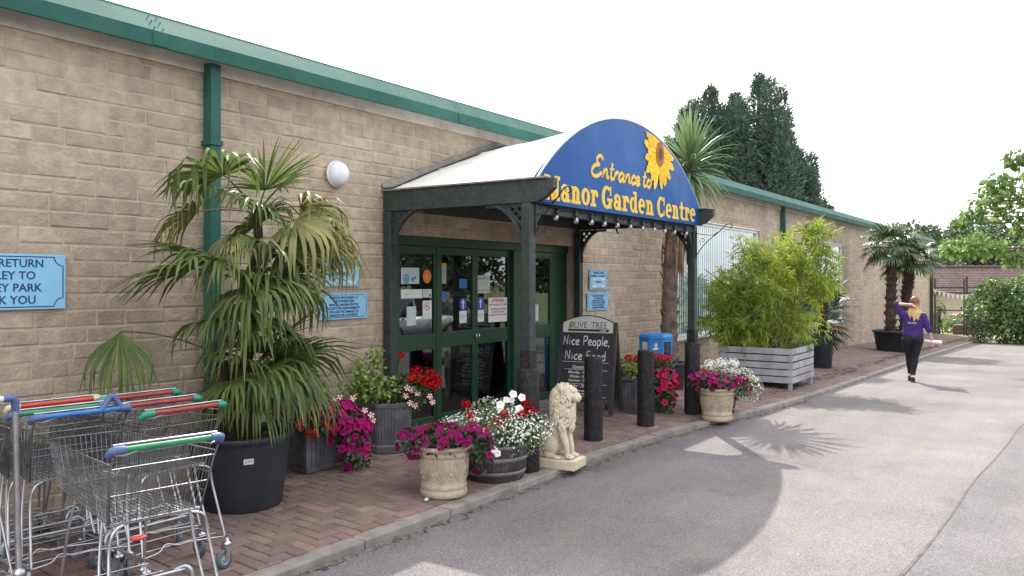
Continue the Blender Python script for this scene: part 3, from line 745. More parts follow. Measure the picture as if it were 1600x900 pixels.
def slab_glyph(ch, grow=0.0):
    """strokes of a fat slab serif letter: returns (width, list of drawing calls)"""
    g = grow; S = .20; H = []
    rect = lambda x0, x1, z0, z1: H.append(('p', [(x0 - g, z0 - g), (x1 + g, z0 - g), (x1 + g, z1 + g), (x0 - g, z1 + g)]))
    ring = lambda cx, cz, rx, rz, tx, tz, a0=0, a1=360: H.append(('c', (cx, cz, rx + g, rz + g, tx + 2 * g, tz + 2 * g, a0, a1)))
    if ch == 'M':
        rect(.10, .26, 0, 1); rect(.74, .98, 0, 1); rect(0, .34, 0, .12); rect(.64, 1.08, 0, .12); rect(.0, .2, .88, 1); rect(.86, 1.08, .88, 1)
        H.append(('p', [(.12, 1), (.38, 1), (.60, .22), (.50, 0)])); H.append(('p', [(.50, 0), (.60, .22), (.76, 1), (.86, 1), (.60, 0)])); return 1.14, H
    if ch == 'n':
        rect(.10, .10 + S, 0, .70); rect(.0, .12, .60, .70); rect(0, .38, 0, .10); ring(.36, .42, .27, .30, S, .15, 0, 150); rect(.43, .63, 0, .42); rect(.40, .73, 0, .10); return .78, H
    if ch == 'o': ring(.33, .36, .33, .37, .20, .10); return .70, H
    if ch == 'r':
        rect(.10, .10 + S, 0, .70); rect(0, .12, .60, .70); rect(0, .42, 0, .10); ring(.40, .46, .20, .26, .16, .13, 20, 165); ring(.50, .52, .10, .10, .10, .10); return .62, H
    if ch == 'a':
        ring(.30, .47, .28, .26, .19, .11, 0, 165); rect(.39, .58, .08, .48); ring(.14, .50, .10, .09, .10, .09); ring(.26, .21, .26, .22, .18, .10); rect(.39, .66, 0, .12); return .70, H
    if ch == 'd':
        ring(.30, .36, .30, .37, .19, .10); rect(.42, .42 + S, 0, 1); rect(.30, .44, .89, 1); rect(.42, .72, 0, .10); return .76, H
    if ch == 'e': ring(.32, .36, .32, .37, .20, .10, 0, 312); rect(.14, .60, .34, .43); return .68, H
    if ch == 't': rect(.14, .34, .10, .95); rect(.0, .50, .60, .70); ring(.36, .16, .22, .17, .19, .12, 180, 330); return .56, H
    if ch == 'C': ring(.42, .5, .42, .52, .23, .12, 48, 312); rect(.68, .77, .60, 1.0); rect(.69, .77, .10, .30); return .86, H
    if ch == 'G': ring(.42, .5, .42, .52, .23, .12, 48, 318); rect(.68, .77, .62, 1.0); rect(.58, .79, .02, .44); rect(.46, .88, .34, .45); return .94, H
    return .34, H
def slab_text(mb, s, x0, x1, z, h, y, mi=0, grow=0.0):
    tot = sum(slab_glyph(c)[0] + .05 for c in s) - .1; sx = (x1 - x0) / tot; x = x0; k = 0
    for c in s:
        w_, H = slab_glyph(c, grow)
        for kind, a in H:
            k += 1; yy = y - .00025 * (k % 9)
            if kind == 'p': poly(mb, [(x + p * sx, z + q * h) for p, q in a], yy, mi)
            else: crescent(mb, x + a[0] * sx, z + a[1] * h, a[2] * sx, a[3] * h, a[4] * sx, a[5] * h, a[6], a[7], yy, mi)
        x += (w_ + .05) * sx
SCRIPT = {
 'E': (1.9, [[(1.75, 2.0), (1.45, 2.38), (.95, 2.3), (.75, 1.9), (.95, 1.5), (1.3, 1.38)], [(1.3, 1.38), (.65, 1.25), (.2, .8), (.2, .28), (.65, 0), (1.25, .15), (1.75, .6)]]),
 'n': (1.15, [[(.02, 0), (.1, 1)], [(.06, .5), (.4, .95), (.66, .9), (.7, .5), (.74, .12), (1.08, .2)]]),
 't': (.85, [[(.32, 1.9), (.24, .9), (.24, .25), (.42, .02), (.8, .2)], [(-.1, 1.15), (.7, 1.22)]]),
 'r': (.8, [[(.02, 0), (.1, 1)], [(.06, .5), (.3, .9), (.68, .98)]]),
 'a': (1.12, [[(.78, .82), (.45, 1), (.1, .72), (.03, .3), (.28, .02), (.6, .25), (.8, .8)], [(.84, 1), (.76, .3), (.86, .06), (1.1, .2)]]),
 'c': (.85, [[(.72, .78), (.45, 1), (.1, .72), (.05, .3), (.32, .0), (.82, .25)]]),
 'e': (.9, [[(.08, .42), (.5, .52), (.68, .78), (.42, 1), (.1, .72), (.06, .3), (.36, 0), (.86, .25)]]),
 'o': (.9, [[(.45, 1), (.1, .75), (.05, .3), (.35, 0), (.7, .25), (.75, .7), (.45, 1)], ]),
 ' ': (.45, [])}
def script_text(mb, s, x0, x1, z, xh, y, hw, mi=0, shear=.22):
    tot = sum(SCRIPT[c][0] for c in s); sx = (x1 - x0) / tot; x = 0; k = 0
    for c in s:
        for st in SCRIPT[c][1]:
            k += 1
            pts = [(x0 + (x + p) * sx + q * xh * shear, z + q * xh) for p, q in st]
            ribbon(mb, cr(pts) if len(pts) > 2 else pts, hw, y - .00025 * (k % 7), mi)
        x += SCRIPT[c][0]

# ------------------------------------------------------------------ the arched sign
def sign_blue():
    m = M('sign blue', (.002, .085, .30), (.002, .07, .26), rough=.36, spec=.13, vscale=1.2, dirt=(.05, .14, .36), dirt_scale=1.4, dirt_amt=.25)
    nt = m.node_tree; p = [n for n in nt.nodes if n.type == 'BSDF_PRINCIPLED'][0]
    tc = [n for n in nt.nodes if n.type == 'TEX_COORD'][0]
    nb = _n(nt, 'ShaderNodeTexNoise'); nb.inputs['Scale'].default_value = 1.5; nb.inputs['Detail'].default_value = 2
    mp = _n(nt, 'ShaderNodeMapping'); mp.inputs['Scale'].default_value = (.9, 1, .7); nt.links.new(tc.outputs['Object'], mp.inputs[0]); nt.links.new(mp.outputs[0], nb.inputs['Vector'])
    b = _n(nt, 'ShaderNodeBump'); b.inputs['Strength'].default_value = .5; b.inputs['Distance'].default_value = .05
    nt.links.new(nb.outputs['Fac'], b.inputs['Height']); nt.links.new(b.outputs[0], p.inputs['Normal'])
    return m
m_signblue = sign_blue()
m_yellow = M('sign yellow', (.82, .55, .05), (.78, .50, .04), rough=.6, spec=.15)
m_yellow2 = M('petal yellow', (.86, .60, .035), (.82, .46, .025), spec=.15, rough=.6, vscale=14, island=.12)
m_cream_edge = M('letter outline', (.72, .60, .30), rough=.6, spec=.15)
m_signedge = M('sign edge', (.55, .6, .68), rough=.4)
m_orange = M('flower centre', (.42, .14, .02), (.25, .07, .015), rough=.6, vscale=60)
m_seed = M('flower eye', (.08, .05, .035), rough=.7)
sg = thing('arched_sign', 'large blue arched sign with yellow lettering and a sunflower on the canopy front', 'sign', (8.25, 4.06, 2.46))
def arched_sign():
    R, cz, cx = 2.73, .78, 8.25; y0, y1 = 4.055, 4.08
    x0, x1 = 6.285, 10.225
    out_ = [(x0, 2.462)] + [(x0, arc_z(x0))] + [(x0 + (x1 - x0) * k / 40, arc_z(x0 + (x1 - x0) * k / 40)) for k in range(1, 40)] + [(x1, arc_z(x1)), (x1, 2.462)]
    mb = MB(); mb.prism(out_[::-1], y0, y1); board = wb(mb, 'board', m_signblue, sg, recalc=True)
    mb = MB(); mb.tube([(a, y0 + .0125, b) for a, b in out_[1:-1]], .0145, 6); wb(mb, 'edge_trim', m_signedge, sg)
    y = y0 - .002
    mb = MB(); slab_text(mb, 'Manor', 6.40, 7.42, 2.505, .225, y - .0035, 0); slab_text(mb, 'Garden', 7.51, 8.76, 2.505, .225, y - .0035, 0); slab_text(mb, 'Centre', 8.87, 10.03, 2.505, .225, y - .0035, 0)
    slab_text(mb, 'Manor', 6.40, 7.42, 2.505, .225, y, 1, .026); slab_text(mb, 'Garden', 7.51, 8.76, 2.505, .225, y, 1, .026); slab_text(mb, 'Centre', 8.87, 10.03, 2.505, .225, y, 1, .026)
    wb(mb, 'name_lettering', [m_yellow, m_cream_edge], sg)
    mb = MB(); script_text(mb, 'Entrance to', 7.27, 8.70, 2.815, .092, y - .0035, .0155, 0); script_text(mb, 'Entrance to', 7.27, 8.70, 2.815, .092, y, .021, 1); wb(mb, 'script_lettering', [m_yellow, m_cream_edge], sg)
    # sunflower, cut by the arched edge
    fx, fz = 8.93, 3.235; rnd = random.Random(6); mb = MB()
    def lim(x, z):
        for _ in range(40):
            if (x - cx) ** 2 + (z - cz) ** 2 < (R - .03) ** 2: break
            x = fx + (x - fx) * .94; z = fz + (z - fz) * .94
        return x, z
    for lay, (n, r0, yo) in enumerate(((17, .43, -.006), (15, .36, -.009))):
        for k in range(n):
            a = 2 * PI * (k + .5 * lay) / n + rnd.uniform(-.06, .06); L_ = r0 * rnd.uniform(.88, 1.08); W_ = .052
            d = Vector((math.cos(a), math.sin(a))); q = Vector((-d.y, d.x)); pts = []
            for t, ww in ((.1, .35), (.4, .8), (.7, 1.0), (.88, .8), (1, .25)): pts.append(Vector((fx, fz)) + d * L_ * t + q * W_ * ww)
            for t, ww in ((1, .25), (.88, .8), (.7, 1.0), (.4, .8), (.1, .35)): pts.append(Vector((fx, fz)) + d * L_ * t - q * W_ * ww)
            pts = [lim(p.x, p.y) for p in pts]; yy = y0 + yo - .0002 * k
            mb.add([(p[0], yy, p[1]) for p in pts], [(i, i + 1, 8 - i, 9 - i) for i in range(4)], 0)
            mb.add([lambda_ for lambda_ in [(lim(fx + d.x * L_ * t + q.x * s_, fz + d.y * L_ * t + q.y * s_)[0], yy - .0006, lim(fx + d.x * L_ * t + q.x * s_, fz + d.y * L_ * t + q.y * s_)[1]) for t, s_ in ((.3, .006), (.8, .003), (.8, -.003), (.3, -.006))]], [(0, 1, 2, 3)], 1)
    disc = lambda r, yy, mi: poly(mb, [lim(fx + r * .85 * math.cos(PI * k / 16), fz + r * 1.15 * math.sin(PI * k / 16)) for k in range(32)], yy, mi)
    disc(.125, y0 - .0185, 2); disc(.065, y0 - .0195, 3)
    wb(mb, 'sunflower', [m_yellow2, M('petal line', (.55, .25, .02), rough=.5), m_orange, m_seed], sg)
arched_sign()
# ---- string of bulbs below the sign
m_bulb = glass_mat('bulb glass', (.70, .71, .70), .30)
fs_ = thing('light_string', 'string of small clear bulbs hanging under the blue arched sign', 'string lights', (8.0, 4.11, 2.4))
mb = MB(); bx = [6.72, 7.06, 7.38, 7.67, 7.95, 8.28, 8.58, 8.88, 9.20, 9.5, 9.85]
pts = []
for a, b in zip(bx, bx[1:]): pts += [(a, 4.10, 2.44), ((a + b) / 2, 4.105, 2.425)]
mb.tube([(6.4, 4.1, 2.455)] + pts + [(bx[-1], 4.1, 2.44)], .005, 5); wb(mb, 'cable', m_iron, fs_)
for i, x in enumerate(bx):
    tl = (.35, -.1, .0, .1, -.05, .12, 0, -.15, .05, .2, 0)[i]; m = Matrix.Translation((x, 4.10, 2.437)) @ Matrix.Rotation(tl, 4, 'Y')
    mb = MB(); mb.lathe([(.0, 0), (.016, -.002), (.017, -.06), (.012, -.066)], 10, 0, True, m)
    mb.lathe([(.010, -.062), (.019, -.078), (.026, -.098), (.020, -.118), (0, -.126)], 12, 1, True, m)
    wb(mb, 'bulb', [M('bulb holder', (.03, .03, .03), rough=.5) if 'bulb holder' not in MATS else MATS['bulb holder'], m_bulb], fs_)
# ---- wrought iron hanging basket arms
def hook(loc, L_, label):
    t = thing('basket_bracket', label, 'bracket', loc, 0, 'basket brackets')
    mb = MB(); mb.tube(cr([(0, -.005, -.02), (0, -.3 * L_, .13), (0, -.75 * L_, .27), (0, -L_, .36), (0, -L_ - .06, .37), (0, -L_ - .075, .33), (0, -L_ - .04, .315)]), .006, 6); mb.build('arm', m_iron, t)
    mb = MB(); mb.tube(cr([(0, -.005, .26), (0, -.25 * L_, .245), (0, -.55 * L_, .235), (0, -.72 * L_, .27)]), .005, 6); mb.build('stay', m_iron, t)
    mb = MB(); mb.tube(cr([(0, -.15 * L_, .10), (0, -.12 * L_, .17), (0, -.22 * L_, .20), (0, -.27 * L_, .16), (0, -.2 * L_, .15)]), .004, 5); mb.build('scroll', m_iron, t)
    mb = MB(); mb.bbox(-.015, .015, -.004, .004, -.06, .30, .002); mb.build('back_plate', m_iron, t)
hook((10.18, 4.094, 2.10), .40, 'black iron basket arm on the canopy post by the window')
hook((6.325, 4.094, 2.22), .30, 'black iron basket arm crossing the lettering at the left end of the arched sign')

# ================================================================== blue notice boards and wall lamp
m_signpale = M('pale blue sign', (.24, .52, .72), (.21, .48, .68), rough=.4, vscale=3)
m_ink = M('dark blue ink', (.01, .035, .16), rough=.5)
m_papr = M('paper strip', (.7, .7, .68), rough=.6)
def notice_board(label, x0, x1, z0, z1, lines, sizes, strip=None, tilt=0, notch=True, pipes=True):
    t = thing('notice_board', label, 'sign', ((x0 + x1) / 2, 5.925, (z0 + z1) / 2), 0, 'pale blue signs on the wall')
    w_, h = (x1 - x0) / 2, (z1 - z0) / 2
    mb = MB(); mb.bbox(-w_, w_, -.008, .006, -h, h, .003); mb.build('panel', m_signpale, t)
    mb = MB(); b = .018; n_ = .035 if w_ < .4 else .06; hw = .0025 if w_ < .4 else .0035
    c = []
    for sx, sz in ((1, 1), (1, -1), (-1, -1), (-1, 1)):
        cx_, cz_ = sx * (w_ - b), sz * (h - b); arc = []
        for k in range(7):
            a = PI / 2 * k / 6; arc.append((cx_ - sx * n_ * math.cos(a), cz_ - sz * n_ * math.sin(a)))
        # from the horizontal edge to the vertical edge, concave
        arc = arc if (sx * sz > 0) else arc[::-1]
        c += arc
    ribbon(mb, c + [c[0]], hw, -.0095, 0, False)
    n = len(lines)
    z = h - b - .012
    for k, s in enumerate(lines):
        z -= sizes[k] * 1.02
        if s: add_text(mb, s, 0, -.0095 - .0002 * k, z, sizes[k] / .74, 0, fit=2 * w_ - .075, offset=.001, depth=.0006)
        z -= sizes[k] * .42
    mb.build('lettering', m_ink, t)
    if strip:
        for zc, hh, s in strip:
            mb = MB(); mb.box(-w_ * .72, w_ * .72, -.012, -.0085, zc - hh, zc + hh, 0)
            if s: add_text(mb, s, 0, -.0128, zc - hh * .55, hh * 1.4, 1, fit=w_ * 1.3, depth=.0006)
            mb.build('time_strip', [m_papr, m_ink], t)
    return t
notice_board('wide pale blue sign about trolleys behind the shopping trolleys', 2.13, 2.99, 1.55, 1.93, ['PLEASE RETURN', 'TROLLEY TO', 'TROLLEY PARK', 'THANK YOU'], [.058] * 4)
notice_board('blue opening hours sign behind the fan palm, above the parking notice', 5.42, 5.9, 1.69, 2.0, ['OPENING HOURS', 'MONDAY - SATURDAY', '', 'SUNDAY'], [.032, .032, .03, .03], [(.005, .014, ''), (-.118, .018, '10.30am - 4.30pm')])
notice_board('blue parking notice low on the wall left of the glass doors', 5.35, 6.0, 1.37, 1.625, ['VEHICLES ARE PARKED AT', 'THE OWNERS RISK.', 'MANOR GARDEN CENTRE', 'ACCEPTS NO RESPONSIBILITY', 'FOR LOSS OR DAMAGE TO', 'VEHICLES OR CONTENTS.'], [.024] * 6)
notice_board('blue opening hours sign right of the doors, above the chalkboard', 10.60, 11.13, 1.61, 1.91, ['OPENING HOURS', 'MONDAY - SATURDAY', '', 'SUNDAY'], [.032, .032, .03, .03], [(.005, .018, '9am - 5.30pm'), (-.10, .016, '10.30am - 4.30pm')])
notice_board('blue parking notice right of the doors, directly above the chalkboard', 10.53, 11.19, 1.30, 1.56, ['VEHICLES ARE PARKED AT', 'THE OWNERS RISK.', 'MANOR GARDEN CENTRE', 'ACCEPTS NO RESPONSIBILITY', 'FOR LOSS OR DAMAGE TO', 'VEHICLES OR CONTENTS.'], [.024] * 6)
t = thing('wall_lamp', 'round white bulkhead lamp on the stone wall above the blue notices', 'lamp', (5.57, 5.94, 2.78))
mb = MB(); mb.lathe([(0, .02), (.12, .02), (.13, .03), (.13, .045), (.122, .05)], 32, 0, True, Matrix.Rotation(PI / 2, 4, 'X')); mb.build('base_ring', m_white, t)
mb = MB(); mb.lathe([(.122, .045), (.12, .07), (.105, .10), (.07, .122), (.03, .131), (0, .133)], 32, 0, True, Matrix.Rotation(PI / 2, 4, 'X')); mb.build('diffuser', M('lamp diffuser', (.72, .75, .80), rough=.45), t)
t = thing('flood_light', 'dark tilted floodlight with pale face on the wall right of the second green downpipe', 'lamp', (21.3, 5.93, 3.05))
mb = MB(); m = Matrix.Translation((0, -.30, .1)) @ Matrix.Rotation(.5, 4, 'X')
mb.lathe([(.06, 0), (.16, .05), (.19, .16), (.0, .16)], 20, 0, True, m @ Matrix.Rotation(PI / 2 + .35, 4, 'X')); mb.build('housing', M('lamp housing', (.03, .03, .035), rough=.5), t)
mb = MB(); mb.lathe([(.0, .164), (.18, .162)], 20, 0, True, m @ Matrix.Rotation(PI / 2 + .35, 4, 'X')); mb.build('glass', M('lamp lens', (.6, .6, .55), rough=.2), t)
mb = MB(); mb.tube([(0, 0, -.05), (0, -.2, -.03), (0, -.3, .02)], .022, 8); mb.build('arm', m_iron, t)
# ================================================================== planting
m_leaf = M('leaf green', (.075, .145, .035), (.045, .10, .03), rough=.5, vscale=9, island=.35, hue=.02, trans=.25)
m_leafdk = M('leaf dark green', (.045, .095, .035), (.03, .065, .028), rough=.5, vscale=9, island=.35, hue=.02, trans=.2)
m_leafvar = M('leaf variegated', (.34, .40, .11), (.17, .27, .06), rough=.5, vscale=25, island=.3, hue=.02, trans=.25)
m_palm = M('palm green', (.15, .205, .055), (.085, .132, .038), rough=.5, vscale=5, island=.32, hue=.02, trans=.32, spec=.35)
m_palmold = M('palm yellowing', (.27, .25, .08), (.17, .19, .06), rough=.5, vscale=4, island=.35, hue=.03, trans=.25)
m_palmfar = M('palm deep green', (.085, .15, .055), (.055, .105, .042), rough=.32, vscale=5, island=.3, hue=.02, trans=.2, spec=.6)
m_palmdk = M('palm blue green', (.045, .075, .035), (.03, .05, .025), rough=.45, vscale=5, island=.3, hue=.02, trans=.15)
m_dead = M('dead leaf', (.24, .15, .085), (.14, .085, .05), rough=.8, island=.3, trans=.1)
m_fibre = M('palm trunk fibre', (.085, .055, .038), (.04, .028, .022), rough=.95, vscale=14, bump=1.5, bscale=30)
m_bark = M('bark', (.16, .12, .09), (.09, .07, .055), rough=.95, vscale=8, bump=1.5, bscale=22)
m_soil = M('soil', (.055, .04, .028), (.10, .08, .05), rough=1, vscale=25, bump=1.5, bscale=50)
m_bamboo = M('bamboo leaf', (.40, .46, .065), (.21, .32, .05), rough=.5, vscale=1.0, island=.42, hue=.03, trans=.5)
m_cane = M('bamboo cane', (.20, .20, .06), (.13, .13, .05), rough=.4, vscale=6)
m_mag = M('petunia magenta', (.42, .008, .14), (.33, .005, .12), rough=.8, spec=.1, trans=.2)
m_plum = M('petunia plum', (.25, .005, .085), (.19, .004, .07), rough=.8, spec=.1, trans=.2)
m_pink = M('petunia rose', (.58, .02, .13), (.45, .012, .10), rough=.8, spec=.1, trans=.2)
m_throat = M('flower throat', (.07, .004, .035), rough=.6)
m_redf = M('geranium red', (.50, .010, .013), (.36, .007, .010), rough=.8, spec=.1, island=.25, trans=.2)
m_coral = M('geranium coral', (.64, .04, .06), (.50, .025, .05), rough=.8, spec=.1, island=.25, trans=.2)
m_whitef = M('white petal', (.82, .82, .78), (.74, .75, .68), rough=.6, island=.08, trans=.2)
m_creamf = M('cream petal', (.80, .72, .58), (.74, .62, .48), rough=.6, trans=.2)
m_gyp = M('small leaf pale green', (.18, .26, .09), (.11, .18, .06), rough=.5, island=.3, hue=.02, trans=.3)
m_stonepot = M('cast stone', (.46, .40, .285), (.33, .285, .205), rough=.9, vscale=11, bump=.7, bscale=70, dirt=(.22, .19, .14), dirt_scale=6, dirt_amt=.6)
m_lead = M('lead grey', (.12, .125, .14), (.07, .073, .082), rough=.55, metal=.15, vscale=7, bump=.25, bscale=50, dirt=(.24, .24, .25), dirt_scale=5, dirt_amt=.6)
m_barrel = M('barrel oak', (.055, .045, .042), (.03, .026, .026), rough=.8, vscale=6, bump=.8, bscale=30, dirt=(.13, .11, .10), dirt_scale=6, dirt_amt=.4)
m_hoop = M('barrel hoop', (.22, .22, .23), (.10, .09, .085), rough=.6, metal=.4, vscale=9, bump=.3, bscale=40)
m_plastic = M('black plastic pot', (.027, .031, .043), (.021, .024, .033), rough=.5, vscale=3, bump=.1, bscale=15, dirt=(.07, .07, .07), dirt_scale=3, dirt_amt=.3)

def leaf(mb, b, d, nrm, L_, W_, mi=0, fold=.15):
    d = d.normalized(); s = d.cross(nrm)
    if s.length < 1e-4: s = d.orthogonal()
    s.normalize(); n = s.cross(d)
    mb.add([b, b + d * L_ * .45 + s * W_ + n * W_ * fold, b + d * L_ - n * L_ * .1, b + d * L_ * .45 - s * W_ + n * W_ * fold], [(0, 1, 2), (0, 2, 3)], mi)
def rv(rnd):
    while True:
        v = Vector((rnd.uniform(-1, 1), rnd.uniform(-1, 1), rnd.uniform(-1, 1)))
        if .05 < v.length < 1: return v.normalized()
def on_ell(rnd, E, inner=.0, up=0.0):
    """point near the surface of one of the ellipsoids (c, r), and the outward normal"""
    wts = [e[1][0] * e[1][1] + e[1][0] * e[1][2] for e in E]; c, r = rnd.choices(E, wts)[0]
    v = rv(rnd)
    if up and v.z < 0 and rnd.random() < up: v.z = -v.z
    k = 1 - inner * rnd.random()
    p = Vector((c[0] + v.x * r[0] * k, c[1] + v.y * r[1] * k, c[2] + v.z * r[2] * k))
    return p, Vector((v.x / r[0], v.y / r[1], v.z / r[2])).normalized()
def foliage(mb, rnd, E, n, L_, W_, inner=.5, mi=0, droop=.2, up=.3, floor=None):
    for _ in range(n):
        p, nr = on_ell(rnd, E, inner, up)
        if floor is not None and p.z < floor: continue
        d = (nr + rv(rnd) * .9 + Vector((0, 0, -droop))).normalized()
        if p.y > 5.88: continue
        leaf(mb, p, d, (nr + rv(rnd) * .5), L_ * rnd.uniform(.7, 1.25), W_ * rnd.uniform(.7, 1.2), mi)
def petunia_mesh(name, mats, r=.031, lobes=5, stripe=False):
    mb = MB(); n = 20; vs = [(0, 0, -.012)]
    for rr, z in ((.28, -.006), (.62, .003), (1, .0)):
        for k in range(n):
            a = 2 * PI * k / n; q = rr * (1 + (.10 * math.cos(lobes * a) if rr > .5 else 0))
            vs.append((r * q * math.cos(a), r * q * math.sin(a), z + (.004 * math.sin(lobes * a * 2) if rr == 1 else 0)))
    fs = [(0, 1 + k, 1 + (k + 1) % n) for k in range(n)]; mi = [1] * n
    for ring in range(2):
        for k in range(n):
            a, b = 1 + ring * n + k, 1 + ring * n + (k + 1) % n
            fs.append((a, a + n, b + n, b)); mi.append((1 if (k % 4) in (0, 1) else 0) if stripe else 0)
    me = bpy.data.meshes.new(name); me.from_pydata(vs, [], fs)
    for m in mats: me.materials.append(m)
    me.polygons.foreach_set('material_index', mi); me.polygons.foreach_set('use_smooth', [True] * len(fs)); me.update(); return me
def head_mesh(name, mat, r=.05, n=40, pr=.0155, seed=1):
    mb = MB(); rnd = random.Random(seed)
    for _ in range(n):
        v = rv(rnd); v.z = abs(v.z) if rnd.random() < .75 else v.z; p = Vector((v.x * 1.1, v.y * 1.1, v.z * .8)) * r * rnd.uniform(.45, 1.2); q = v.orthogonal().normalized(); q.rotate(Quaternion(v, rnd.uniform(0, 6.28))); s = v.cross(q)
        mb.add([p + (q * math.cos(2 * PI * k / 5) + s * math.sin(2 * PI * k / 5)) * pr for k in range(5)] + [p - v * .006], [(5, k, (k + 1) % 5) for k in range(5)])
    me = bpy.data.meshes.new(name); me.from_pydata(mb.v, [], mb.f); me.materials.append(mat); me.update(); return me
F_MAG = petunia_mesh('flower', [m_mag, m_throat], .036); F_PLUM = petunia_mesh('flower', [m_plum, m_throat], .034); F_PINK = petunia_mesh('flower', [m_pink, m_throat], .036)
F_STR = petunia_mesh('striped_flower', [m_redf, m_whitef], .03, stripe=True); F_WHT = petunia_mesh('white_flower', [m_whitef, m_creamf], .036); F_CRM = petunia_mesh('cream_flower', [m_whitef, m_creamf], .036)
H_RED = head_mesh('flower_head', m_redf, .052); H_COR = head_mesh('flower_head', m_coral, .05, seed=2); H_WHT = head_mesh('flower_head', m_whitef, .06, seed=3); H_MIX = head_mesh('flower_head', m_pink, .05, seed=4)
def put(me, name, parent, p, nr, sc=1.0, rnd=random):
    o = bpy.data.objects.new(name, me); COL.objects.link(o); o.parent = parent
    o.location = p - parent.location; q = nr.to_track_quat('Z', 'Y') @ Quaternion((0, 0, 1), rnd.uniform(0, 6.28)); o.rotation_mode = 'QUATERNION'; o.rotation_quaternion = q
    o.scale = (sc,) * 3; return o
CAMP = Vector((0, 0, 1.75))
def blooms(me, name, parent, rnd, E, n, mind=.045, sc=(.68, 1.15), face=-.1, tilt=.5, lift=.012):
    """spread flowers over the outer face of a clump, on the sides where light comes from the road"""
    pts = []; tries = 0
    while len(pts) < n and tries < 6000:
        tries += 1; p, nr = on_ell(rnd, E, 0.06, .55)
        if Vector((nr.x, nr.y, 0)).dot(Vector((-.55, -.83, 0))) < face and nr.z < .55: continue
        if p.y > 5.86 or any((p - q).length < mind for q in pts): continue
        pts.append(p); d = (nr + rv(rnd) * tilt + Vector((-.1, -.15, .25))).normalized()
        put(me, name, parent, p + nr * lift, d, rnd.uniform(*sc), rnd)
def plant(name, label, cat, loc, group=None): return thing(name, label, cat, loc, 0, group)

# ---- pots
def cream_pot(label, x, y, z, sc=1.0):
    t = thing('stone_pot', label, 'flower pot', (x, y, z), .6, 'cream cast stone pots')
    prof = [(.0, .0), (.182, 0), (.19, .012), (.193, .035), (.187, .055), (.181, .062), (.186, .07), (.19, .085), (.184, .10), (.181, .108), (.186, .16), (.199, .24), (.208, .31), (.205, .318), (.214, .325), (.22, .34), (.222, .352), (.214, .362), (.222, .372), (.231, .385), (.232, .40), (.224, .41), (.205, .41), (.196, .39), (.19, .35), (0, .35)]
    mb = MB(); mb.lathe([(r * sc, q * sc) for r, q in prof], 48); mb.build('pot', m_stonepot, t)
    mb = MB()                                                     # raised scroll and leaf relief round the body
    def P(a, q):
        r = .1815 + (q - .108) * .13; return Vector((r * math.cos(a), r * math.sin(a), q)) * sc
    for k in range(8):
        a0 = 2 * PI * k / 8
        for s in (1, -1):
            mb.tube([P(a0 + s * q, zz) for q, zz in ((0, .13), (.12, .16), (.26, .215), (.34, .27), (.30, .305), (.20, .29), (.17, .255))], [.004, .006, .007, .006, .006, .005, .003], 6)
            mb.tube([P(a0 + s * q, zz) for q, zz in ((0, .17), (.07, .20), (.12, .25), (.09, .29))], [.004, .006, .006, .003], 6)
        mb.tube([P(a0, .14), P(a0, .2), P(a0, .26)], [.006, .008, .003], 6); ball(mb, P(a0 + PI / 8, .19), .012 * sc); ball(mb, P(a0 + PI / 8, .15), .009 * sc)
    mb.build('relief', m_stonepot, t)
    mb = MB(); mb.lathe([(0, .375 * sc), (.2 * sc, .37 * sc)], 20); mb.build('soil', m_soil, t)
    return t
def barrel(label, x, y, z, r=.31, h=.31):
    t = thing('half_barrel', label, 'barrel planter', (x, y, z), 0, 'half barrel planters')
    R = lambda q: r * (.87 + .13 * math.sqrt(q / h))
    mb = MB(); n = 22
    for k in range(n):                                          # staves
        a0, a1 = 2 * PI * k / n + .008, 2 * PI * (k + 1) / n - .008; vs = []
        for q in (0, h * .33, h * .66, h):
            for a in (a0, (a0 + a1) / 2, a1): vs.append((R(q) * math.cos(a), R(q) * math.sin(a), q))
        for a in (a0, a1): vs.append(((R(h) - .025) * math.cos(a), (R(h) - .025) * math.sin(a), h))
        mb.add(vs, [(3 * i + j, 3 * i + j + 1, 3 * i + j + 4, 3 * i + j + 3) for i in range(3) for j in range(2)] + [(9, 10, 11, 13, 12)])
    mb.lathe([(R(0) - .006, 0.002), (R(h * .5) - .008, h * .5), (R(h) - .008, h - .01), (R(h) - .03, h - .01), (R(h) - .03, h - .06)], 32)
    mb.build('staves', m_barrel, t)
    for a, b in ((.05, .085), (.165, .205), (.275, .308)):
        mb = MB(); mb.lathe([(R(a) + .0005, a), (R(a) + .004, a + .001), (R(b) + .004, b - .001), (R(b) + .0005, b)], 40); mb.build('hoop', m_hoop, t)
    mb = MB(); mb.lathe([(0, h - .03), (R(h) - .03, h - .035)], 24); mb.build('soil', m_soil, t); return t
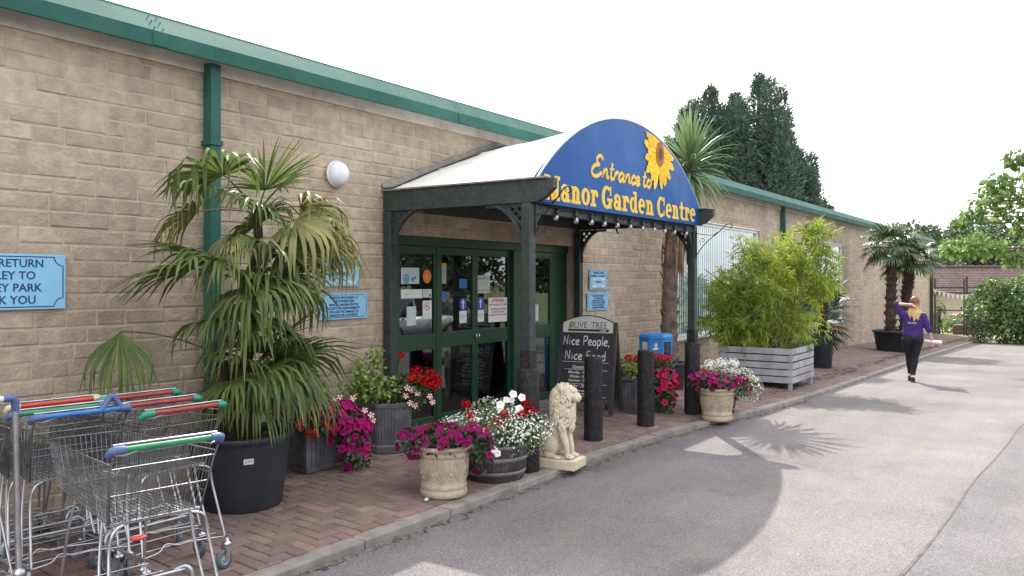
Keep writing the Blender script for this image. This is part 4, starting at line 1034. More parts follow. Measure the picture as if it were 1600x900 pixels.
def square_planter(label, x, y, z, rz, s=.21, h=.42, mat=None):
    mat = mat or m_lead; t = thing('lead_planter', label, 'planter', (x, y, z), rz, 'lead grey planters')
    mb = MB(); b = s + .012
    mb.bbox(-b, b, -b, b, 0, .05, .006); mb.bbox(-s, s, -s, s, .05, h - .05, .006)
    for sx in (-1, 1):
        for sy in (-1, 1): mb.bbox(sx * s - .022 + sx * .004, sx * s + .022 + sx * .004, sy * s - .022 + sy * .004, sy * s + .022 + sy * .004, .05, h - .048, .006)
    for k in range(-3, 4):
        for q in (-1, 1):
            mb.bbox(k * .05 - .008, k * .05 + .008, q * (s + .004) - .004, q * (s + .004) + .004, .08, h - .08, .003)
            mb.bbox(q * (s + .004) - .004, q * (s + .004) + .004, k * .05 - .008, k * .05 + .008, .08, h - .08, .003)
    mb.build('body', mat, t)
    mb = MB()
    for q in (-1, 1): mb.bbox(-b - .01, b + .01, q * b - .02, q * b + .02, h - .05, h, .008); mb.bbox(q * b - .0195, q * b + .0195, -b + .02, b - .02, h - .05, h - .001, .008)
    mb.build('rim', mat, t); mb = MB(); mb.box(-s, s, -s, s, h - .06, h - .03); mb.build('soil', m_soil, t); return t
def oct_planter(label, x, y, z, r=.26, h=.48):
    t = thing('lead_planter', label, 'planter', (x, y, z), .39, 'lead grey planters')
    mb = MB(); pr = [(r * .98, 0), (r * .98, .06), (r * .95, .075), (r * .93, .08)]
    mb.lathe([(0, 0)] + pr, 8, smooth=False); mb.lathe([(r * .93, .08), (r * 1.0, h - .045)], 8, smooth=False)
    n = 48
    for k in range(n):                                          # fluting
        a = 2 * PI * (k + .5) / n; seg = PI / 4; loc_a = (a % seg) - seg / 2; f = math.cos(seg / 2) / math.cos(loc_a)
        p0 = Vector((r * .93 * f * math.cos(a), r * .93 * f * math.sin(a), .10)); p1 = Vector((r * 1.0 * f * math.cos(a), r * 1.0 * f * math.sin(a), h - .06)); mb.tube([p0, p1], .009, 5)
    mb.build('body', m_lead, t)
    mb = MB(); mb.lathe([(r * 1.0, h - .045), (r * 1.05, h - .04), (r * 1.06, h - .005), (r * 1.04, h), (r * .95, h), (r * .94, h - .05)], 8, smooth=False); mb.build('rim', m_lead, t)
    mb = MB(); mb.lathe([(0, h - .03), (r * .94, h - .04)], 8); mb.build('soil', m_soil, t); return t

# ---- round pot of plum petunias at the near corner
cream_pot('cream stone pot of plum petunias nearest the road, beside the half barrel', 5.17, 4.24, .012)
p = plant('petunia_plant', 'plum petunias spilling over the cream stone pot beside the half barrel', 'flowers', (5.17, 4.24, .38), 'petunias in pots')
rnd = random.Random(21); E = [((5.17, 4.24, .45), (.27, .27, .12)), ((5.05, 4.38, .44), (.20, .20, .11)), ((5.33, 4.07, .42), (.16, .16, .15)), ((5.38, 4.03, .32), (.10, .11, .14))]
mb = MB(); foliage(mb, rnd, E, 1100, .055, .017, .7, droop=.25); wb(mb, 'foliage', m_leafdk, p); blooms(F_PLUM, 'flower', p, rnd, E, 98, .040, (.9, 1.2))
# ---- half barrel of white flowers
barrel('dark half barrel planter full of white flowers beside the stone lion', 5.91, 4.28, .012)
p = plant('flowering_plant', 'cloud of small white flowers with red geraniums in the half barrel by the lion', 'flowers', (5.91, 4.28, .30), 'mixed planting in barrels')
rnd = random.Random(22); E = [((5.91, 4.30, .42), (.42, .42, .17)), ((6.12, 4.12, .40), (.30, .28, .17)), ((5.68, 4.45, .42), (.25, .25, .13)), ((6.0, 4.05, .36), (.30, .22, .15)), ((5.95, 4.32, .56), (.22, .22, .12))]
mb = MB(); foliage(mb, rnd, E, 3800, .03, .008, .7, droop=.05); wb(mb, 'foliage', m_gyp, p)
def tiny(name, parent, rnd, E, n, r, mat, face=-.3, cz=None):
    mb = MB()
    for _ in range(n):
        q, nr = on_ell(rnd, E, .08, .55)
        if Vector((nr.x, nr.y, 0)).dot(Vector((-.55, -.83, 0))) < face and nr.z < .4: continue
        if q.y > 5.88: continue
        q = q + nr * rnd.uniform(0, .03); d = (nr + rv(rnd) * .6).normalized(); a = d.orthogonal().normalized(); a.rotate(Quaternion(d, rnd.uniform(0, 6))); b = d.cross(a); s = r * rnd.uniform(.7, 1.25)
        mb.add([q + (a * math.cos(2 * PI * k / 5) + b * math.sin(2 * PI * k / 5)) * s for k in range(5)] + [q - d * s * .3], [(5, k, (k + 1) % 5) for k in range(5)])
    o = wb(mb, name, mat, parent); o['kind'] = 'stuff'; return o
tiny('small_flowers', p, rnd, E, 1500, .0105, m_whitef)
for q, me, nm in (((5.63, 4.33, .58), H_RED, 'flower_head'), ((5.74, 4.45, .65), H_RED, 'flower_head'), ((5.86, 4.12, .58), H_RED, 'flower_head'), ((5.96, 4.0, .58), H_RED, 'flower_head'), ((6.15, 4.10, .63), H_RED, 'flower_head'), ((6.2, 4.05, .57), H_RED, 'flower_head'), ((5.80, 4.16, .52), H_COR, 'flower_head')): put(me, nm, p, Vector(q), Vector((-.3, -.5, .6)), rnd.uniform(.62, .8), rnd)
for q in ((6.0, 4.2, .68), (6.05, 4.16, .73), (6.08, 4.2, .67), (5.9, 4.2, .62), (5.85, 4.16, .66), (5.97, 4.04, .62), (5.58, 4.0, .30), (5.56, 4.02, .33), (6.1, 4.1, .7)): put(F_CRM, 'cream_flower', p, Vector(q), Vector((-.5, -.6, .4)), rnd.uniform(.8, 1.05), rnd)
# ---- lead octagon with ivy and geraniums
oct_planter('tall fluted eight sided lead grey planter left of the glass doors', 6.0, 5.66, .075)
p = plant('geranium_plant', 'red geraniums, striped petunias and pale variegated ivy in the eight sided planter', 'flowers', (6.0, 5.66, .53))
rnd = random.Random(23); E = [((5.94, 5.66, .66), (.28, .20, .13)), ((5.82, 5.72, .70), (.22, .14, .14))]; E2 = [((6.18, 5.5, .68), (.22, .2, .16)), ((6.1, 5.5, .56), (.2, .16, .12))]
mb = MB(); foliage(mb, rnd, E, 900, .05, .02, .6); foliage(mb, rnd, [((5.95, 5.76, .95), (.10, .08, .20)), ((5.75, 5.78, .86), (.10, .07, .13))], 240, .045, .018, .9)
for k in range(46):
    x = 5.62 - .005 * k + rnd.uniform(-.03, .03); z = .62 + .008 * k; leaf(mb, Vector((x, 5.86 - rnd.random() * .05, z)), rv(rnd), rv(rnd), .04, .016)
wb(mb, 'ivy', m_leafvar, p)
mb = MB(); foliage(mb, rnd, E2, 420, .055, .024, .6); foliage(mb, rnd, E, 350, .045, .018, .8)
stalks = [((6.22, 5.45, .84), 1.0), ((6.08, 5.38, .78), 1.1), ((6.33, 5.36, .80), 1.05), ((6.22, 5.34, .74), 1.2), ((6.38, 5.32, .75), 1.0), ((6.30, 5.30, .70), 1.1), ((6.10, 5.55, 1.0), .75)]
for q, s in stalks: mb.tube([(6.05, 5.6, .56), Vector(q) - Vector((.02, .0, .06)), Vector(q)], .004, 5)
wb(mb, 'foliage', m_leaf, p)
for q, s in stalks: put(H_RED, 'flower_head', p, Vector(q), Vector((-.2, -.5, .8)), s, rnd)
for q in ((6.0, 5.40, .62), (6.04, 5.36, .68), (6.10, 5.34, .64), (6.02, 5.36, .55), (6.08, 5.35, .52), (6.22, 5.28, .60), (6.25, 5.27, .54), (6.0, 5.38, .70)): put(F_STR, 'striped_flower', p, Vector(q), Vector((-.5, -.75, .2)), 1.0, rnd)
# ---- square lead planter with the magenta cascade
square_planter('square lead grey planter under cascading magenta petunias by the wall', 5.04, 5.70, .075, 0)
p = plant('petunia_plant', 'magenta petunias cascading to the paving from the square lead planter by the wall', 'flowers', (5.04, 5.62, .48), 'petunias in pots')
rnd = random.Random(24); E = [((5.08, 5.50, .55), (.30, .22, .14)), ((5.20, 5.36, .42), (.22, .15, .18)), ((5.24, 5.32, .22), (.19, .11, .17)), ((5.0, 5.48, .52), (.3, .2, .12))]
mb = MB(); foliage(mb, rnd, E, 1500, .055, .018, .6, droop=.3); foliage(mb, rnd, [((4.75, 5.6, .56), (.24, .2, .13))], 420, .05, .026, .6); wb(mb, 'foliage', m_leafdk, p)
blooms(F_MAG, 'flower', p, rnd, E[:3], 92, .044, (.85, 1.2))
for q in ((4.62, 5.50, .62), (4.82, 5.38, .62), (4.68, 5.40, .53), (4.87, 5.36, .70), (4.76, 5.33, .45), (4.90, 5.32, .50), (5.02, 5.38, .62), (4.86, 5.42, .66)): put(H_COR if q[2] < .6 else H_RED, 'flower_head', p, Vector(q), Vector((-.4, -.6, .6)), rnd.uniform(.9, 1.15), rnd)
for q in ((5.15, 5.42, .70), (5.25, 5.36, .69), (5.40, 5.36, .56), (5.42, 5.30, .52), (5.44, 5.3, .47), (5.05, 5.4, .70)): put(F_STR, 'striped_flower', p, Vector(q), Vector((-.5, -.7, .4)), 1.0, rnd)
# ---- behind the bollards
square_planter('square dark lead planter between the chalkboard and the blue bin', 9.76, 4.86, .035, 0, .21, .47)
p = plant('flowering_plant', 'yellow green leaves with a few dark red geraniums beside the chalkboard', 'flowers', (9.76, 4.86, .48), 'mixed planting in barrels')
rnd = random.Random(25); E = [((9.70, 4.80, .58), (.22, .24, .13))]; mb = MB(); foliage(mb, rnd, E, 520, .06, .024, .6); wb(mb, 'foliage', m_leafvar, p)
for q in ((9.58, 4.78, .74), (9.66, 4.70, .72), (9.74, 4.62, .70)): put(H_RED, 'flower_head', p, Vector(q), Vector((-.4, -.5, .7)), 1.0, rnd)
square_planter('square dark lead planter in front of the blue bin beside the canopy post', 10.16, 4.74, .03, 0, .18, .45)
p = plant('petunia_plant', 'rose pink petunias and coral geraniums hanging down in front of the blue bin', 'flowers', (10.16, 4.7, .45), 'petunias in pots')
rnd = random.Random(26); E = [((10.05, 4.58, .60), (.28, .22, .14)), ((9.98, 4.46, .42), (.22, .17, .18)), ((9.95, 4.42, .20), (.17, .13, .18))]
mb = MB(); foliage(mb, rnd, E, 1000, .06, .024, .6, droop=.2); wb(mb, 'foliage', m_leaf, p); blooms(F_PINK, 'flower', p, rnd, E[1:], 46, .06, (.95, 1.3))
for q in ((9.90, 4.45, .74), (10.0, 4.40, .73), (9.84, 4.5, .76), (9.86, 4.40, .52), (10.0, 4.32, .44), (9.95, 4.34, .36), (9.84, 4.42, .50), (10.02, 4.30, .40)): put(H_COR, 'flower_head', p, Vector(q), Vector((-.5, -.6, .5)), 1.15, rnd)
# ---- right hand cream pot and barrel
cream_pot('cream stone pot of magenta petunias on the kerb beyond the canopy', 9.92, 3.72, .0)
p = plant('petunia_plant', 'magenta petunias in the cream stone pot on the kerb beyond the canopy', 'flowers', (9.92, 3.72, .38), 'petunias in pots')
rnd = random.Random(27); E = [((9.92, 3.72, .47), (.28, .28, .12)), ((10.06, 3.52, .42), (.18, .18, .16)), ((9.85, 3.85, .48), (.2, .2, .1))]
mb = MB(); foliage(mb, rnd, E, 900, .06, .02, .7); wb(mb, 'foliage', m_leafdk, p); blooms(F_MAG, 'flower', p, rnd, E, 62, .055)
barrel('small dark half barrel of white flowers behind the cream pot beyond the canopy', 10.52, 3.99, -.01, .30, .34)
p = plant('flowering_plant', 'white flowers trailing from the half barrel behind the cream pot beyond the canopy', 'flowers', (10.52, 3.99, .32), 'mixed planting in barrels')
rnd = random.Random(28); E = [((10.50, 3.98, .46), (.36, .36, .16)), ((10.70, 3.72, .40), (.28, .24, .19)), ((10.85, 3.60, .30), (.15, .15, .16))]
mb = MB(); foliage(mb, rnd, E, 2200, .035, .009, .7); wb(mb, 'foliage', m_gyp, p); tiny('small_flowers', p, rnd, E, 1100, .011, m_whitef)
for q in ((10.30, 3.96, .64), (10.42, 3.84, .66), (10.55, 3.74, .65)): put(H_WHT, 'flower_head', p, Vector(q), Vector((-.4, -.4, .8)), 1.3, rnd)
put(H_COR, 'flower_head', p, Vector((10.12, 3.98, .58)), Vector((-.5, -.5, .6)), .8, rnd)

# ================================================================== palms
def fan(mb, hub, axis, side, R, nseg, spread, droop, rnd, wmax=.028, free=.42, ymax=5.9, stiff=.0, mi=0):
    axis = axis.normalized(); side = (side - axis * side.dot(axis)).normalized(); nrm = axis.cross(side)
    st = 6
    for k in range(nseg):
        a = (k / (nseg - 1) - .5) * spread + rnd.uniform(-.07, .07)
        d = (axis * math.cos(a) + side * math.sin(a)).normalized(); Rk = R * (1 - .22 * (abs(a) / (spread / 2)) ** 2) * rnd.uniform(.88, 1.08)
        gk = min(1.15, droop * rnd.uniform(.5, 1.35)); w = min(wmax, spread / nseg * R * free * .62) * rnd.uniform(.85, 1.1)
        p = hub.copy(); ps = []; cur = d.copy()
        brk = free + rnd.uniform(-.06, .1)
        for i in range(st + 1):
            t = i / st; ps.append((p.copy(), t))
            g = max(0, (t - brk * .7)) / (1 - brk * .7); dd = (d * (1 - gk * min(1, g * 1.8)) + Vector((0, 0, -1)) * gk * min(1, g * 1.8) * 1.05)
            if dd.length < .05: dd = Vector((0, 0, -1))
            p = p + dd.normalized() * Rk / st
        vs = []
        for i, (q, t) in enumerate(ps):
            tg = (ps[min(i + 1, st)][0] - ps[max(i - 1, 0)][0]).normalized(); s = tg.cross(nrm)
            if s.length < .15: s = tg.cross(side)
            s.normalize(); n2 = s.cross(tg); ww = w * min(1, .12 + t / free) if t < free else w * (1 - ((t - free) / (1 - free)) ** 1.6 * .93)
            for c in (-1, 0, 1):
                v = q + s * ww * c - n2 * (ww * .45 if c == 0 else 0); v.y = min(v.y, ymax - .004 * (k % 5)); vs.append(v)
        mb.add(vs, [(3 * i + j, 3 * i + j + 1, 3 * i + j + 4, 3 * i + j + 3) for i in range(st) for j in range(2)], mi, True)
def frond(parent, C, az, el, pet, R, mat, rnd, nseg=30, spread=3.9, droop=.8, sag=.35, ymax=5.9, wmax=.021, free=.36, twist=0):
    d0 = Vector((math.cos(az) * math.cos(el), math.sin(az) * math.cos(el), math.sin(el)))
    pts = []; p = Vector(C); d = d0.copy()
    for i in range(6):
        q = p.copy(); q.y = min(q.y, ymax - .01); pts.append(q); d = (d + Vector((0, 0, -sag / 5))).normalized(); p = p + d * pet / 5
    hub = pts[-1]; side = d.cross(Vector((0, 0, 1)))
    if side.length < .1: side = Vector((-math.sin(az), math.cos(az), 0))
    side.normalize()
    if twist: side.rotate(Quaternion(d, twist))
    mb = MB(); mb.tube(pts, [.011, .009, .008, .007, .007, .006], 6); fan(mb, hub, d, side, R, nseg, spread, droop, rnd, wmax, free, ymax)
    return wb(mb, 'frond', mat, parent)
def palm_trunk(parent, pts, rs, mat, rnd, rough=.02, name='trunk', stubs=90, ymax=9):
    mb = MB(); P = cr(pts, 5); n = len(P); R = []
    for i in range(n):
        f = i / (n - 1) * (len(rs) - 1); a = int(min(f, len(rs) - 2)); R.append(rs[a] + (rs[a + 1] - rs[a]) * (f - a))
    mb.tube(P, [r * (1 + rough * 3 * math.sin(i * 2.3)) for i, r in enumerate(R)], 12)
    for k in range(stubs):                                          # cut leaf bases and fibres
        i = rnd.randrange(n); a = rnd.uniform(0, 6.28); r = R[i]; p = P[i] + Vector((0, 0, rnd.uniform(-.03, .03))); d = Vector((math.cos(a), math.sin(a), 0))
        s = Vector((-d.y, d.x, 0)) * r * .28; b = p + d * r * .85; t = p + d * r * rnd.uniform(1.2, 1.55) + Vector((0, 0, r * rnd.uniform(.2, .9)))
        mb.add([b - s, b + s, t + s * .5, t - s * .5, b - s - Vector((0, 0, r * .5)), b + s - Vector((0, 0, r * .5))], [(0, 1, 2, 3), (4, 5, 2, 3), (4, 3, 0), (5, 1, 2)])
    return wb(mb, name, mat, parent)
def round_pot(name, label, x, y, z, rb, rt, h, group=None, lip=.03, n=40):
    t = thing(name, label, 'plant pot', (x, y, z), 0, group)
    mb = MB(); mb.lathe([(0, 0), (rb, 0), (rb + .006, .01), (rt - .012, h - .055), (rt - .01, h - .05), (rt + lip * .5, h - .045), (rt + lip * .55, h - .005), (rt + lip * .4, h), (rt - .015, h), (rt - .02, h - .06)], n); mb.build('pot', m_plastic, t)
    mb = MB(); rnd = random.Random(int(x * 10)); mb.lathe([(0, h - .05), (rt * .5, h - .045), (rt - .02, h - .065)], 24, jitter=lambda a, q: 1); mb.build('soil', m_soil, t); return t
# ---- the big fan palm by the downpipe
PC = (3.97, 5.26)
t = round_pot('plant_pot', 'large black plastic pot with a white label holding the tall fan palm by the trolleys', PC[0], PC[1], .05, .305, .385, .55, 'black plastic pots')
mb = MB(); av = math.atan2(-.80, -.42); m = Matrix.Rotation(av, 4, 'Z') @ Matrix.Translation((.363, 0, .385)) @ Matrix.Rotation(.14, 4, 'Y')
mb.box(-.002, .0015, -.035, .035, -.02, .02, 0, m); add_text(mb, '£295', 0, 0, 0, .028, 1, mat=m @ Matrix.Translation((.0022, 0, -.008)) @ Matrix.Rotation(PI / 2, 4, 'Z'), depth=.0005); mb.build('price_label', [m_papr, m_ink], t)
fp = thing('fan_palm', 'tall fan palm with drooping fronds in the large black pot beside the green downpipe', 'palm', (PC[0], PC[1], .56))
rnd = random.Random(31)
palm_trunk(fp, [(3.95, 5.28, .50), (3.96, 5.27, .8), (3.98, 5.22, 1.1)], [.125, .12, .085], m_fibre, rnd, stubs=120)
palm_trunk(fp, [(3.82, 5.34, .50), (3.80, 5.30, .8), (3.80, 5.26, 1.15)], [.09, .085, .06], m_fibre, rnd, stubs=60)
palm_trunk(fp, [(3.98, 5.22, 1.05), (4.02, 5.2, 1.4), (3.98, 5.18, 1.72), (4.06, 5.16, 2.0), (4.02, 5.14, 2.27)], [.05, .045, .04, .035, .032], m_fibre, rnd, stubs=40)
A = math.radians
def fr(C, az, el, pet, R, mat=m_palm, **k): return frond(fp, C, A(az), A(el), pet, R, mat, rnd, **k)
top = (4.03, 5.13, 2.26); mid = (3.98, 5.18, 1.72); low = (4.0, 5.15, 1.06)
for az, el, pet, R, mt, dr, tw, sp in ((195, 42, .46, .60, m_palm, .95, .3, 3.4), (228, 25, .24, .52, m_palm, .7, -.5, 3.2), (258, 62, .20, .52, m_palm, .2, .2, 2.6), (292, 55, .26, .46, m_palm, .25, .5, 2.4), (316, 22, .32, .54, m_palmold, .95, -.4, 3.0), (285, 2, .34, .60, m_palmold, .95, .6, 3.2), (340, 4, .36, .50, m_palm, .9, .7, 3.0), (333, -6, .46, .52, m_palmold, 1.0, .9, 2.4), (0, -8, .34, .48, m_palmold, 1.0, -.3, 2.6), (172, 10, .48, .50, m_palmold, 1.0, .5, 2.8), (150, 40, .4, .46, m_palm, .8, 0, 3.2), (50, 35, .2, .4, m_palm, .7, .4, 3.2), (312, -8, .52, .55, m_palmold, 1.0, -.6, 2.8), (205, -14, .40, .40, m_palmold, 1.0, .2, 2.0)):
    fr(top, az, el, pet, R, mt, droop=dr, twist=tw, spread=sp, nseg=22)
for az, el, pet, R, dr, tw in ((184, 24, .52, .62, .45, .3), (208, 34, .36, .58, .75, -.4), (238, 10, .32, .62, .9, .3), (266, 20, .26, .60, .8, -.3), (296, 28, .26, .56, .45, .5), (318, 8, .28, .54, .95, -.4), (344, 18, .26, .46, .8, .6), (168, 40, .42, .5, .35, 0), (20, 35, .25, .42, .8, 0), (228, -10, .34, .55, .95, .5), (300, 62, .2, .48, .15, .2)):
    fr(mid, az, el, pet, R, droop=dr, twist=tw, spread=3.5, nseg=25)
for az, el, pet, R, dr, tw in ((284, 14, .22, .58, .85, .2), (316, 34, .30, .58, .5, -.5), (248, 22, .20, .55, .85, .4), (218, 36, .26, .48, .6, -.3), (342, 6, .34, .52, .95, .5), (296, 58, .20, .52, .2, .3), (10, 25, .3, .44, .8, 0), (262, 50, .22, .5, .4, -.4), (328, -8, .36, .55, 1.0, .4), (205, 6, .28, .52, .95, .3), (270, -6, .2, .5, 1.0, -.2)):
    fr(low, az, el, pet, R, droop=dr, twist=tw, spread=3.5, nseg=25)
for C_, az, el, pet, R, dr, tw, mt in (((4.03, 5.16, 2.0), 205, 5, .30, .56, 1.0, .4, m_palmold), ((4.03, 5.16, 2.0), 250, 15, .25, .58, .9, -.4, m_palm), ((4.03, 5.16, 2.0), 290, 10, .26, .58, .95, .5, m_palm), ((4.03, 5.16, 2.02), 232, 45, .22, .52, .6, .7, m_palm), ((4.0, 5.19, 1.42), 225, 8, .26, .56, .9, .4, m_palm), ((4.0, 5.19, 1.42), 275, 12, .24, .56, .85, -.5, m_palm), ((4.0, 5.19, 1.42), 190, 20, .34, .52, .8, .2, m_palm), ((4.0, 5.17, 1.0), 200, 0, .25, .5, 1.0, .3, m_palm), ((4.0, 5.17, .98), 240, -8, .22, .48, 1.0, -.3, m_palm)):
    fr(C_, az, el, pet, R, mt, droop=dr, twist=tw, spread=3.2, nseg=24)
mb = MB(); P_ = cr([(3.92, 5.26, 1.06), (3.72, 5.36, 1.24), (3.45, 5.44, 1.35), (3.2, 5.48, 1.39), (3.13, 5.47, 1.385)]); mb.tube(P_, .006, 6)
fan(mb, Vector((3.13, 5.47, 1.385)), Vector((-.10, -.16, -1.0)), Vector((.60, -.78, 0)), .62, 22, 1.9, 1.0, rnd, .024, .36, 5.88); wb(mb, 'frond', m_palm, fp)
# ---- tall cordyline behind the bin
t = round_pot('plant_pot', 'black plastic pot hidden behind the blue bin under the tall cordyline', 12.33, 5.42, zg(12.3, 5.4), .22, .27, .42, 'black plastic pots')
cp = thing('cordyline_palm', 'tall cordyline with sword leaves rising behind the arched sign in front of the window', 'palm', (12.33, 5.42, .36)); rnd = random.Random(33)
palm_trunk(cp, [(12.33, 5.42, .3), (12.33, 5.42, 1.2), (12.36, 5.38, 2.2), (12.48, 5.25, 3.2), (12.56, 5.19, 3.68)], [.13, .125, .12, .09, .07], m_bark, rnd, stubs=160)
mb = MB()
for k in range(170):
    z = rnd.uniform(2.35, 3.15); a = rnd.uniform(0, 6.28); cx, cy = 12.40 + (z - 2.4) * .1, 5.36 - (z - 2.4) * .11
    p0 = Vector((cx + .10 * math.cos(a), cy + .10 * math.sin(a), z)); l = rnd.uniform(.5, .9); o = Vector((math.cos(a), math.sin(a), 0)) * rnd.uniform(.03, .12)
    s = Vector((-math.sin(a), math.cos(a), 0)) * .014; P = [p0, p0 + o + Vector((0, 0, -.15 * l)), p0 + o * 1.1 + Vector((0, 0, -.6 * l)), p0 + o * .9 + Vector((0, 0, -l))]
    mb.add([q + s * w_ for q, w_ in zip(P, (1, 1, .8, .1))] + [q - s * w_ for q, w_ in zip(P, (1, 1, .8, .1))], [(i, i + 1, i + 5, i + 4) for i in range(3)])
wb(mb, 'dead_leaf_skirt', m_dead, cp)
m_cord = M('cordyline leaf', (.20, .28, .12), (.12, .20, .08), rough=.42, vscale=3, island=.3, hue=.015, trans=.3)
mb = MB(); top_ = Vector((12.57, 5.18, 3.72))
for k in range(150):
    f = k / 150; a = k * 2.399; el = A(85 - 125 * f ** .9); L_ = rnd.uniform(.75, 1.05) * (1 - .15 * f); d = Vector((math.cos(a) * math.cos(el), math.sin(a) * math.cos(el), math.sin(el)))
    p = top_ + Vector((0, 0, -.35 * f)); ps = [p.copy()]; dr = (.05 + .22 * f) * rnd.uniform(.6, 1.3)
    for i in range(6): d = (d + Vector((0, 0, -dr * (i / 3)))).normalized(); p = p + d * L_ / 6; ps.append(p.copy())
    vs = []
    for i, q in enumerate(ps):
        tg = (ps[min(i + 1, 6)] - ps[max(0, i - 1)]).normalized(); s = tg.cross(Vector((0, 0, 1)))
        if s.length < .1: s = Vector((-math.sin(a), math.cos(a), 0))
        s.normalize(); n2 = s.cross(tg); w_ = .030 * (.55, .9, 1, .95, .75, .45, .04)[i]
        for c in (-1, 0, 1):
            v = q + s * w_ * c - n2 * (w_ * .35 if c == 0 else 0)
            if v.z > 3.3: v.y = min(v.y, 5.66)
            else: v.y = min(v.y, 5.9)
            vs.append(v)
    mb.add(vs, [(3 * i + j, 3 * i + j + 1, 3 * i + j + 4, 3 * i + j + 3) for i in range(6) for j in range(2)], 0, True)
wb(mb, 'crown', m_cord, cp)
# ---- dark palm in the black pot past the wooden crate
z0 = zg(18.65, 4.62)
round_pot('plant_pot', 'black plastic pot with a bushy dark palm past the wooden crate', 18.65, 4.62, z0, .21, .26, .60, 'black plastic pots')
dp = thing('bushy_palm', 'bushy dark fan palm in a black pot between the bamboo crate and the far palms', 'palm', (18.65, 4.62, z0 + .55)); rnd = random.Random(35)
palm_trunk(dp, [(18.65, 4.62, z0 + .5), (18.68, 4.60, z0 + .95), (18.75, 4.58, 1.35)], [.10, .10, .07], m_fibre, rnd, stubs=60)
for k in range(26):
    az = k * 137.5 + rnd.uniform(-15, 15); z = .55 + .85 * (k / 26); el = -25 + 85 * (k / 26)
    frond(dp, (18.68, 4.6, z), A(az), A(el), rnd.uniform(.22, .38), rnd.uniform(.42, .55), m_dead if k in (3, 7) else m_palmdk, rnd, nseg=24, spread=4.0, droop=.18 + .3 * (1 - k / 26), sag=.15, wmax=.02, free=.5)
# ---- the far pair of palms
z0 = zg(26.5, 4.5)
t = thing('plant_pot', 'wide black tub holding two trunked palms near the far end of the wall', 'plant pot', (26.6, 4.45, z0), 0, 'black plastic pots')
mb = MB(); m = Matrix.Diagonal((1.0, .85, 1, 1)); mb.lathe([(0, 0), (.60, 0), (.61, .01), (.72, .56), (.76, .565), (.77, .62), (.74, .625), (.71, .6), (.70, .55)], 44, mat=m); mb.build('pot', m_plastic, t)
mb = MB(); mb.lathe([(0, .57), (.70, .55)], 24, mat=m); mb.build('soil', m_soil, t)
def trunk_palm(label, pts, rs, C, seed, n, R=.62):
    r_ = random.Random(seed); t = thing('trunk_palm', label, 'palm', (pts[0][0], pts[0][1], pts[0][2] + .05), 0, 'pair of palms in the wide tub')
    palm_trunk(t, pts, rs, m_fibre, r_, stubs=230)
    for k in range(n):
        f = k / n; az = k * 137.5; el = 70 - 95 * f
        frond(t, C, A(az), A(el), r_.uniform(.42, .58), R * r_.uniform(.85, 1.1), m_palmfar if f < .86 else m_palmold, r_, nseg=26, spread=4.1, droop=.35 + .45 * f, sag=.35, wmax=.026, free=.5, ymax=5.88)
    return t
trunk_palm('taller shaggy trunked palm standing left in the wide black tub', [(26.5, 4.58, z0 + .5), (26.52, 4.57, 1.2), (26.56, 4.55, 2.1), (26.62, 4.54, 2.72)], [.145, .14, .13, .12], (26.62, 4.54, 2.72), 41, 20)
trunk_palm('shorter trunked palm standing right in the wide black tub behind the walker', [(27.0, 4.28, z0 + .5), (27.1, 4.24, 1.2), (27.2, 4.18, 1.9), (27.24, 4.15, 2.3)], [.14, .14, .13, .12], (27.24, 4.15, 2.3), 42, 17, .6)

# ================================================================== bamboo in its slatted crate
ct = thing('slatted_crate', 'pale grey slatted timber crate holding the tall bamboo', 'planter', (14.55, 4.525, -.09))
m_slat = M('weathered slat', (.40, .40, .43), (.30, .30, .33), rough=.8, vscale=5, vdetail=8, bump=.4, bscale=40, dirt=(.16, .15, .14), dirt_scale=3, dirt_amt=.6)
X0, X1, Y0, Y1 = 13.9, 15.2, 3.92, 5.13; rnd = random.Random(44)
for x in (X0 + .03, X1 - .03):
    for y in (Y0 + .03, Y1 - .03): mb = MB(); mb.bbox(x - .03, x + .03, y - .03, y + .03, -.10 if x < 15 else -.12, .58, .004); wb(mb, 'corner_post', m_slat, ct)
for k in range(5):
    z = .025 + k * .12
    mb = MB(); mb.bbox(X0 - .022, X0 - .001, Y0 - .02, Y1 + .02, z + rnd.uniform(-.004, .004), z + .098, .003); wb(mb, 'slat', m_slat, ct)
    mb = MB(); mb.bbox(X1 + .001, X1 + .022, Y0 - .02, Y1 + .02, z, z + .098, .003); wb(mb, 'slat', m_slat, ct)
    for y0_, y1_ in ((Y0 - .022, Y0 - .001), (Y1 + .001, Y1 + .022)): mb = MB(); mb.bbox(X0 + .001, X1 - .001, y0_, y1_, z + rnd.uniform(-.004, .004), z + .098, .003); wb(mb, 'slat', m_slat, ct)
mb = MB(); mb.box(X0 + .01, X1 - .01, Y0 + .01, Y1 - .01, .02, .53); wb(mb, 'soil', m_soil, ct)
bb = thing('bamboo', 'tall feathery bamboo with sunlit yellow green top in the slatted crate', 'bamboo', (14.55, 4.525, .5)); rnd = random.Random(45)
BE = [((14.51, 4.64, 1.42), (.97, .9, .8)), ((14.25, 5.0, 1.50), (.60, .58, .52)), ((14.86, 4.12, 1.90), (.68, .6, .62)), ((15.04, 3.88, 2.34), (.36, .36, .38)), ((14.65, 4.42, 2.13), (.46, .46, .45)), ((14.08, 5.18, 1.10), (.48, .44, .46)), ((15.1, 3.78, 1.73), (.36, .34, .36)), ((14.5, 4.74, 2.30), (.28, .28, .32)), ((15.02, 3.90, 2.68), (.18, .18, .24)), ((14.35, 4.88, .85), (.57, .5, .42)), ((14.8, 4.26, .98), (.63, .55, .5))]
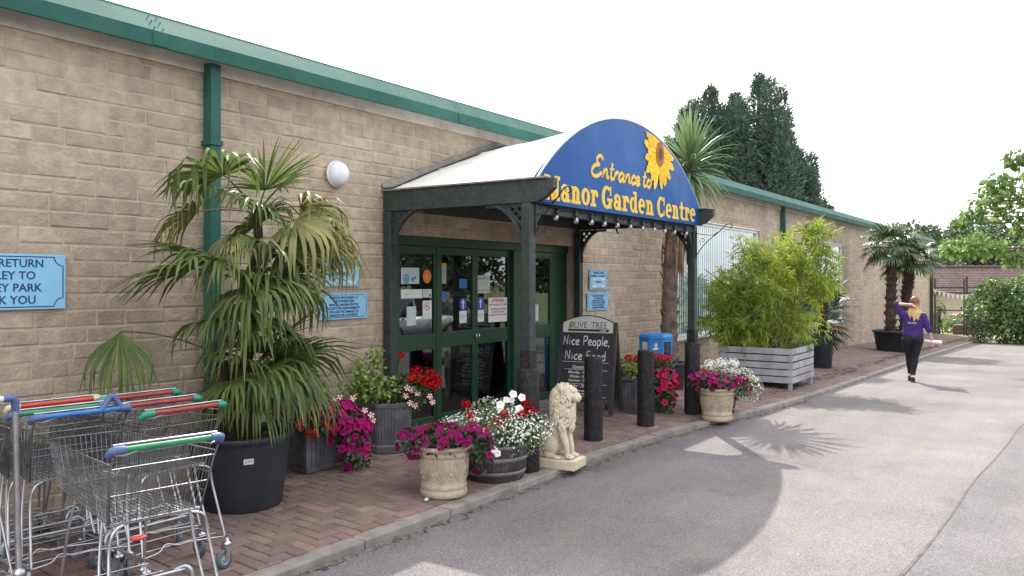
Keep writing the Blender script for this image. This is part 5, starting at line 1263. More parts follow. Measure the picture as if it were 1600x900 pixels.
for k in range(34):
    a = rnd.uniform(0, 6.28); q = rnd.random() ** .5 * .45; b = Vector((14.55 + q * math.cos(a), 4.52 + q * math.sin(a), .5)); e = rnd.choice(BE); tip = Vector(e[0]) + Vector((rnd.uniform(-1, 1) * e[1][0] * .8, rnd.uniform(-1, 1) * e[1][1] * .8, e[1][2] * rnd.uniform(.5, 1.0)))
    mb = MB(); mb.tube(cr([b, b.lerp(tip, .45) + Vector((0, 0, .25)), tip]), .008, 5); wb(mb, 'cane', m_cane, bb)
mb = MB()
for k in range(620):                                            # arching plumes, leaves in pairs along each
    p, nr = on_ell(rnd, BE, .75, .25)
    if p.z < .55 or p.y > 5.75: continue
    d = (nr * .9 + rv(rnd) * .6 + Vector((0, 0, .45))).normalized(); L_ = rnd.uniform(.28, .6); q = p - d * L_ * .55; pts_ = []
    for j in range(11):
        pts_.append(q.copy()); d = (d + Vector((0, 0, -.055 - .012 * j)) + rv(rnd) * .05).normalized(); q = q + d * L_ / 10
    mb.tube(pts_[::2], .0022, 3, caps=False)
    for j in range(1, 11):
        t_ = pts_[min(j, 10)] - pts_[j - 1]
        for s_ in range(3):
            a = (t_.normalized() * .7 + rv(rnd) * .85 + Vector((0, 0, -.45))).normalized(); leaf(mb, pts_[j], a, rv(rnd), rnd.uniform(.09, .18), rnd.uniform(.007, .012), 0, .3)
wb(mb, 'foliage', m_bamboo, bb)
# ================================================================== shopping trolleys
m_wire = M('zinc wire', (.27, .28, .29), (.17, .175, .18), rough=.38, metal=.85, vscale=10)
m_tube = M('galvanised tube', (.52, .53, .55), (.36, .37, .39), rough=.3, metal=.9, vscale=12)
m_rubber = M('grey rubber tyre', (.11, .12, .135), (.08, .085, .095), rough=.7, vscale=20)
m_hub = M('grey wheel hub', (.30, .32, .35), rough=.5)
HC = dict(red=M('handle red', (.28, .025, .022), (.22, .02, .02), rough=.4, vscale=12), blue=M('handle blue', (.02, .16, .46), (.02, .12, .38), rough=.4, vscale=12), green=M('handle green', (.015, .22, .085), (.012, .17, .07), rough=.4, vscale=12), white=M('handle white', (.70, .70, .70), rough=.4), capg=M('cap green', (.01, .24, .14), rough=.45), capb=M('cap blue', (.07, .11, .26), rough=.45), capc=M('cap cream', (.62, .50, .30), rough=.5), orange=M('handle orange red', (.50, .035, .02), (.4, .03, .02), rough=.4, vscale=12))
def caster(parent, x, y, r=.06, yaw=0):
    m = Matrix.Translation((x, y, 0)) @ Matrix.Rotation(yaw, 4, 'Z')
    mb = MB()
    for s in (-1, 1): mb.prism([(-.012, r - .015), (.016, r - .015), (.045, 2 * r + .015), (.0, 2 * r + .02)], s * .02 - .0015, s * .02 + .0015, 0, m)
    mb.lathe([(0, 2 * r + .014), (.026, 2 * r + .016), (.028, 2 * r + .022), (.026, 2 * r + .036), (.012, 2 * r + .04), (.012, 2 * r + .07)], 14, 0, True, m @ Matrix.Translation((.022, 0, 0)))
    c = mb.build('caster', m_tube, parent)
    mb = MB(); w = Matrix.Translation((0, 0, r)) @ Matrix.Rotation(PI / 2, 4, 'X')
    mb.lathe([(r * .62, -.013), (r * .9, -.014), (r, -.006), (r, .006), (r * .9, .014), (r * .62, .013)], 24, 0, True, m @ w)
    for s in (-1, 1): mb.lathe([(r * .63, s * .011), (r * .55, s * .006), (r * .3, s * .007), (r * .22, s * .015), (0, s * .016)], 20, 1, True, m @ w)
    mb.build('wheel', [m_rubber, m_hub], c)
def trolley(label, x, y, rz, col, cap, capr=None, tall=False, ring=False, bridge=False, seed=1, L_=.93):
    t = thing('shopping_trolley', label, 'trolley', (x, y, zg(x, y)), math.radians(rz), 'shopping trolleys parked by the wall'); rnd = random.Random(seed)
    zt_, zb_ = .925, .635
    # corners: rear/front, top/bottom half widths
    def Pn(u, v, s):                       # u 0 rear..1 front, v 0 bottom..1 top, s -1..1 across
        hw = (.215 + .028 * v) * (1 - u) + (.165 + .025 * v) * u; yy = (.05 + .10 * (1 - v)) * (1 - u) + (L_ - .07 * (1 - v)) * u
        zz = (zb_ + .012 * u) * (1 - v) + (zt_ - .035 * u) * v
        return Vector((s * hw, yy, zz))
    mb = MB(); wr = .0019; W3 = lambda a, b, r=wr: mb.tube([a, b], r, 4, caps=False)
    for s in (-1, 1):
        for k in range(1, 32): W3(Pn(k / 32, 0, s), Pn(k / 32, 1, s))
        for v in (.0, .3, .62): W3(Pn(0, v, s), Pn(1, v, s), .0026)
    for k in range(1, 14): q = -1 + 2 * k / 14; W3(Pn(1, 0, q), Pn(1, 1, q)); W3(Pn(0, 0, q), Pn(0, .93, q))
    for v in (.3, .62): W3(Pn(1, v, -1), Pn(1, v, 1), .0026)
    for v in (.0, .48, .93): W3(Pn(0, v, -1), Pn(0, v, 1), .0034)
    for k in range(0, 17): q = -1 + 2 * k / 16; W3(Pn(0, 0, q), Pn(1, 0, q))
    for k in range(0, 33): W3(Pn(k / 32, 0, -1) - Vector((0, 0, .003)), Pn(k / 32, 0, 1) - Vector((0, 0, .003)))
    rim = [Pn(0, 1, -1), Pn(.97, 1, -1), Pn(1, 1, -.8), Pn(1, 1, .8), Pn(.97, 1, 1), Pn(0, 1, 1)]
    mb.tube(rim, .0042, 6); 
    for s in (-1, 1): mb.tube([Pn(0, 1, s) + Vector((0, -.035, .04)), Pn(0, .9, s), Pn(0, 0, s), Pn(.04, -.03, s)], .0058, 6)
    mb.tube([Pn(0, -.03, -1), Pn(0, -.03, 1)], .0055, 6); mb.tube([Pn(1, -.0, -1), Pn(1, -.0, 1)], .0045, 6)
    mb.build('basket', m_wire, t)
    mb = MB()
    if not tall:
        mb.tube([(-.205, 0, 1.0), (.205, 0, 1.0)], .0135, 12); mb.build('handle', HC[col], t)
        for s, c in ((-1, cap), (1, capr or cap)):
            mb = MB(); mb.tube([(s * .20, 0, 1.0), (s * .235, 0, 1.0), (s * .252, .008, .995), (s * .258, .03, .975)], [.0185, .020, .019, .0165], 12); mb.build('handle_end', HC[c], t)
        mb = MB(); mb.tube([(-.24, .028, 1.018), (.24, .028, 1.018)], .0055, 8)
        for s in (-1, 1): mb.tube([(s * .13, .0, .99), (s * .20, .006, .972), (s * .245, .03, .975)], .0045, 6)
        mb.build('plated_rail', m_tube, t)
        if bridge:
            mb = MB(); mb.tube(cr([(.10, 0, 1.0), (.135, .01, 1.05), (.16, .015, 1.075), (.195, .01, 1.03), (.215, 0, 1.0)]), .016, 8); mb.build('handle_bridge', HC[cap], t)
    else:
        hz = 1.12
        mb.tube([(-.235, 0, hz), (.215, 0, hz)], .0145, 12); mb.build('handle', HC[col], t)
        for s in (-1, 1):
            mb = MB(); mb.tube([(s * .21, 0, hz), (s * .25, 0, hz), (s * .268, .004, hz - .02), (s * .27, .006, hz - .07)], [.018, .021, .021, .019], 12); mb.build('handle_end', HC[cap], t)
            mb = MB(); mb.tube(cr([(s * .27, .006, hz - .05), (s * .275, .012, .9), (s * .283, .02, .6), (s * .285, .015, .4), (s * .285, .0, .22)]), .0155, 10); mb.lathe([(.03, .19), (.032, .2), (.03, .225), (.016, .235)], 12, 0, True, Matrix.Translation((s * .285, 0, 0))); mb.build('side_tube', m_tube, t)
    # under-frame: four splayed legs, lower rails and the cross wires between them
    mb = MB(); zl = .20
    for s in (-1, 1):
        if not tall or True:
            mb.tube(cr([(s * .16, .13, zb_ - .008), (s * .212, .105, zb_ - .03), (s * .232, .10, .50), (s * .255, .02, zl + .03), (s * .255, .015, zl)]), .0075, 8)
            mb.tube(cr([(s * .205, .26, zb_ - .008), (s * .225, .24, .45), (s * .25, .17, zl + .02)]), .0075, 8)
            mb.tube(cr([(s * .255, .015, zl), (s * .245, .30, zl - .005), (s * .215, .80, zl - .02), (s * .20, .88, zl - .02)]), .0085, 8)
            mb.tube(cr([(s * .17, .74, zb_), (s * .195, .78, .45), (s * .21, .84, zl)]), .0075, 8)
            # bent arm that carries the swivelling castor
            mb.tube(cr([(s * .20, .42, .26), (s * .245, .40, .275), (s * .272, .385, .25), (s * .277, .38, .19)]), .0115, 8)
    for k in range(5): yy = .10 + .17 * k; mb.tube([(-.25 + .01 * k, yy, zl + .005), (.25 - .01 * k, yy, zl + .005)], .004, 5)
    mb.tube(cr([(-.255, .015, zl), (-.16, .02, zl + .01), (-.10, .05, zl + .035), (-.03, .03, zl + .02), (.05, .03, zl + .02), (.255, .015, zl)]), .005, 6)
    mb.tube([(-.272, .40, .26), (.272, .40, .26)], .0095, 8)
    mb.build('frame', m_tube, t)
    for px, py in ((-.265, .03), (.265, .03), (-.215, .84), (.215, .84)): caster(t, px, py, .06, rnd.uniform(-2, 2))
    if ring: mb = MB(); mb.tube([(.03 * math.cos(a * PI / 7) - .12, .05 + .016 * math.sin(a * PI / 7), .58) for a in range(14)], .008, 8, closed=True); mb.build('red_ring', HC['orange'], t)
    return t
trolley('nearest shopping trolley with bright green handle and blue ends', 2.21, 3.44, -10, 'green', 'capb', ring=True, seed=2, L_=1.12)
trolley('shopping trolley with red handle at the front of the row beside the palm pot', 2.82, 4.22, -2, 'red', 'capg', seed=3)
trolley('second red handled trolley, nested in the row beside the palm pot', 2.84, 4.50, -3, 'red', 'capg', seed=4)
trolley('rearmost red handled trolley of the row beside the palm pot', 2.88, 4.78, -3, 'red', 'capg', seed=5)
trolley('shopping trolley with bright blue handle and raised blue hoop', 2.37, 4.50, -6, 'blue', 'capb', bridge=True, seed=6)
trolley('shopping trolley with dark green handle nested behind the blue handled one', 2.33, 4.66, -6, 'green', 'capb', seed=7)
trolley('shopping trolley with orange red handle and one cream end by the wall', 2.42, 4.88, -5, 'orange', 'capc', 'capc', seed=8)
trolley('taller trolley with white handle and thick grey side tubes at the left edge', 1.76, 4.53, -3, 'white', 'capb', tall=True, seed=9)

# ================================================================== stone lion
m_lion = M('lion stone', (.62, .55, .41), (.50, .435, .32), rough=.9, vscale=9, bump=.4, bscale=80, dirt=(.33, .29, .22), dirt_scale=7, dirt_amt=.35)
def lion():
    t = thing('lion_statue', 'seated cream stone lion statue on a thin plinth at the kerb', 'statue', (6.60, 4.0, .003), math.radians(-82))
    mb = MB()
    E_ = lambda c, r, rot=None: ball(mb, c, r, rot, 0, 3)
    E_((-.075, .07, .205), (.085, .05, .095), (0, .25, 0)); E_((-.075, -.07, .205), (.088, .052, .10), (0, .25, 0))      # haunches
    E_((-.09, 0, .20), (.085, .085, .11)); E_((-.045, 0, .32), (.085, .085, .15), (0, .35, 0)); E_((.0, 0, .42), (.088, .088, .13), (0, .2, 0))
    for s in (-1, 1):
        limb(mb, [(.025, s * .058, .43), (.055, s * .06, .30), (.085, s * .055, .20), (.095, s * .055, .115)], [.048, .040, .030, .027])
        for q in (-.018, 0, .018): limb(mb, [(.105, s * .055 + q, .11), (.14, s * .055 + q * 1.2, .105)], [.022, .019])
        limb(mb, [(-.10, s * .085, .12), (-.03, s * .095, .105), (.0, s * .095, .10)], [.035, .026, .024])
        for q in (-.016, 0, .016): limb(mb, [(.0, s * .095 + q, .10), (.028, s * .095 + q, .097)], [.017, .015])
    limb(mb, [(-.17, .02, .11), (-.14, .10, .10), (-.06, .13, .10), (.0, .13, .10)], [.018, .016, .016, .024])      # tail
    E_((.015, 0, .545), (.105, .112, .16)); E_((.05, 0, .45), (.065, .075, .10)); E_((-.005, 0, .64), (.10, .108, .12)); E_((.035, 0, .70), (.095, .09, .085))
    E_((.10, 0, .68), (.075, .062, .068)); E_((.115, 0, .715), (.05, .05, .04))                                     # skull
    limb(mb, [(.12, 0, .665), (.178, 0, .655)], [.050, .036]); E_((.19, 0, .668), (.016, .026, .016)); E_((.172, 0, .628), (.03, .03, .018))
    limb(mb, [(.13, 0, .705), (.185, 0, .678)], [.024, .018])
    for s in (-1, 1):
        E_((.172, s * .022, .645), (.024, .02, .022)); E_((.045, s * .088, .735), (.014, .026, .028)); limb(mb, [(.145, s * .045, .718), (.155, s * .018, .716)], [.012, .012])
        E_((.118, s * .052, .672), (.03, .016, .03))
    rnd = random.Random(12)                                                     # wavy locks of the mane
    for k in range(230):
        a = rnd.uniform(.45, 2 * PI - .45); z = rnd.uniform(.40, .785); sx = .104 if z < .66 else .104 * math.sqrt(max(.05, 1 - ((z - .66) / .14) ** 2))
        cx = .012 + (.025 if z > .66 else 0); c = lambda aa, zz, k_=1: Vector((cx + (sx * 1.0) * k_ * math.cos(aa), (sx * 1.06) * k_ * math.sin(aa), zz))
        l = rnd.uniform(.05, .09); w_ = rnd.choice((-1, 1)) * .09
        limb(mb, [c(a, z), c(a + w_, z - l * .35, 1.05), c(a - w_ * .5, z - l * .7, 1.05), c(a + w_ * .5, z - l, 1.0)], [.006, .0085, .008, .004])
    for k in range(60):                                                         # bib of locks over the chest
        yy = rnd.uniform(-.075, .075); z = rnd.uniform(.40, .62); x = .098 + .03 * (1 - (yy / .08) ** 2) - .06 * max(0, (.5 - z)); l = rnd.uniform(.05, .10)
        limb(mb, [(x, yy, z), (x + .010, yy + .010, z - l * .4), (x + .004, yy - .006, z - l * .75), (x - .004, yy + .004, z - l)], [.007, .010, .008, .004])
    o = mb.build('lion_body', m_lion, t); smooth_eval(o, .0045, 1, .35)
    mb = MB(); bm = bmesh.new(); bmesh.ops.create_cube(bm, size=1); bmesh.ops.subdivide_edges(bm, edges=bm.edges[:], cuts=7, use_grid_fill=True)
    for v in bm.verts:
        v.co = Vector((v.co.x * .40 + .0, v.co.y * .29, v.co.z * .085 + .0425)); n_ = mnoise.noise_vector(v.co * 14) * .006; v.co += Vector((n_.x, n_.y, n_.z if v.co.z > .03 else 0))
    mb.bm(bm, 0, None, True); mb.build('plinth', m_lion, t)
lion()

# ================================================================== bollards
def bollard(label, x, y, h=.9, seed=1):
    t = thing('bollard', label, 'bollard', (x, y, zg(x, y)), seed * 1.3, 'round black timber bollards'); rnd = random.Random(seed); mb = MB()
    j = lambda a, z: 1 + .015 * math.sin(3 * a + seed) + .012 * math.sin(5 * a + 9 * z)
    mb.lathe([(.104, -.03), (.102, .15), (.1, .4), (.099, .65), (.098, h - .02)], 32, 0, True, None, j); mb.build('shaft', m_black, t)
    mb = MB(); mb.lathe([(.098, h - .02), (.094, h - .006), (.085, h), (.05, h + .002), (0, h + .003)], 32, 0, True, None, j); mb.build('top', m_black, t)
bollard('round black timber bollard in front of the chalkboard, beside the lion', 7.85, 4.34, .9, 1)
bollard('round black timber bollard between the chalkboard and the canopy post', 9.0, 4.26, .9, 2)

# ================================================================== cafe chalkboard
def a_board():
    t = thing('chalkboard', 'black cafe A-board with white arched header and handwritten opening times', 'sign board', (9.12, 5.19, .055), math.radians(-83.6))
    m_frame = M('board frame', (.05, .042, .04), (.035, .03, .028), rough=.6, vscale=14); m_chalk = M('chalkboard face', (.035, .037, .045), (.028, .03, .036), rough=.6, vscale=5)
    m_head = M('board header', (.70, .72, .70), (.62, .64, .62), rough=.5); m_wr = M('chalk writing', (.72, .72, .70), rough=.8); m_tk = M('header ink', (.06, .06, .06), rough=.6)
    m_brown = M('header brown', (.07, .03, .02), rough=.6); m_olive = M('olive fruit', (.22, .20, .03), (.38, .36, .10), rough=.4, vscale=14)
    lean = Matrix.Rotation(math.radians(-9), 4, 'X')
    mb = MB()
    for s in (-1, 1): mb.bbox(s * .375 - .025, s * .375 + .025, -.02, .02, 0, 1.17, .006, 0, lean)
    mb.bbox(-.35, .35, -.016, .016, .135, .185, .005, 0, lean); mb.build('frame', m_frame, t)
    mb = MB(); mb.box(-.352, .352, -.008, .008, .18, 1.03, 0, lean); face = mb.build('writing_panel', m_chalk, t)
    arch = [(-.352, 1.03), (.352, 1.03), (.352, 1.16)] + [(.352 * math.cos(PI * k / 24) if 0 else .352 - .704 * k / 24, 1.16 + .085 * (1 - ((k - 12) / 12) ** 2)) for k in range(1, 24)] + [(-.352, 1.16)]
    mb = MB(); mb.prism(arch, -.0105, .008, 0, lean); head = mb.build('header', m_head, t, recalc=True)
    mb = MB(); top = [(-.352 + .704 * k / 24, -.002, 1.16 + .088 * (1 - ((k - 12) / 12) ** 2)) for k in range(25)]; mb.tube([lean @ Vector(p) for p in top], .011, 6); mb.build('header_trim', m_frame, t)
    mb = MB(); y = -.012
    add_text(mb, 'LIVE', -.105, y, 1.09, .115, 0, None, lean, sx=.9, depth=.0006); add_text(mb, 'TREE', .155, y, 1.09, .115, 0, None, lean, sx=.9, depth=.0006)
    mb.box(-.28, .13, y - .0005, y, 1.045, 1.075, 1, lean); mb.box(.13, .29, y - .0005, y, 1.04, 1.08, 0, lean)
    add_text(mb, 'CAFE', .21, y - .001, 1.046, .038, 2, .14, lean, depth=.0006, offset=.001)
    mb.prism([(-.235 + (.036 * math.cos(a * PI / 14) + .012 * math.sin(a * PI / 14)), 1.127 + .046 * math.sin(a * PI / 14)) for a in range(28)], y - .001, y, 3, lean)
    mb.build('header_lettering', [m_tk, m_brown, m_head, m_olive], head)
    mb = MB(); y = -.0095; k = [0]
    HW = {'N': (.7, [[(.05, 0), (.1, 1.0)], [(.1, 1.0), (.5, .05)], [(.5, .05), (.55, 1.05)]]), 'i': (.3, [[(.1, 0), (.12, .55)], [(.12, .74), (.14, .78)]]), 'c': (.5, [[(.42, .5), (.25, .58), (.08, .35), (.15, .05), (.42, .1)]]), 'e': (.52, [[(.06, .28), (.3, .34), (.4, .46), (.25, .6), (.06, .35), (.14, .04), (.44, .1)]]), 'P': (.62, [[(.1, 0), (.12, 1.0)], [(.08, .98), (.45, .98), (.52, .72), (.36, .5), (.12, .48)]]), 'o': (.54, [[(.26, .58), (.06, .34), (.14, .04), (.36, .06), (.44, .36), (.26, .58)]]), 'p': (.54, [[(.08, .56), (.08, -.36)], [(.08, .5), (.3, .6), (.44, .35), (.3, .02), (.1, .1)]]), 'l': (.26, [[(.1, 0), (.12, 1.05)]]), ',': (.3, [[(.12, .1), (.06, -.16)]]), 'F': (.62, [[(.1, 0), (.12, 1.0)], [(.1, .98), (.52, 1.0)], [(.1, .52), (.42, .54)]]), 'd': (.56, [[(.42, .45), (.22, .58), (.06, .3), (.16, .02), (.38, .12)], [(.44, 1.05), (.42, 0)]]), ' ': (.36, [])}
    def hw(s, x0, x1, z, h, r):
        tot = sum(HW[c][0] for c in s); sx = (x1 - x0) / tot; x = 0
        for c in s:
            for st in HW[c][1]:
                k[0] += 1; pts = [(x0 + (x + p) * sx, z + q * h) for p, q in st]; n0 = len(mb.v); ribbon(mb, cr(pts, 5) if len(pts) > 2 else pts, r, y - .0002 * (k[0] % 8))
                for i in range(n0, len(mb.v)): mb.v[i] = tuple(lean @ Vector(mb.v[i]))
            x += HW[c][0]
    hw('Nice People,', -.335, .325, .865, .118, .0085); hw('Nice Food', -.30, .275, .675, .118, .0085)
    for z, a, b in ((.645, -.33, .31), (.548, -.30, .30), (.365, -.30, .30), (.21, -.3, .3)): mb.box(a, b, y - .0008, y, z, z + .006, 0, lean)
    for s, x, z, h in (('Opening Times', -.19, .565, .06), ('Monday - Saturday', -.24, .498, .05), ('Winter : 9.30 - 4.30', -.22, .445, .048), ('Summer : 9.30 - 5.00', -.23, .395, .048), ('Sunday : 10.30 - 4.00', -.24, .325, .05), ('Hot food served until 2.30', -.24, .27, .036), ('Sunday lunch every week', -.24, .235, .036)):
        add_text(mb, s, x, y, z, h, 0, None, lean, shear=.15, align='LEFT', offset=.0012, depth=.0006)
    mb.build('writing', m_wr, face)
    back = Matrix.Translation((0, .40, 0)) @ Matrix.Rotation(math.radians(10), 4, 'X'); mb = MB()
    for s in (-1, 1): mb.bbox(s * .375 - .022, s * .375 + .022, -.018, .018, 0, 1.14, .006, 0, back)
    mb.box(-.352, .352, -.006, .006, .18, 1.12, 1, back); mb.build('rear_panel', [m_frame, m_chalk], t)
a_board()

# ================================================================== blue litter bin
def bin_():
    t = thing('litter_bin', 'bright blue eight sided litter bin with square openings below its lid', 'litter bin', (11.42, 5.24, zg(11.42, 5.24)), math.radians(24.5))
    mbl = M('bin blue', (.012, .21, .60), (.01, .18, .52), rough=.32, vscale=3, dirt=(.05, .15, .3), dirt_scale=4, dirt_amt=.4); R = .265
    rot = Matrix.Rotation(PI / 8, 4, 'Z'); H_ = .93
    mb = MB(); mb.lathe([(0, .0), (R * .96, 0), (R, .03), (R, .60)], 8, 0, False, rot)
    cor = [Vector((R * math.cos(PI / 8 + k * PI / 4), R * math.sin(PI / 8 + k * PI / 4), 0)) for k in range(8)]
    for k in range(8):                                   # faces k: between corner k-1 and k; openings on alternate faces
        a, b = cor[k - 1], cor[k]; d = (b - a); n_ = Vector((d.y, -d.x, 0)).normalized()
        if k % 2 == 1:
            for u0, u1 in ((0, .13), (.87, 1)): p, q = a + d * u0, a + d * u1; mb.add([p + Vector((0, 0, .6)), q + Vector((0, 0, .6)), q + Vector((0, 0, .85)), p + Vector((0, 0, .85))], [(0, 1, 2, 3)]); pi, qi = p * .9, q * .9; mb.add([pi + Vector((0, 0, .6)), qi + Vector((0, 0, .6)), qi + Vector((0, 0, .85)), pi + Vector((0, 0, .85))], [(3, 2, 1, 0)]); e, f = (q, qi) if u0 == 0 else (p, pi); mb.add([e + Vector((0, 0, .6)), f + Vector((0, 0, .6)), f + Vector((0, 0, .85)), e + Vector((0, 0, .85))], [(0, 1, 2, 3)])
            p, q = a + d * .13, a + d * .87; mb.add([p + Vector((0, 0, .81)), q + Vector((0, 0, .81)), q + Vector((0, 0, .85)), p + Vector((0, 0, .85))], [(0, 1, 2, 3)])
        else: mb.add([a + Vector((0, 0, .6)), b + Vector((0, 0, .6)), b + Vector((0, 0, .85)), a + Vector((0, 0, .85))], [(0, 1, 2, 3)]); mb.add([a * .93 + Vector((0, 0, .6)), b * .93 + Vector((0, 0, .6)), b * .93 + Vector((0, 0, .85)), a * .93 + Vector((0, 0, .85))], [(3, 2, 1, 0)])
    mb.build('body', mbl, t)
    mb = MB(); mb.lathe([(R, .845), (R * 1.02, .855), (R * 1.02, .885), (R * .97, .91), (R * .80, .925), (0, .935)], 8, 0, False, rot); mb.build('lid', mbl, t)
    mb = MB(); mb.lathe([(0, .58), (R * .9, .6)], 8, 0, False, rot); mb.lathe([(R * .88, .2), (R * .88, .62)], 16); mb.build('liner', m_dark, t)
    mb = MB(); x = -R * math.cos(PI / 8) - .002                    # white emblem on the face towards the door
    mm = Matrix.Translation((x, 0, .74)) @ Matrix.Rotation(-PI / 2, 4, 'Z')
    mb.prism([(-.02, .045), (.015, .06), (.03, .03), (.02, .0), (.045, -.02), (.03, -.045), (-.04, -.05), (-.045, -.02), (-.01, -.01)], -.001, 0, 0, mm)
    mb.build('emblem', m_papr, t)
bin_()
mb = MB(); rnd = random.Random(9)
bm = bmesh.new(); bmesh.ops.create_icosphere(bm, subdivisions=2, radius=1)
for v in bm.verts: q = mnoise.noise_vector(v.co * 2.5); v.co = Vector((v.co.x * .035 + q.x * .008, v.co.y * .017 + q.y * .006, v.co.z * .012 + .012))
mb.bm(bm); tag(mb.build('crumpled_paper', m_papr, None, (4.93, 4.22, .012), (0, 0, .5)), 'scrap of crumpled white paper on the bricks by the cream pot', 'litter')
# ================================================================== the walker
m_skin = M('skin', (.55, .33, .25), (.50, .29, .22), rough=.55)
m_jumper = M('purple jumper', (.048, .02, .15), (.036, .015, .115), rough=.9, vscale=14, bump=4, bscale=7)
m_jeans = M('black trousers', (.007, .007, .009), (.011, .011, .014), rough=.9, vscale=12, bump=3, bscale=7)
m_shoe = M('black shoe', (.012, .012, .014), rough=.5); m_sock = M('white sock', (.7, .7, .68), rough=.9)
def hair_mat():
    m = M('long hair', (.17, .075, .032), (.12, .05, .024), rough=.5, vscale=30); nt = m.node_tree; p = [n for n in nt.nodes if n.type == 'BSDF_PRINCIPLED'][0]; tc = [n for n in nt.nodes if n.type == 'TEX_COORD'][0]
    s = _n(nt, 'ShaderNodeSeparateXYZ'); nt.links.new(tc.outputs['Object'], s.inputs[0]); r = _n(nt, 'ShaderNodeMapRange'); r.inputs['From Min'].default_value = 1.53; r.inputs['From Max'].default_value = 1.34; nt.links.new(s.outputs['Z'], r.inputs['Value'])
    mx_ = _n(nt, 'ShaderNodeMixRGB'); mx_.inputs['Color2'].default_value = (.62, .40, .17, 1); src = p.inputs['Base Color'].links[0].from_socket; nt.links.new(r.outputs[0], mx_.inputs['Fac']); nt.links.new(src, mx_.inputs['Color1']); nt.links.new(mx_.outputs[0], p.inputs['Base Color']); return m
def person():
    X, Y = 17.38, 2.62; t = thing('person', 'person in purple jumper and black trousers walking away with one hand raised to long hair', 'person', (X, Y, zg(X) - .048), math.radians(9))
    hd = Vector((.01, -.045, 1.525))
    shL, shR = Vector((0, .155, 1.29)), Vector((0, -.185, 1.295)); elL, elR = Vector((.03, .265, 1.50)), Vector((-.03, -.285, 1.03)); haL, haR = Vector((-.10, .065, 1.49)), Vector((.03, -.33, .83))
    hipL, hipR = Vector((.0, .085, .86)), Vector((0, -.105, .86)); knL, knR = Vector((.20, .055, .50)), Vector((.035, -.055, .48)); anL, anR = Vector((.26, .03, .10)), Vector((-.03, -.015, .10))
    mb = MB()
    ball(mb, hd, (.088, .074, .112), None, 0, 3); ball(mb, hd + Vector((.045, 0, -.055)), (.05, .052, .06), None, 0, 3)
    limb(mb, [hd + Vector((-.01, 0, -.07)), (-.005, -.02, 1.33)], [.05, .054]); limb(mb, [(0, -.015, 1.30), (0, -.015, 1.12), (0, -.01, .98), (0, -.01, .90)], [.10, .11, .10, .11])
    for a, b in ((shL, shR),): limb(mb, [a, b], [.055, .055])
    ball(mb, hd + Vector((.092, 0, -.01)), (.014, .012, .022)); ball(mb, hd + Vector((.088, 0, -.052)), (.012, .022, .008))
    for s in (-1, 1): ball(mb, hd + Vector((0, s * .075, -.012)), (.018, .010, .028)); ball(mb, hd + Vector((.078, s * .03, .008)), .011)
    for sh, el, ha in ((shL, elL, haL), (shR, elR, haR)):
        limb(mb, [sh, el, ha], [.05, .04, .029]); d = (ha - el).normalized(); up = Vector((-1, 0, 0)) if sh.y < 0 else Vector((0, -.2, -1)); side = d.cross(up).normalized()
        pc = ha + d * .045; limb(mb, [ha, pc, ha + d * .075], [.026, .034, .030])
        for q, l in ((-.024, .06), (-.008, .07), (.009, .066), (.024, .05)):
            b = ha + d * .085 + side * q; c = b + d * l * .5 + up * .012; limb(mb, [b, c, c + d * l * .3 + up * .024], [.0095, .009, .008])
        b = ha + d * .03 + side * .03; limb(mb, [b, b + side * .022 + d * .03, b + side * .012 + d * .058 + up * .02], [.011, .010, .009])
    for hp, kn, an in ((hipL, knL, anL), (hipR, knR, anR)): limb(mb, [hp, kn, an], [.088, .052, .034]); limb(mb, [an, an + Vector((.10, 0, -.06))], [.034, .028])
    smooth_eval(mb.build('body', m_skin, t), .0085, 2)
    mb = MB()
    limb(mb, [(0, -.012, 1.33), (0, -.014, 1.24), (-.005, -.014, 1.10), (-.005, -.012, .98), (-.005, -.012, .91)], [.085, .125, .125, .122, .128])
    for z, w_ in ((1.28, .155), (1.23, .157), (1.18, .156), (1.13, .155), (1.08, .156), (1.03, .158), (.98, .162), (.94, .168), (.91, .172)):
        for s in (-1, 1): ball(mb, (0, s * (w_ - .065) - .014, z), (.105, .085, .09), None, 0, 3)
    limb(mb, [shL + Vector((0, .0, -.02)), elL, elL.lerp(haL, .12)], [.078, .064, .05]); limb(mb, [shR + Vector((0, 0, -.02)), elR, elR.lerp(haR, .14)], [.075, .062, .055]); ball(mb, (0, -.014, .895), (.122, .175, .035), None, 0, 3)
    j = smooth_eval(mb.build('jumper', m_jumper, t), .012, 5)
    mb = MB(); rnd = random.Random(3)
    for r_, (z, n) in enumerate(((1.150, 7), (1.128, 6))):
        for k in range(n): y = .075 - k * .024 - .01 * r_; l = rnd.uniform(.010, .018); mb.bbox(-.1425, -.1405, y - l, y - .001, z, z + .011, .0008)
    mb.build('back_print', m_papr, j)
    mb = MB()
    ball(mb, (0, -.01, .87), (.118, .172, .10), None, 0, 3); ball(mb, (-.045, .075, .83), (.085, .088, .10), None, 0, 3); ball(mb, (-.045, -.095, .83), (.085, .088, .10), None, 0, 3)
    for hp, kn, an in ((hipL, knL, anL), (hipR, knR, anR)): limb(mb, [hp + Vector((0, 0, -.04)), kn, kn.lerp(an, .3) + Vector((-.012, 0, 0)), an + Vector((0, 0, .045))], [.104, .066, .063, .044])
    smooth_eval(mb.build('trousers', m_jeans, t), .012, 4)
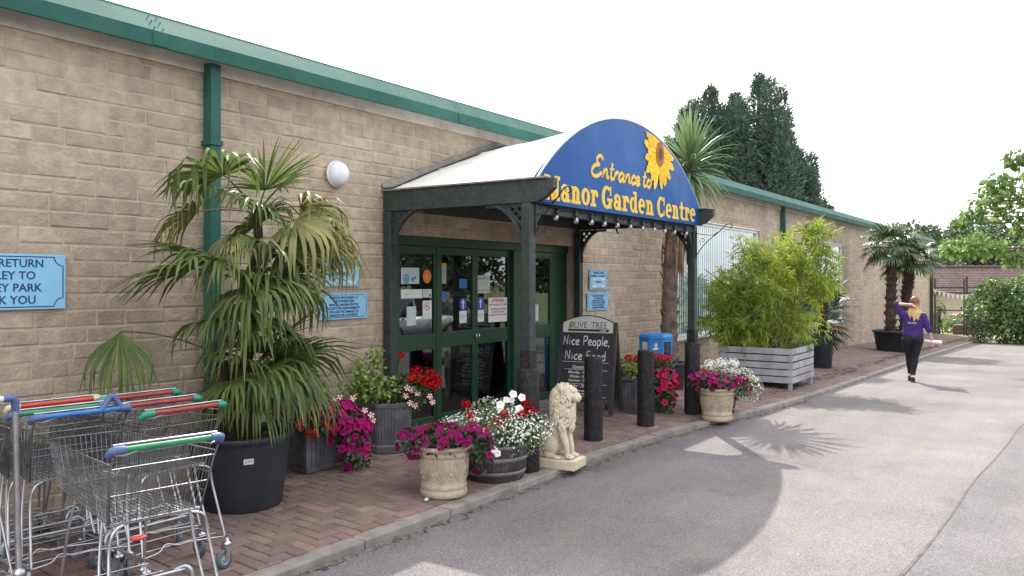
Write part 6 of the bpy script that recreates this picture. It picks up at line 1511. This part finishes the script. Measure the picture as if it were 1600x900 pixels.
    for an, tilt in ((anL, -.2), (anR, .1)):
        mb = MB(); limb(mb, [an + Vector((0, 0, .06)), an + Vector((0, 0, .0))], [.040, .040]); mb.build('sock', m_sock, t)
        mb = MB(); ball(mb, an + Vector((-.01, 0, -.035)), (.055, .042, .05)); limb(mb, [an + Vector((.0, 0, -.055)), an + Vector((.10, 0, -.062)), an + Vector((.16, 0, -.068))], [.045, .042, .03]); mb.box(an.x - .06, an.x + .185, an.y - .038, an.y + .038, an.z - .10, an.z - .075); smooth_eval(mb.build('shoe', m_shoe, t), .01, 3)
    mb = MB()
    ball(mb, hd + Vector((-.018, 0, .022)), (.098, .090, .112), None, 0, 3); ball(mb, hd + Vector((-.05, -.005, -.07)), (.07, .092, .12), None, 0, 3)
    for k in range(46):
        y = rnd.uniform(-.085, .085); x0 = -.055 - .04 * math.sqrt(max(0, 1 - (y / .09) ** 2)); z1 = rnd.uniform(1.17, 1.30) + abs(y) * .5; w_ = rnd.uniform(-.02, .02)
        limb(mb, [hd + Vector((x0 * .8, y * .8, .03)), hd + Vector((x0 - .02, y, -.10)), (x0 - .045, hd.y + y * 1.1 + w_, (z1 + 1.40) / 2), (x0 - .04, hd.y + y * 1.0 - w_, z1)], [.020, .02, .017, .006])
    smooth_eval(mb.build('hair', hair_mat(), t), .0075, 1)
    r = Matrix.Rotation(math.radians(9), 4, 'Z'); hp = Vector((X, Y, zg(X) - .048)) + r @ Vector((.03, -.345, .79))
    pr = thing('paper_roll', 'pale pink and white rolled paper held in the walker’s lower hand', 'paper roll', hp)
    mb = MB(); mb.tube([(-.02, .15, .015), (0, .04, .0), (0, -.09, -.01), (0, -.165, -.015)], [.020, .026, .034, .036], 14); mb.build('roll', M('pink paper', (.74, .60, .60), (.78, .74, .72), rough=.7, vscale=18), pr)
    mb = MB(); mb.tube([(0, -.03, -.006), (0, -.05, -.008)], .0335, 14); mb.build('band', m_white, pr)
person()

# ================================================================== cars
m_glassdk = M('car glass', (.02, .025, .03), rough=.08); m_tyre = M('car tyre', (.02, .02, .02), rough=.8); m_rim = M('wheel rim', (.5, .5, .52), rough=.35, metal=.8); m_lamp = M('head lamp', (.75, .77, .8), rough=.15); m_tail = M('tail lamp', (.4, .01, .01), rough=.25)
def car(label, loc, rz, col, name):
    t = thing('parked_car', label, 'car', loc, rz); paint = M(name, col, tuple(c * .95 for c in col), rough=.3, coat=.6)
    sec = [(-1.95, .45, .62, .66), (-1.88, .30, .80, .78), (-1.6, .24, .88, .82), (-.9, .22, .93, .85), (0, .22, .94, .86), (.8, .22, .93, .85), (1.3, .24, .86, .83), (1.75, .28, .74, .78), (1.93, .42, .62, .64)]
    mb = MB(); vs = []; n = 12
    for x, zb, zt2, w_ in sec:
        for k in range(n):
            a = 2 * PI * k / n; c, s = math.cos(a), math.sin(a); e = .45
            vs.append((x, w_ * math.copysign(abs(c) ** e, c), (zb + zt2) / 2 + (zt2 - zb) / 2 * math.copysign(abs(s) ** e, s)))
    fs = [(i * n + k, i * n + (k + 1) % n, (i + 1) * n + (k + 1) % n, (i + 1) * n + k) for i in range(len(sec) - 1) for k in range(n)]
    mb.add(vs, fs, 0, True); mb.add(vs[:n], [tuple(range(n))[::-1]]); mb.add(vs[-n:], [tuple(range(n))]); body = mb.build('body', paint, t, recalc=True)
    top = [(-1.75, .88, .70), (-1.35, 1.38, .56), (-.5, 1.47, .56), (.25, 1.42, .56), (1.05, .90, .70)]
    def cab(k, o): x, z, w_ = top[k]; return x, z, w_ + o
    mb = MB(); vs = []
    for x, z, w_ in top: vs += [(x, -w_, z), (x, w_, z), (x, -.78, .86), (x, .78, .86)]
    mb.add(vs, [(4 * i, 4 * i + 1, 4 * i + 5, 4 * i + 4) for i in (1, 2)], 0, True)
    for s in (0, 1): mb.add([vs[4 * i + s] for i in range(5)] + [vs[4 * i + s + 2] for i in range(4, -1, -1)], [tuple(range(10))], 1)
    mb.add(vs, [(0, 1, 5, 4), (12, 13, 17, 16)], 1); mb.build('cabin', [paint, m_glassdk], t, recalc=True)
    for s in (-1, 1):
        for q in ((-.45, .86), (.35, .86)): mb = MB(); x = q[0]; mb.tube([(x - .05, s * .745, .88), (x - .02, s * .60, 1.44 if x < 0 else 1.40)], .035, 6); mb.build('pillar', paint, t)
        mb = MB(); ball(mb, (.75, s * .92, .98), (.08, .09, .065)); mb.build('wing_mirror', paint, t)
        mb = MB(); ball(mb, (1.78, s * .58, .64), (.13, .17, .08)); mb.build('headlight', m_lamp, t)
        mb = MB(); ball(mb, (-1.87, s * .62, .74), (.08, .12, .12)); mb.build('tail_light', m_tail, t)
        for x in (-1.25, 1.25):
            mb = MB(); m = Matrix.Translation((x, s * .78, .30)) @ Matrix.Rotation(PI / 2, 4, 'X'); mb.lathe([(.19, -.09), (.28, -.09), (.30, -.07), (.30, .07), (.28, .09), (.19, .09)], 24, 0, True, m); w_ = mb.build('wheel', m_tyre, t)
            mb = MB(); mb.lathe([(.19, -.085 * s), (.19, .06 * -s), (.05, -.075 * s), (0, -.08 * s)] if 0 else [(.195, .088 * -s), (.15, .075 * -s), (.05, .085 * -s), (0, .09 * -s)], 20, 0, True, m); mb.build('rim', m_rim, w_)
    mb = MB(); mb.bbox(1.93, 1.96, -.26, .26, .40, .50, .004); mb.build('number_plate', m_papr, t)
    return t
car('red hatchback parked beyond the tall metal gate', (64.2, 5.2, -1.25), math.radians(118), (.55, .012, .02), 'red paint')
car('silver car parked across the car park, seen in the door glass', (20.5, -6.2, zg(20) - .05), math.radians(186), (.55, .57, .60), 'silver paint')

# ================================================================== far end: gate, bunting, barn and clutter
m_gate = M('gate steel', (.03, .035, .03), (.05, .045, .04), rough=.6)
GX = 44.72; gz = zg(GX)
t = thing('metal_gate', 'tall thin dark metal gate closing the path at the far end of the wall', 'gate', (GX, 4.9, gz))
for y in (5.72, 4.47): mb = MB(); mb.bbox(GX - .035, GX + .035, y - .035, y + .035, gz - .05, 1.86, .005); wb(mb, 'gate_upright', m_gate, t)
for z in (1.40, .30, -.76): mb = MB(); mb.bbox(GX - .02, GX + .02, 4.505, 5.685, z - .025, z + .025, .004); wb(mb, 'rail', m_gate, t)
mb = MB(); mb.bbox(GX + .03, GX + .06, 4.55, 4.62, .34, .46, .004); wb(mb, 'latch', m_gate, t)
t = thing('gate_post', 'dark metal gate post and short rail beside the right hand shrub', 'gate post', (GX, 4.36, gz))
mb = MB(); mb.bbox(GX - .045, GX + .045, 4.31, 4.40, gz - .05, 1.95, .006); wb(mb, 'post', m_gate, t)
for z in (1.42, .28): mb = MB(); mb.bbox(GX - .02, GX + .02, 3.5, 4.305, z - .03, z + .03, .004); wb(mb, 'rail', m_gate, t)
t = thing('timber_post', 'dark green weathered post at the corner of the building by the gate', 'post', (44.85, 5.80, gz)); mb = MB(); mb.bbox(44.62, 44.78, 5.80, 5.94, gz, 2.4, .01); wb(mb, 'post', m_postgreen, t)
t = thing('bunting', 'string of white pennants sagging across the metal gate', 'bunting', (GX - .1, 4.8, 1.2))
y0, y1 = 5.80, 3.3; P = []
for k in range(27): f = k / 26; P.append(Vector((GX - .1, y0 + (y1 - y0) * f, 1.36 - 4 * .30 * f * (1 - f))))
mb = MB(); mb.tube(P, .007, 5); wb(mb, 'cord', m_papr, t)
for k in range(13):
    a, b = P[2 * k], P[2 * k + 2]; a, b = a.lerp(b, .06), b.lerp(a, .06); c = (a + b) / 2 + Vector((.03 * math.sin(k * 1.7), 0, -.27)); mb = MB()
    mb.add([a, b, c, a + Vector((.004, 0, 0)), b + Vector((.004, 0, 0)), c + Vector((.004, 0, 0))], [(0, 1, 2), (5, 4, 3), (0, 3, 4, 1), (1, 4, 5, 2), (2, 5, 3, 0)]); wb(mb, 'pennant', m_whitef, t)
m_tile = M('clay roof tiles', (.085, .05, .043), (.06, .036, .032), rough=.85, vscale=4, island=.25, hue=.01)
m_render = M('barn render', (.42, .37, .30), (.34, .30, .25), rough=.9, vscale=2)
def barn():
    t = thing('tiled_barn', 'low cream barn with a brown tiled roof beyond the metal gate', 'barn', (70.6, 7.3, -1.45), math.radians(-55.4))
    H_, D, Lr, rise = 2.45, 6.4, 22, 1.75
    mb = MB(); mb.box(-Lr / 2, Lr / 2, 0, D, 0, H_); mb.add([(-Lr / 2, 0, H_), (-Lr / 2, D, H_), (-Lr / 2, D / 2, H_ + rise), (Lr / 2, 0, H_), (Lr / 2, D, H_), (Lr / 2, D / 2, H_ + rise)], [(0, 1, 2), (5, 4, 3)]); mb.build('wall', m_render, t)
    mb = MB(); rows = 15; cols = 62
    for sgn in (0, 1):
        for i in range(rows):
            for k in range(cols):
                u0, u1 = i / rows, (i + 1.25) / rows; x0 = -Lr / 2 - .2 + (Lr + .4) * k / cols; x1 = x0 + (Lr + .4) / cols; xm = (x0 + x1) / 2
                def Q(x, u, dz): y = -.35 + (D / 2 + .35) * u; z = H_ - .19 + (rise + .19) * u + dz; return (x, y if sgn == 0 else D - y, z)
                mb.add([Q(x0, u0, .06), Q(xm, u0, .10), Q(x1, u0, .06), Q(x1, min(1, u1), .02), Q(xm, min(1, u1), .06), Q(x0, min(1, u1), .02), Q(x0, u0, .0), Q(xm, u0, .02), Q(x1, u0, .0)], [(0, 1, 4, 5), (1, 2, 3, 4), (0, 6, 7, 1), (1, 7, 8, 2)])
    rf = mb.build('roof', m_tile, t); mb = MB(); mb.tube([(-Lr / 2 - .2, D / 2, H_ + rise + .07), (Lr / 2 + .2, D / 2, H_ + rise + .07)], .11, 8); mb.build('ridge', m_tile, rf)
    for x in (-3.5, 1.0, 5.0):
        mb = MB(); mb.bbox(x - .6, x + .6, -.05, .02, .9, 1.9, .01); w_ = mb.build('window', m_white, t); mb = MB(); mb.box(x - .5, x + .5, -.056, -.045, 1.0, 1.8); mb.build('pane', m_glassdk, w_)
    mb = MB(); mb.tube([(-Lr / 2 - .2, -.42, H_ - .17), (Lr / 2 + .2, -.42, H_ - .17)], .06, 8); mb.build('gutter', m_gate, t)
barn()
t = thing('utility_cabinet', 'grey metal cabinet standing behind the left side of the gate', 'cabinet', (47.0, 5.98, -1.0)); mb = MB(); mb.bbox(-.14, .14, -.17, .17, 0, 1.05, .012); mb.build('cabinet_body', M('cabinet grey', (.10, .10, .11), rough=.5), t); mb = MB(); mb.bbox(-.16, .16, -.19, .19, 1.05, 1.09, .008); mb.build('cabinet_top', m_gate, t)
t = thing('sleeper_bed', 'low brown timber raised bed behind the gate', 'raised bed', (48.0, 4.66, -1.02), .05)
for k in range(2): mb = MB(); mb.bbox(-.8, .8, -.60, .60, .0 + k * .24, .235 + k * .24, .015); mb.build('sleeper_course', M('old sleeper', (.10, .062, .045), (.06, .04, .03), rough=.9, vscale=8, bump=.6, bscale=20) if k == 0 else MATS['old sleeper'], t)
mb = MB(); mb.box(-.7, .7, -.5, .5, .45, .49); mb.build('soil', m_soil, t)
t = thing('stone_trough', 'small grey stone trough standing on the brown raised bed', 'trough', (47.9, 4.50, -.52)); mb = MB(); mb.lathe([(0, 0), (.30, 0), (.34, .05), (.25, .10), (.24, .20), (.36, .27), (.38, .33), (.33, .33), (.3, .27), (0, .26)], 20); mb.build('trough_body', M('weathered stone', (.30, .30, .28), (.2, .2, .19), rough=.9, vscale=9), t)
mb = MB(); rnd = random.Random(51)
for k in range(900): x = 45.2 + rnd.random() * 17; y = 2.5 + rnd.random() * 6; z = zg(min(x, 70), 4) - .16; h = rnd.uniform(.05, .2); a = rnd.uniform(0, 6.28); mb.add([(x - .02 * math.cos(a), y - .02 * math.sin(a), z), (x + .02 * math.cos(a), y + .02 * math.sin(a), z), (x + rnd.uniform(-.05, .05), y + rnd.uniform(-.05, .05), z + h)], [(0, 1, 2)])
tag(mb.build('rough_grass', M('dry grass', (.36, .34, .12), (.22, .26, .07), rough=.9, vscale=.5, island=.3, trans=.3)), 'dry yellowing grass blades beyond the gate', 'grass', kind='stuff')
sheet('grass_yard', M('mown dry grass', (.34, .31, .13), (.24, .26, .09), rough=1, vscale=.9, bump=1, bscale=20), [44.95, 50, 56, 62, 70], [-2, 3.3, 5, 8, 12], -.14, zf=lambda x, y: zg(min(x, 70), 4))
sheet('path', M('gravel path', (.36, .32, .27), (.28, .25, .21), rough=1, vscale=12, bump=1, bscale=60), [41.6, 43, 44.94], [1.2, 3.4, 5.95], -.03, zf=lambda x, y: zg(x, 4))
# ================================================================== trees and shrubs
m_conif = M('cypress foliage', (.095, .155, .105), (.055, .10, .075), rough=.6, vscale=.7, island=.35, hue=.015, trans=.12)
m_far = M('far foliage', (.11, .155, .075), (.07, .11, .055), rough=.6, vscale=.5, island=.35, hue=.02, trans=.2)
m_big = M('broad leaf', (.23, .34, .085), (.13, .22, .06), rough=.45, vscale=1.2, island=.35, hue=.02, trans=.42)
m_shrub = M('shrub leaf', (.17, .26, .08), (.095, .165, .05), rough=.4, vscale=1.5, island=.4, hue=.02, trans=.3)
m_silver = M('grey green leaf', (.20, .25, .14), (.13, .18, .10), rough=.6, vscale=2, island=.35, trans=.2)
m_bronze = M('bronze leaf', (.20, .19, .07), (.13, .14, .05), rough=.6, vscale=2, island=.35, trans=.25)
def clump_tree(name, label, cat, loc, H_, R, crown_lo, n_cl, n_lf, lf, mat, seed, group=None, squash=1.0, trunk_r=.2):
    rnd = random.Random(seed); t = thing(name, label, cat, loc, rnd.uniform(0, 6), group)
    mb = MB(); mb.tube(cr([(0, 0, -.3), (.05, .02, H_ * .25), (-.05, .06, H_ * .5), (.03, 0, H_ * .85)]), [trunk_r * (1.15 - .95 * k / 18) for k in range(19)], 10)
    cl = []
    for k in range(n_cl):
        v = rv(rnd); q = rnd.random() ** .4; c = Vector((v.x * R * q, v.y * R * q, crown_lo + (H_ - crown_lo) * (.5 + .5 * v.z * q))); cl.append((c, rnd.uniform(.18, .34) * R))
        if k < 14: s = Vector((0, 0, max(H_ * .18, c.z * .55))); mb.tube(cr([s, s.lerp(c, .5) + Vector((0, 0, .1 * R)), c]), [trunk_r * .4 * (1 - .8 * i / 12) for i in range(13)], 6)
    mb.build('trunk', m_bark, t); mb = MB()
    for c, r in cl:
        for _ in range(n_lf // n_cl):
            v = rv(rnd); p = c + Vector((v.x, v.y, v.z * .75)) * r * rnd.uniform(.45, 1.1); leaf(mb, p, (v + rv(rnd) + Vector((0, 0, -.2))), rv(rnd) + v, lf * rnd.uniform(.6, 1.3), lf * .38, 0, .25)
    mb.build('crown', mat, t); return t
def conifer(label, loc, H_, R, seed):
    """broad bushy cypress: several leaders of different height round the stem, feathery upswept sprays"""
    rnd = random.Random(seed); t = thing('cypress_tree', label, 'conifer', loc, rnd.uniform(0, 6), 'cypress trees behind the roof')
    mb = MB(); mb.tube([(0, 0, -.5), (0, 0, H_ * .5), (.1, 0, H_ * .97)], [.32, .2, .02], 10); fo = MB()
    lead = [(Vector((0, 0, 0)), 1.0, .9, 420)]
    for k in range(9):
        a = k * .72 + rnd.uniform(-.3, .3); near = k % 2; q = R * (rnd.uniform(.28, .46) if near else rnd.uniform(.45, .66))
        lead.append((Vector((q * math.cos(a), q * math.sin(a), 0)), rnd.uniform(.86, .985) if near else rnd.uniform(.7, .9), rnd.uniform(.55, .72), 220))
    for c, hf, rf, N in lead:
        h = H_ * hf
        for k in range(N):
            f = (k + rnd.random()) / N; z = h * (.16 + .82 * f ** .9); a = k * 2.39996 + rnd.uniform(-.4, .4)
            r = R * rf * (1 - f) ** .72 * rnd.uniform(.5, 1.2) + .14; up = rnd.uniform(.1, .7) + .6 * f; d = Vector((math.cos(a), math.sin(a), up)).normalized(); s = c + Vector((0, 0, z - r * up * .6))
            if k % 5 == 0: mb.tube([s, s + d * r * .8], [.035, .012], 4, caps=False)
            for j in range(18):
                q = s + d * r * (.35 + .65 * (j / 17)) + rv(rnd) * .24 * (1.2 - j / 17); dd = (d + rv(rnd) * .8 + Vector((0, 0, .1))).normalized(); leaf(fo, q, dd, rv(rnd), rnd.uniform(.14, .36), rnd.uniform(.02, .045), 0, .3)
    mb.build('trunk', m_bark, t); fo.build('crown', m_conif, t); return t
Z0 = -1.0
for (x, y, H_, R, lab, sd) in ((40.6, 16.9, 11.9, 2.7, 'leftmost dark cypress behind the roof, partly behind the cordyline crown', 61), (42.3, 16.2, 13.3, 3.1, 'second dark cypress from the left behind the roof', 62), (45.0, 15.8, 13.4, 3.3, 'dark cypress just left of the tallest one behind the roof', 63), (43.75, 14.06, 14.0, 3.3, 'tallest dark cypress, its pointed tip above all others behind the roof', 64), (45.4, 13.3, 11.4, 2.9, 'dark cypress just right of the tallest one behind the roof', 65), (44.5, 12.2, 8.9, 2.2, 'rightmost and lowest dark cypress behind the roof', 66)):
    conifer(lab, (x, y, Z0), H_, R, sd)
# trees beyond: one of each kind built, then copied
far0 = clump_tree('broadleaf_tree', 'mid green tree rising behind the barn roof', 'tree', (86, 11.5, -1.6), 8.6, 4.2, 1.0, 30, 4200, .42, m_far, 71, 'trees beyond the barn')
for k, (x, y, s, lab) in enumerate(((88, 6.0, .86, 'tree behind the right part of the barn roof'), (90, 15.5, .92, 'tree behind the building corner, left of the barn'), (91, 2.0, .95, 'tree behind the barn seen below the broad leaved branches'), (94, -3.0, 1.0, 'tree behind the big shrub at the right edge'), (92, 9.2, 1.10, 'highest of the far trees behind the barn ridge'), (96, 12.8, 1.12, 'far tree filling the gap between the building corner and the barn'), (97, 6.2, 1.12, 'far tree behind the middle of the barn roof'), (99, 2.8, 1.15, 'far tree behind the branches above the right end of the barn'))):
    c = copy_tree(far0, label=lab); c.location = (x, y, -1.6); c.rotation_euler.z = k * 1.3; c.scale = (s, s, s)
a = clump_tree('broadleaf_tree', 'pale tree top showing over the gutter right of the cypresses', 'tree', (58.5, 15.5, -1.5), 8.9, 2.6, 2.5, 18, 2600, .34, m_far, 72, 'tree tops over the roof')
b = copy_tree(a, label='smaller tree top showing over the gutter, further right than its neighbour'); b.location = (60.5, 13.2, -1.5); b.scale = (.9,) * 3; b.rotation_euler.z = 2
c = copy_tree(a, label='tree top just clearing the gutter beside the last cypress'); c.location = (55.5, 15.5, -1.5); c.scale = (.92,) * 3; c.rotation_euler.z = 4
# row across the car park, mirrored in the doors and windows
r0 = clump_tree('broadleaf_tree', 'leafy tree across the car park, mirrored in the door glass', 'tree', (6, -15, -.2), 7.5, 3.6, .6, 26, 3200, .38, m_far, 73, 'trees across the car park')
for k, (x, s) in enumerate(((-4, 1.0), (12.5, .95), (18.5, 1.1), (25, 1.0), (31, 1.05), (38, 1.0), (45, 1.1))):
    c = copy_tree(r0, label='leafy tree of the row across the car park, mirrored in the windows'); c.location = (x, -15.5 - (k % 3), -.3); c.rotation_euler.z = k * 2.1; c.scale = (s, s, s * 1.05)
r0['label'] = 'leafy tree of the row across the car park, mirrored in the windows'
# ---- broad leaved tree reaching in from the right
def right_tree():
    rnd = random.Random(81); bx, by = 24.0, -1.4; t = thing('broadleaf_tree', 'broad leaved tree with large bright leaves reaching in at the right edge', 'tree', (bx, by, zg(bx) - .1))
    CL = [((22.42, 1.18, 4.57), .25), ((22.21, 1.5, 4.02), .30), ((22.06, 1.7, 3.68), .33), ((21.87, 1.98, 3.28), .25), ((22.29, 1.37, 3.38), .38), ((22.52, 1.03, 3.8), .42), ((21.78, 2.1, 2.61), .33), ((21.6, 2.37, 2.49), .24), ((22.02, 1.76, 2.54), .36), ((22.35, 1.27, 2.34), .33), ((22.54, .99, 3.06), .33), ((21.69, 2.25, 3.13), .15), ((22.85, .54, 4.39), .6), ((23.19, .05, 3.35), .9), ((22.94, .42, 2.46), .6), ((23.69, -.69, 4.1), .9), ((23.52, -.44, 2.61), .75), ((24.4, -1.6, 4.6), 1.0), ((24.6, -1.2, 3.4), 1.0), ((24.2, -2.4, 3.6), .9)]
    mb = MB(); fork = Vector((bx, by, 1.7)); mb.tube(cr([(bx + .1, by - .1, zg(bx) - .3), (bx, by, .6), fork, (bx - .1, by + .2, 2.6), (bx - .2, by + .4, 4.0)]), [.17 - .006 * k for k in range(25)], 10)
    for c, r in CL:
        c = Vector(c); s = Vector((bx - .1, by + .2, min(2.9, max(1.7, c.z - .6)))); m_ = s.lerp(c, .55) + Vector((0, 0, .18)); P = cr([s, m_, c + Vector((0, 0, -.05))]); mb.tube(P, [.045 - .0028 * k for k in range(len(P))], 6)
        for _ in range(4): mb.tube([c, c + rv(rnd) * r * .9], [.010, .004], 4)
    wb(mb, 'trunk', m_bark, t); mb = MB()
    for c, r in CL:
        for _ in range(int(70 + 400 * r * r)):
            v = rv(rnd); p = Vector(c) + Vector((v.x, v.y, v.z * .8)) * r * rnd.uniform(.3, 1.15); d = (v * .7 + rv(rnd) * .5 + Vector((0, 0, -.75))).normalized(); s = d.cross(rv(rnd)).normalized(); n_ = s.cross(d); L_ = rnd.uniform(.085, .165); W_ = L_ * rnd.uniform(.36, .46)
            pts = [p, p + d * L_ * .18 + s * W_ * .85 - n_ * .012, p + d * L_ * .45 + s * W_ - n_ * .02, p + d * L_ * .8 + s * W_ * .45 - n_ * .01, p + d * L_ + n_ * -.03, p + d * L_ * .8 - s * W_ * .45 - n_ * .01, p + d * L_ * .45 - s * W_ - n_ * .02, p + d * L_ * .18 - s * W_ * .85 - n_ * .012]
            mid = p + d * L_ * .5 + n_ * .012; mb.add(pts + [mid], [(8, i, (i + 1) % 8) for i in range(8)])
    wb(mb, 'crown', m_big, t)
right_tree()
def shrub(label, loc, E, n, lf, mat, seed, W_=.34, cat='shrub'):
    rnd = random.Random(seed); t = thing('shrub', label, cat, loc); mb = MB()
    for k in range(16): e = rnd.choice(E); tip = Vector(e[0]) + Vector((rnd.uniform(-.6, .6) * e[1][0], rnd.uniform(-.6, .6) * e[1][1], .5 * e[1][2])); b = Vector(loc) + Vector((rnd.uniform(-.2, .2), rnd.uniform(-.2, .2), -.05)); mb.tube(cr([b, b.lerp(tip, .5) + Vector((0, 0, .15)), tip]), .014, 5)
    wb(mb, 'stems', m_bark, t); mb = MB()
    for _ in range(n):
        p, nr = on_ell(rnd, E, .4, .2); k = mnoise.noise(p * 1.3)
        p = p + nr * k * .28
        if p.z < loc[2] + .02: continue
        leaf(mb, p, (nr + rv(rnd) * .9 + Vector((0, 0, -.25))).normalized(), nr + rv(rnd) * .6, lf * rnd.uniform(.6, 1.25), lf * W_ * rnd.uniform(.8, 1.2), 0, .2)
    wb(mb, 'foliage', mat, t); return t
shrub('large bright leafy shrub filling the right edge beside the gate', (38.9, 1.9, -.88), [((38.9, 2.0, .55), (1.3, 1.3, 1.35)), ((39.3, 1.2, .95), (1.3, 1.2, 1.25)), ((38.2, 3.0, .35), (.95, .85, .95)), ((38.4, 2.85, 1.2), (.8, .7, .65)), ((39.6, .2, .7), (1.4, 1.2, 1.5)), ((38.2, 2.0, -.2), (1.0, 1.0, .8))], 9500, .17, m_shrub, 91)
shrub('small grey green shrub at the left foot of the large bright shrub', (37.6, 3.22, -.82), [((37.6, 3.2, -.35), (.45, .42, .5)), ((37.5, 3.35, -.05), (.3, .3, .4))], 1300, .09, m_silver, 92)
shrub('bronze green low shrub at the foot of the large shrub on the right', (37.6, 1.25, -.84), [((37.6, 1.2, -.45), (.7, .65, .45))], 1300, .10, m_bronze, 93)
shrub('low green plants growing behind the gate near the red car', (53.0, 5.6, -1.15), [((53.0, 5.6, -.8), (1.2, 1.0, .55)), ((53.4, 4.4, -.8), (1.1, 1.0, .6))], 1800, .16, m_shrub, 94, cat='plants')
shrub('young climbing plant on the left gate upright', (45.1, 5.55, -.95), [((45.1, 5.6, .1), (.22, .2, .75))], 260, .12, m_shrub, 95, cat='plant')
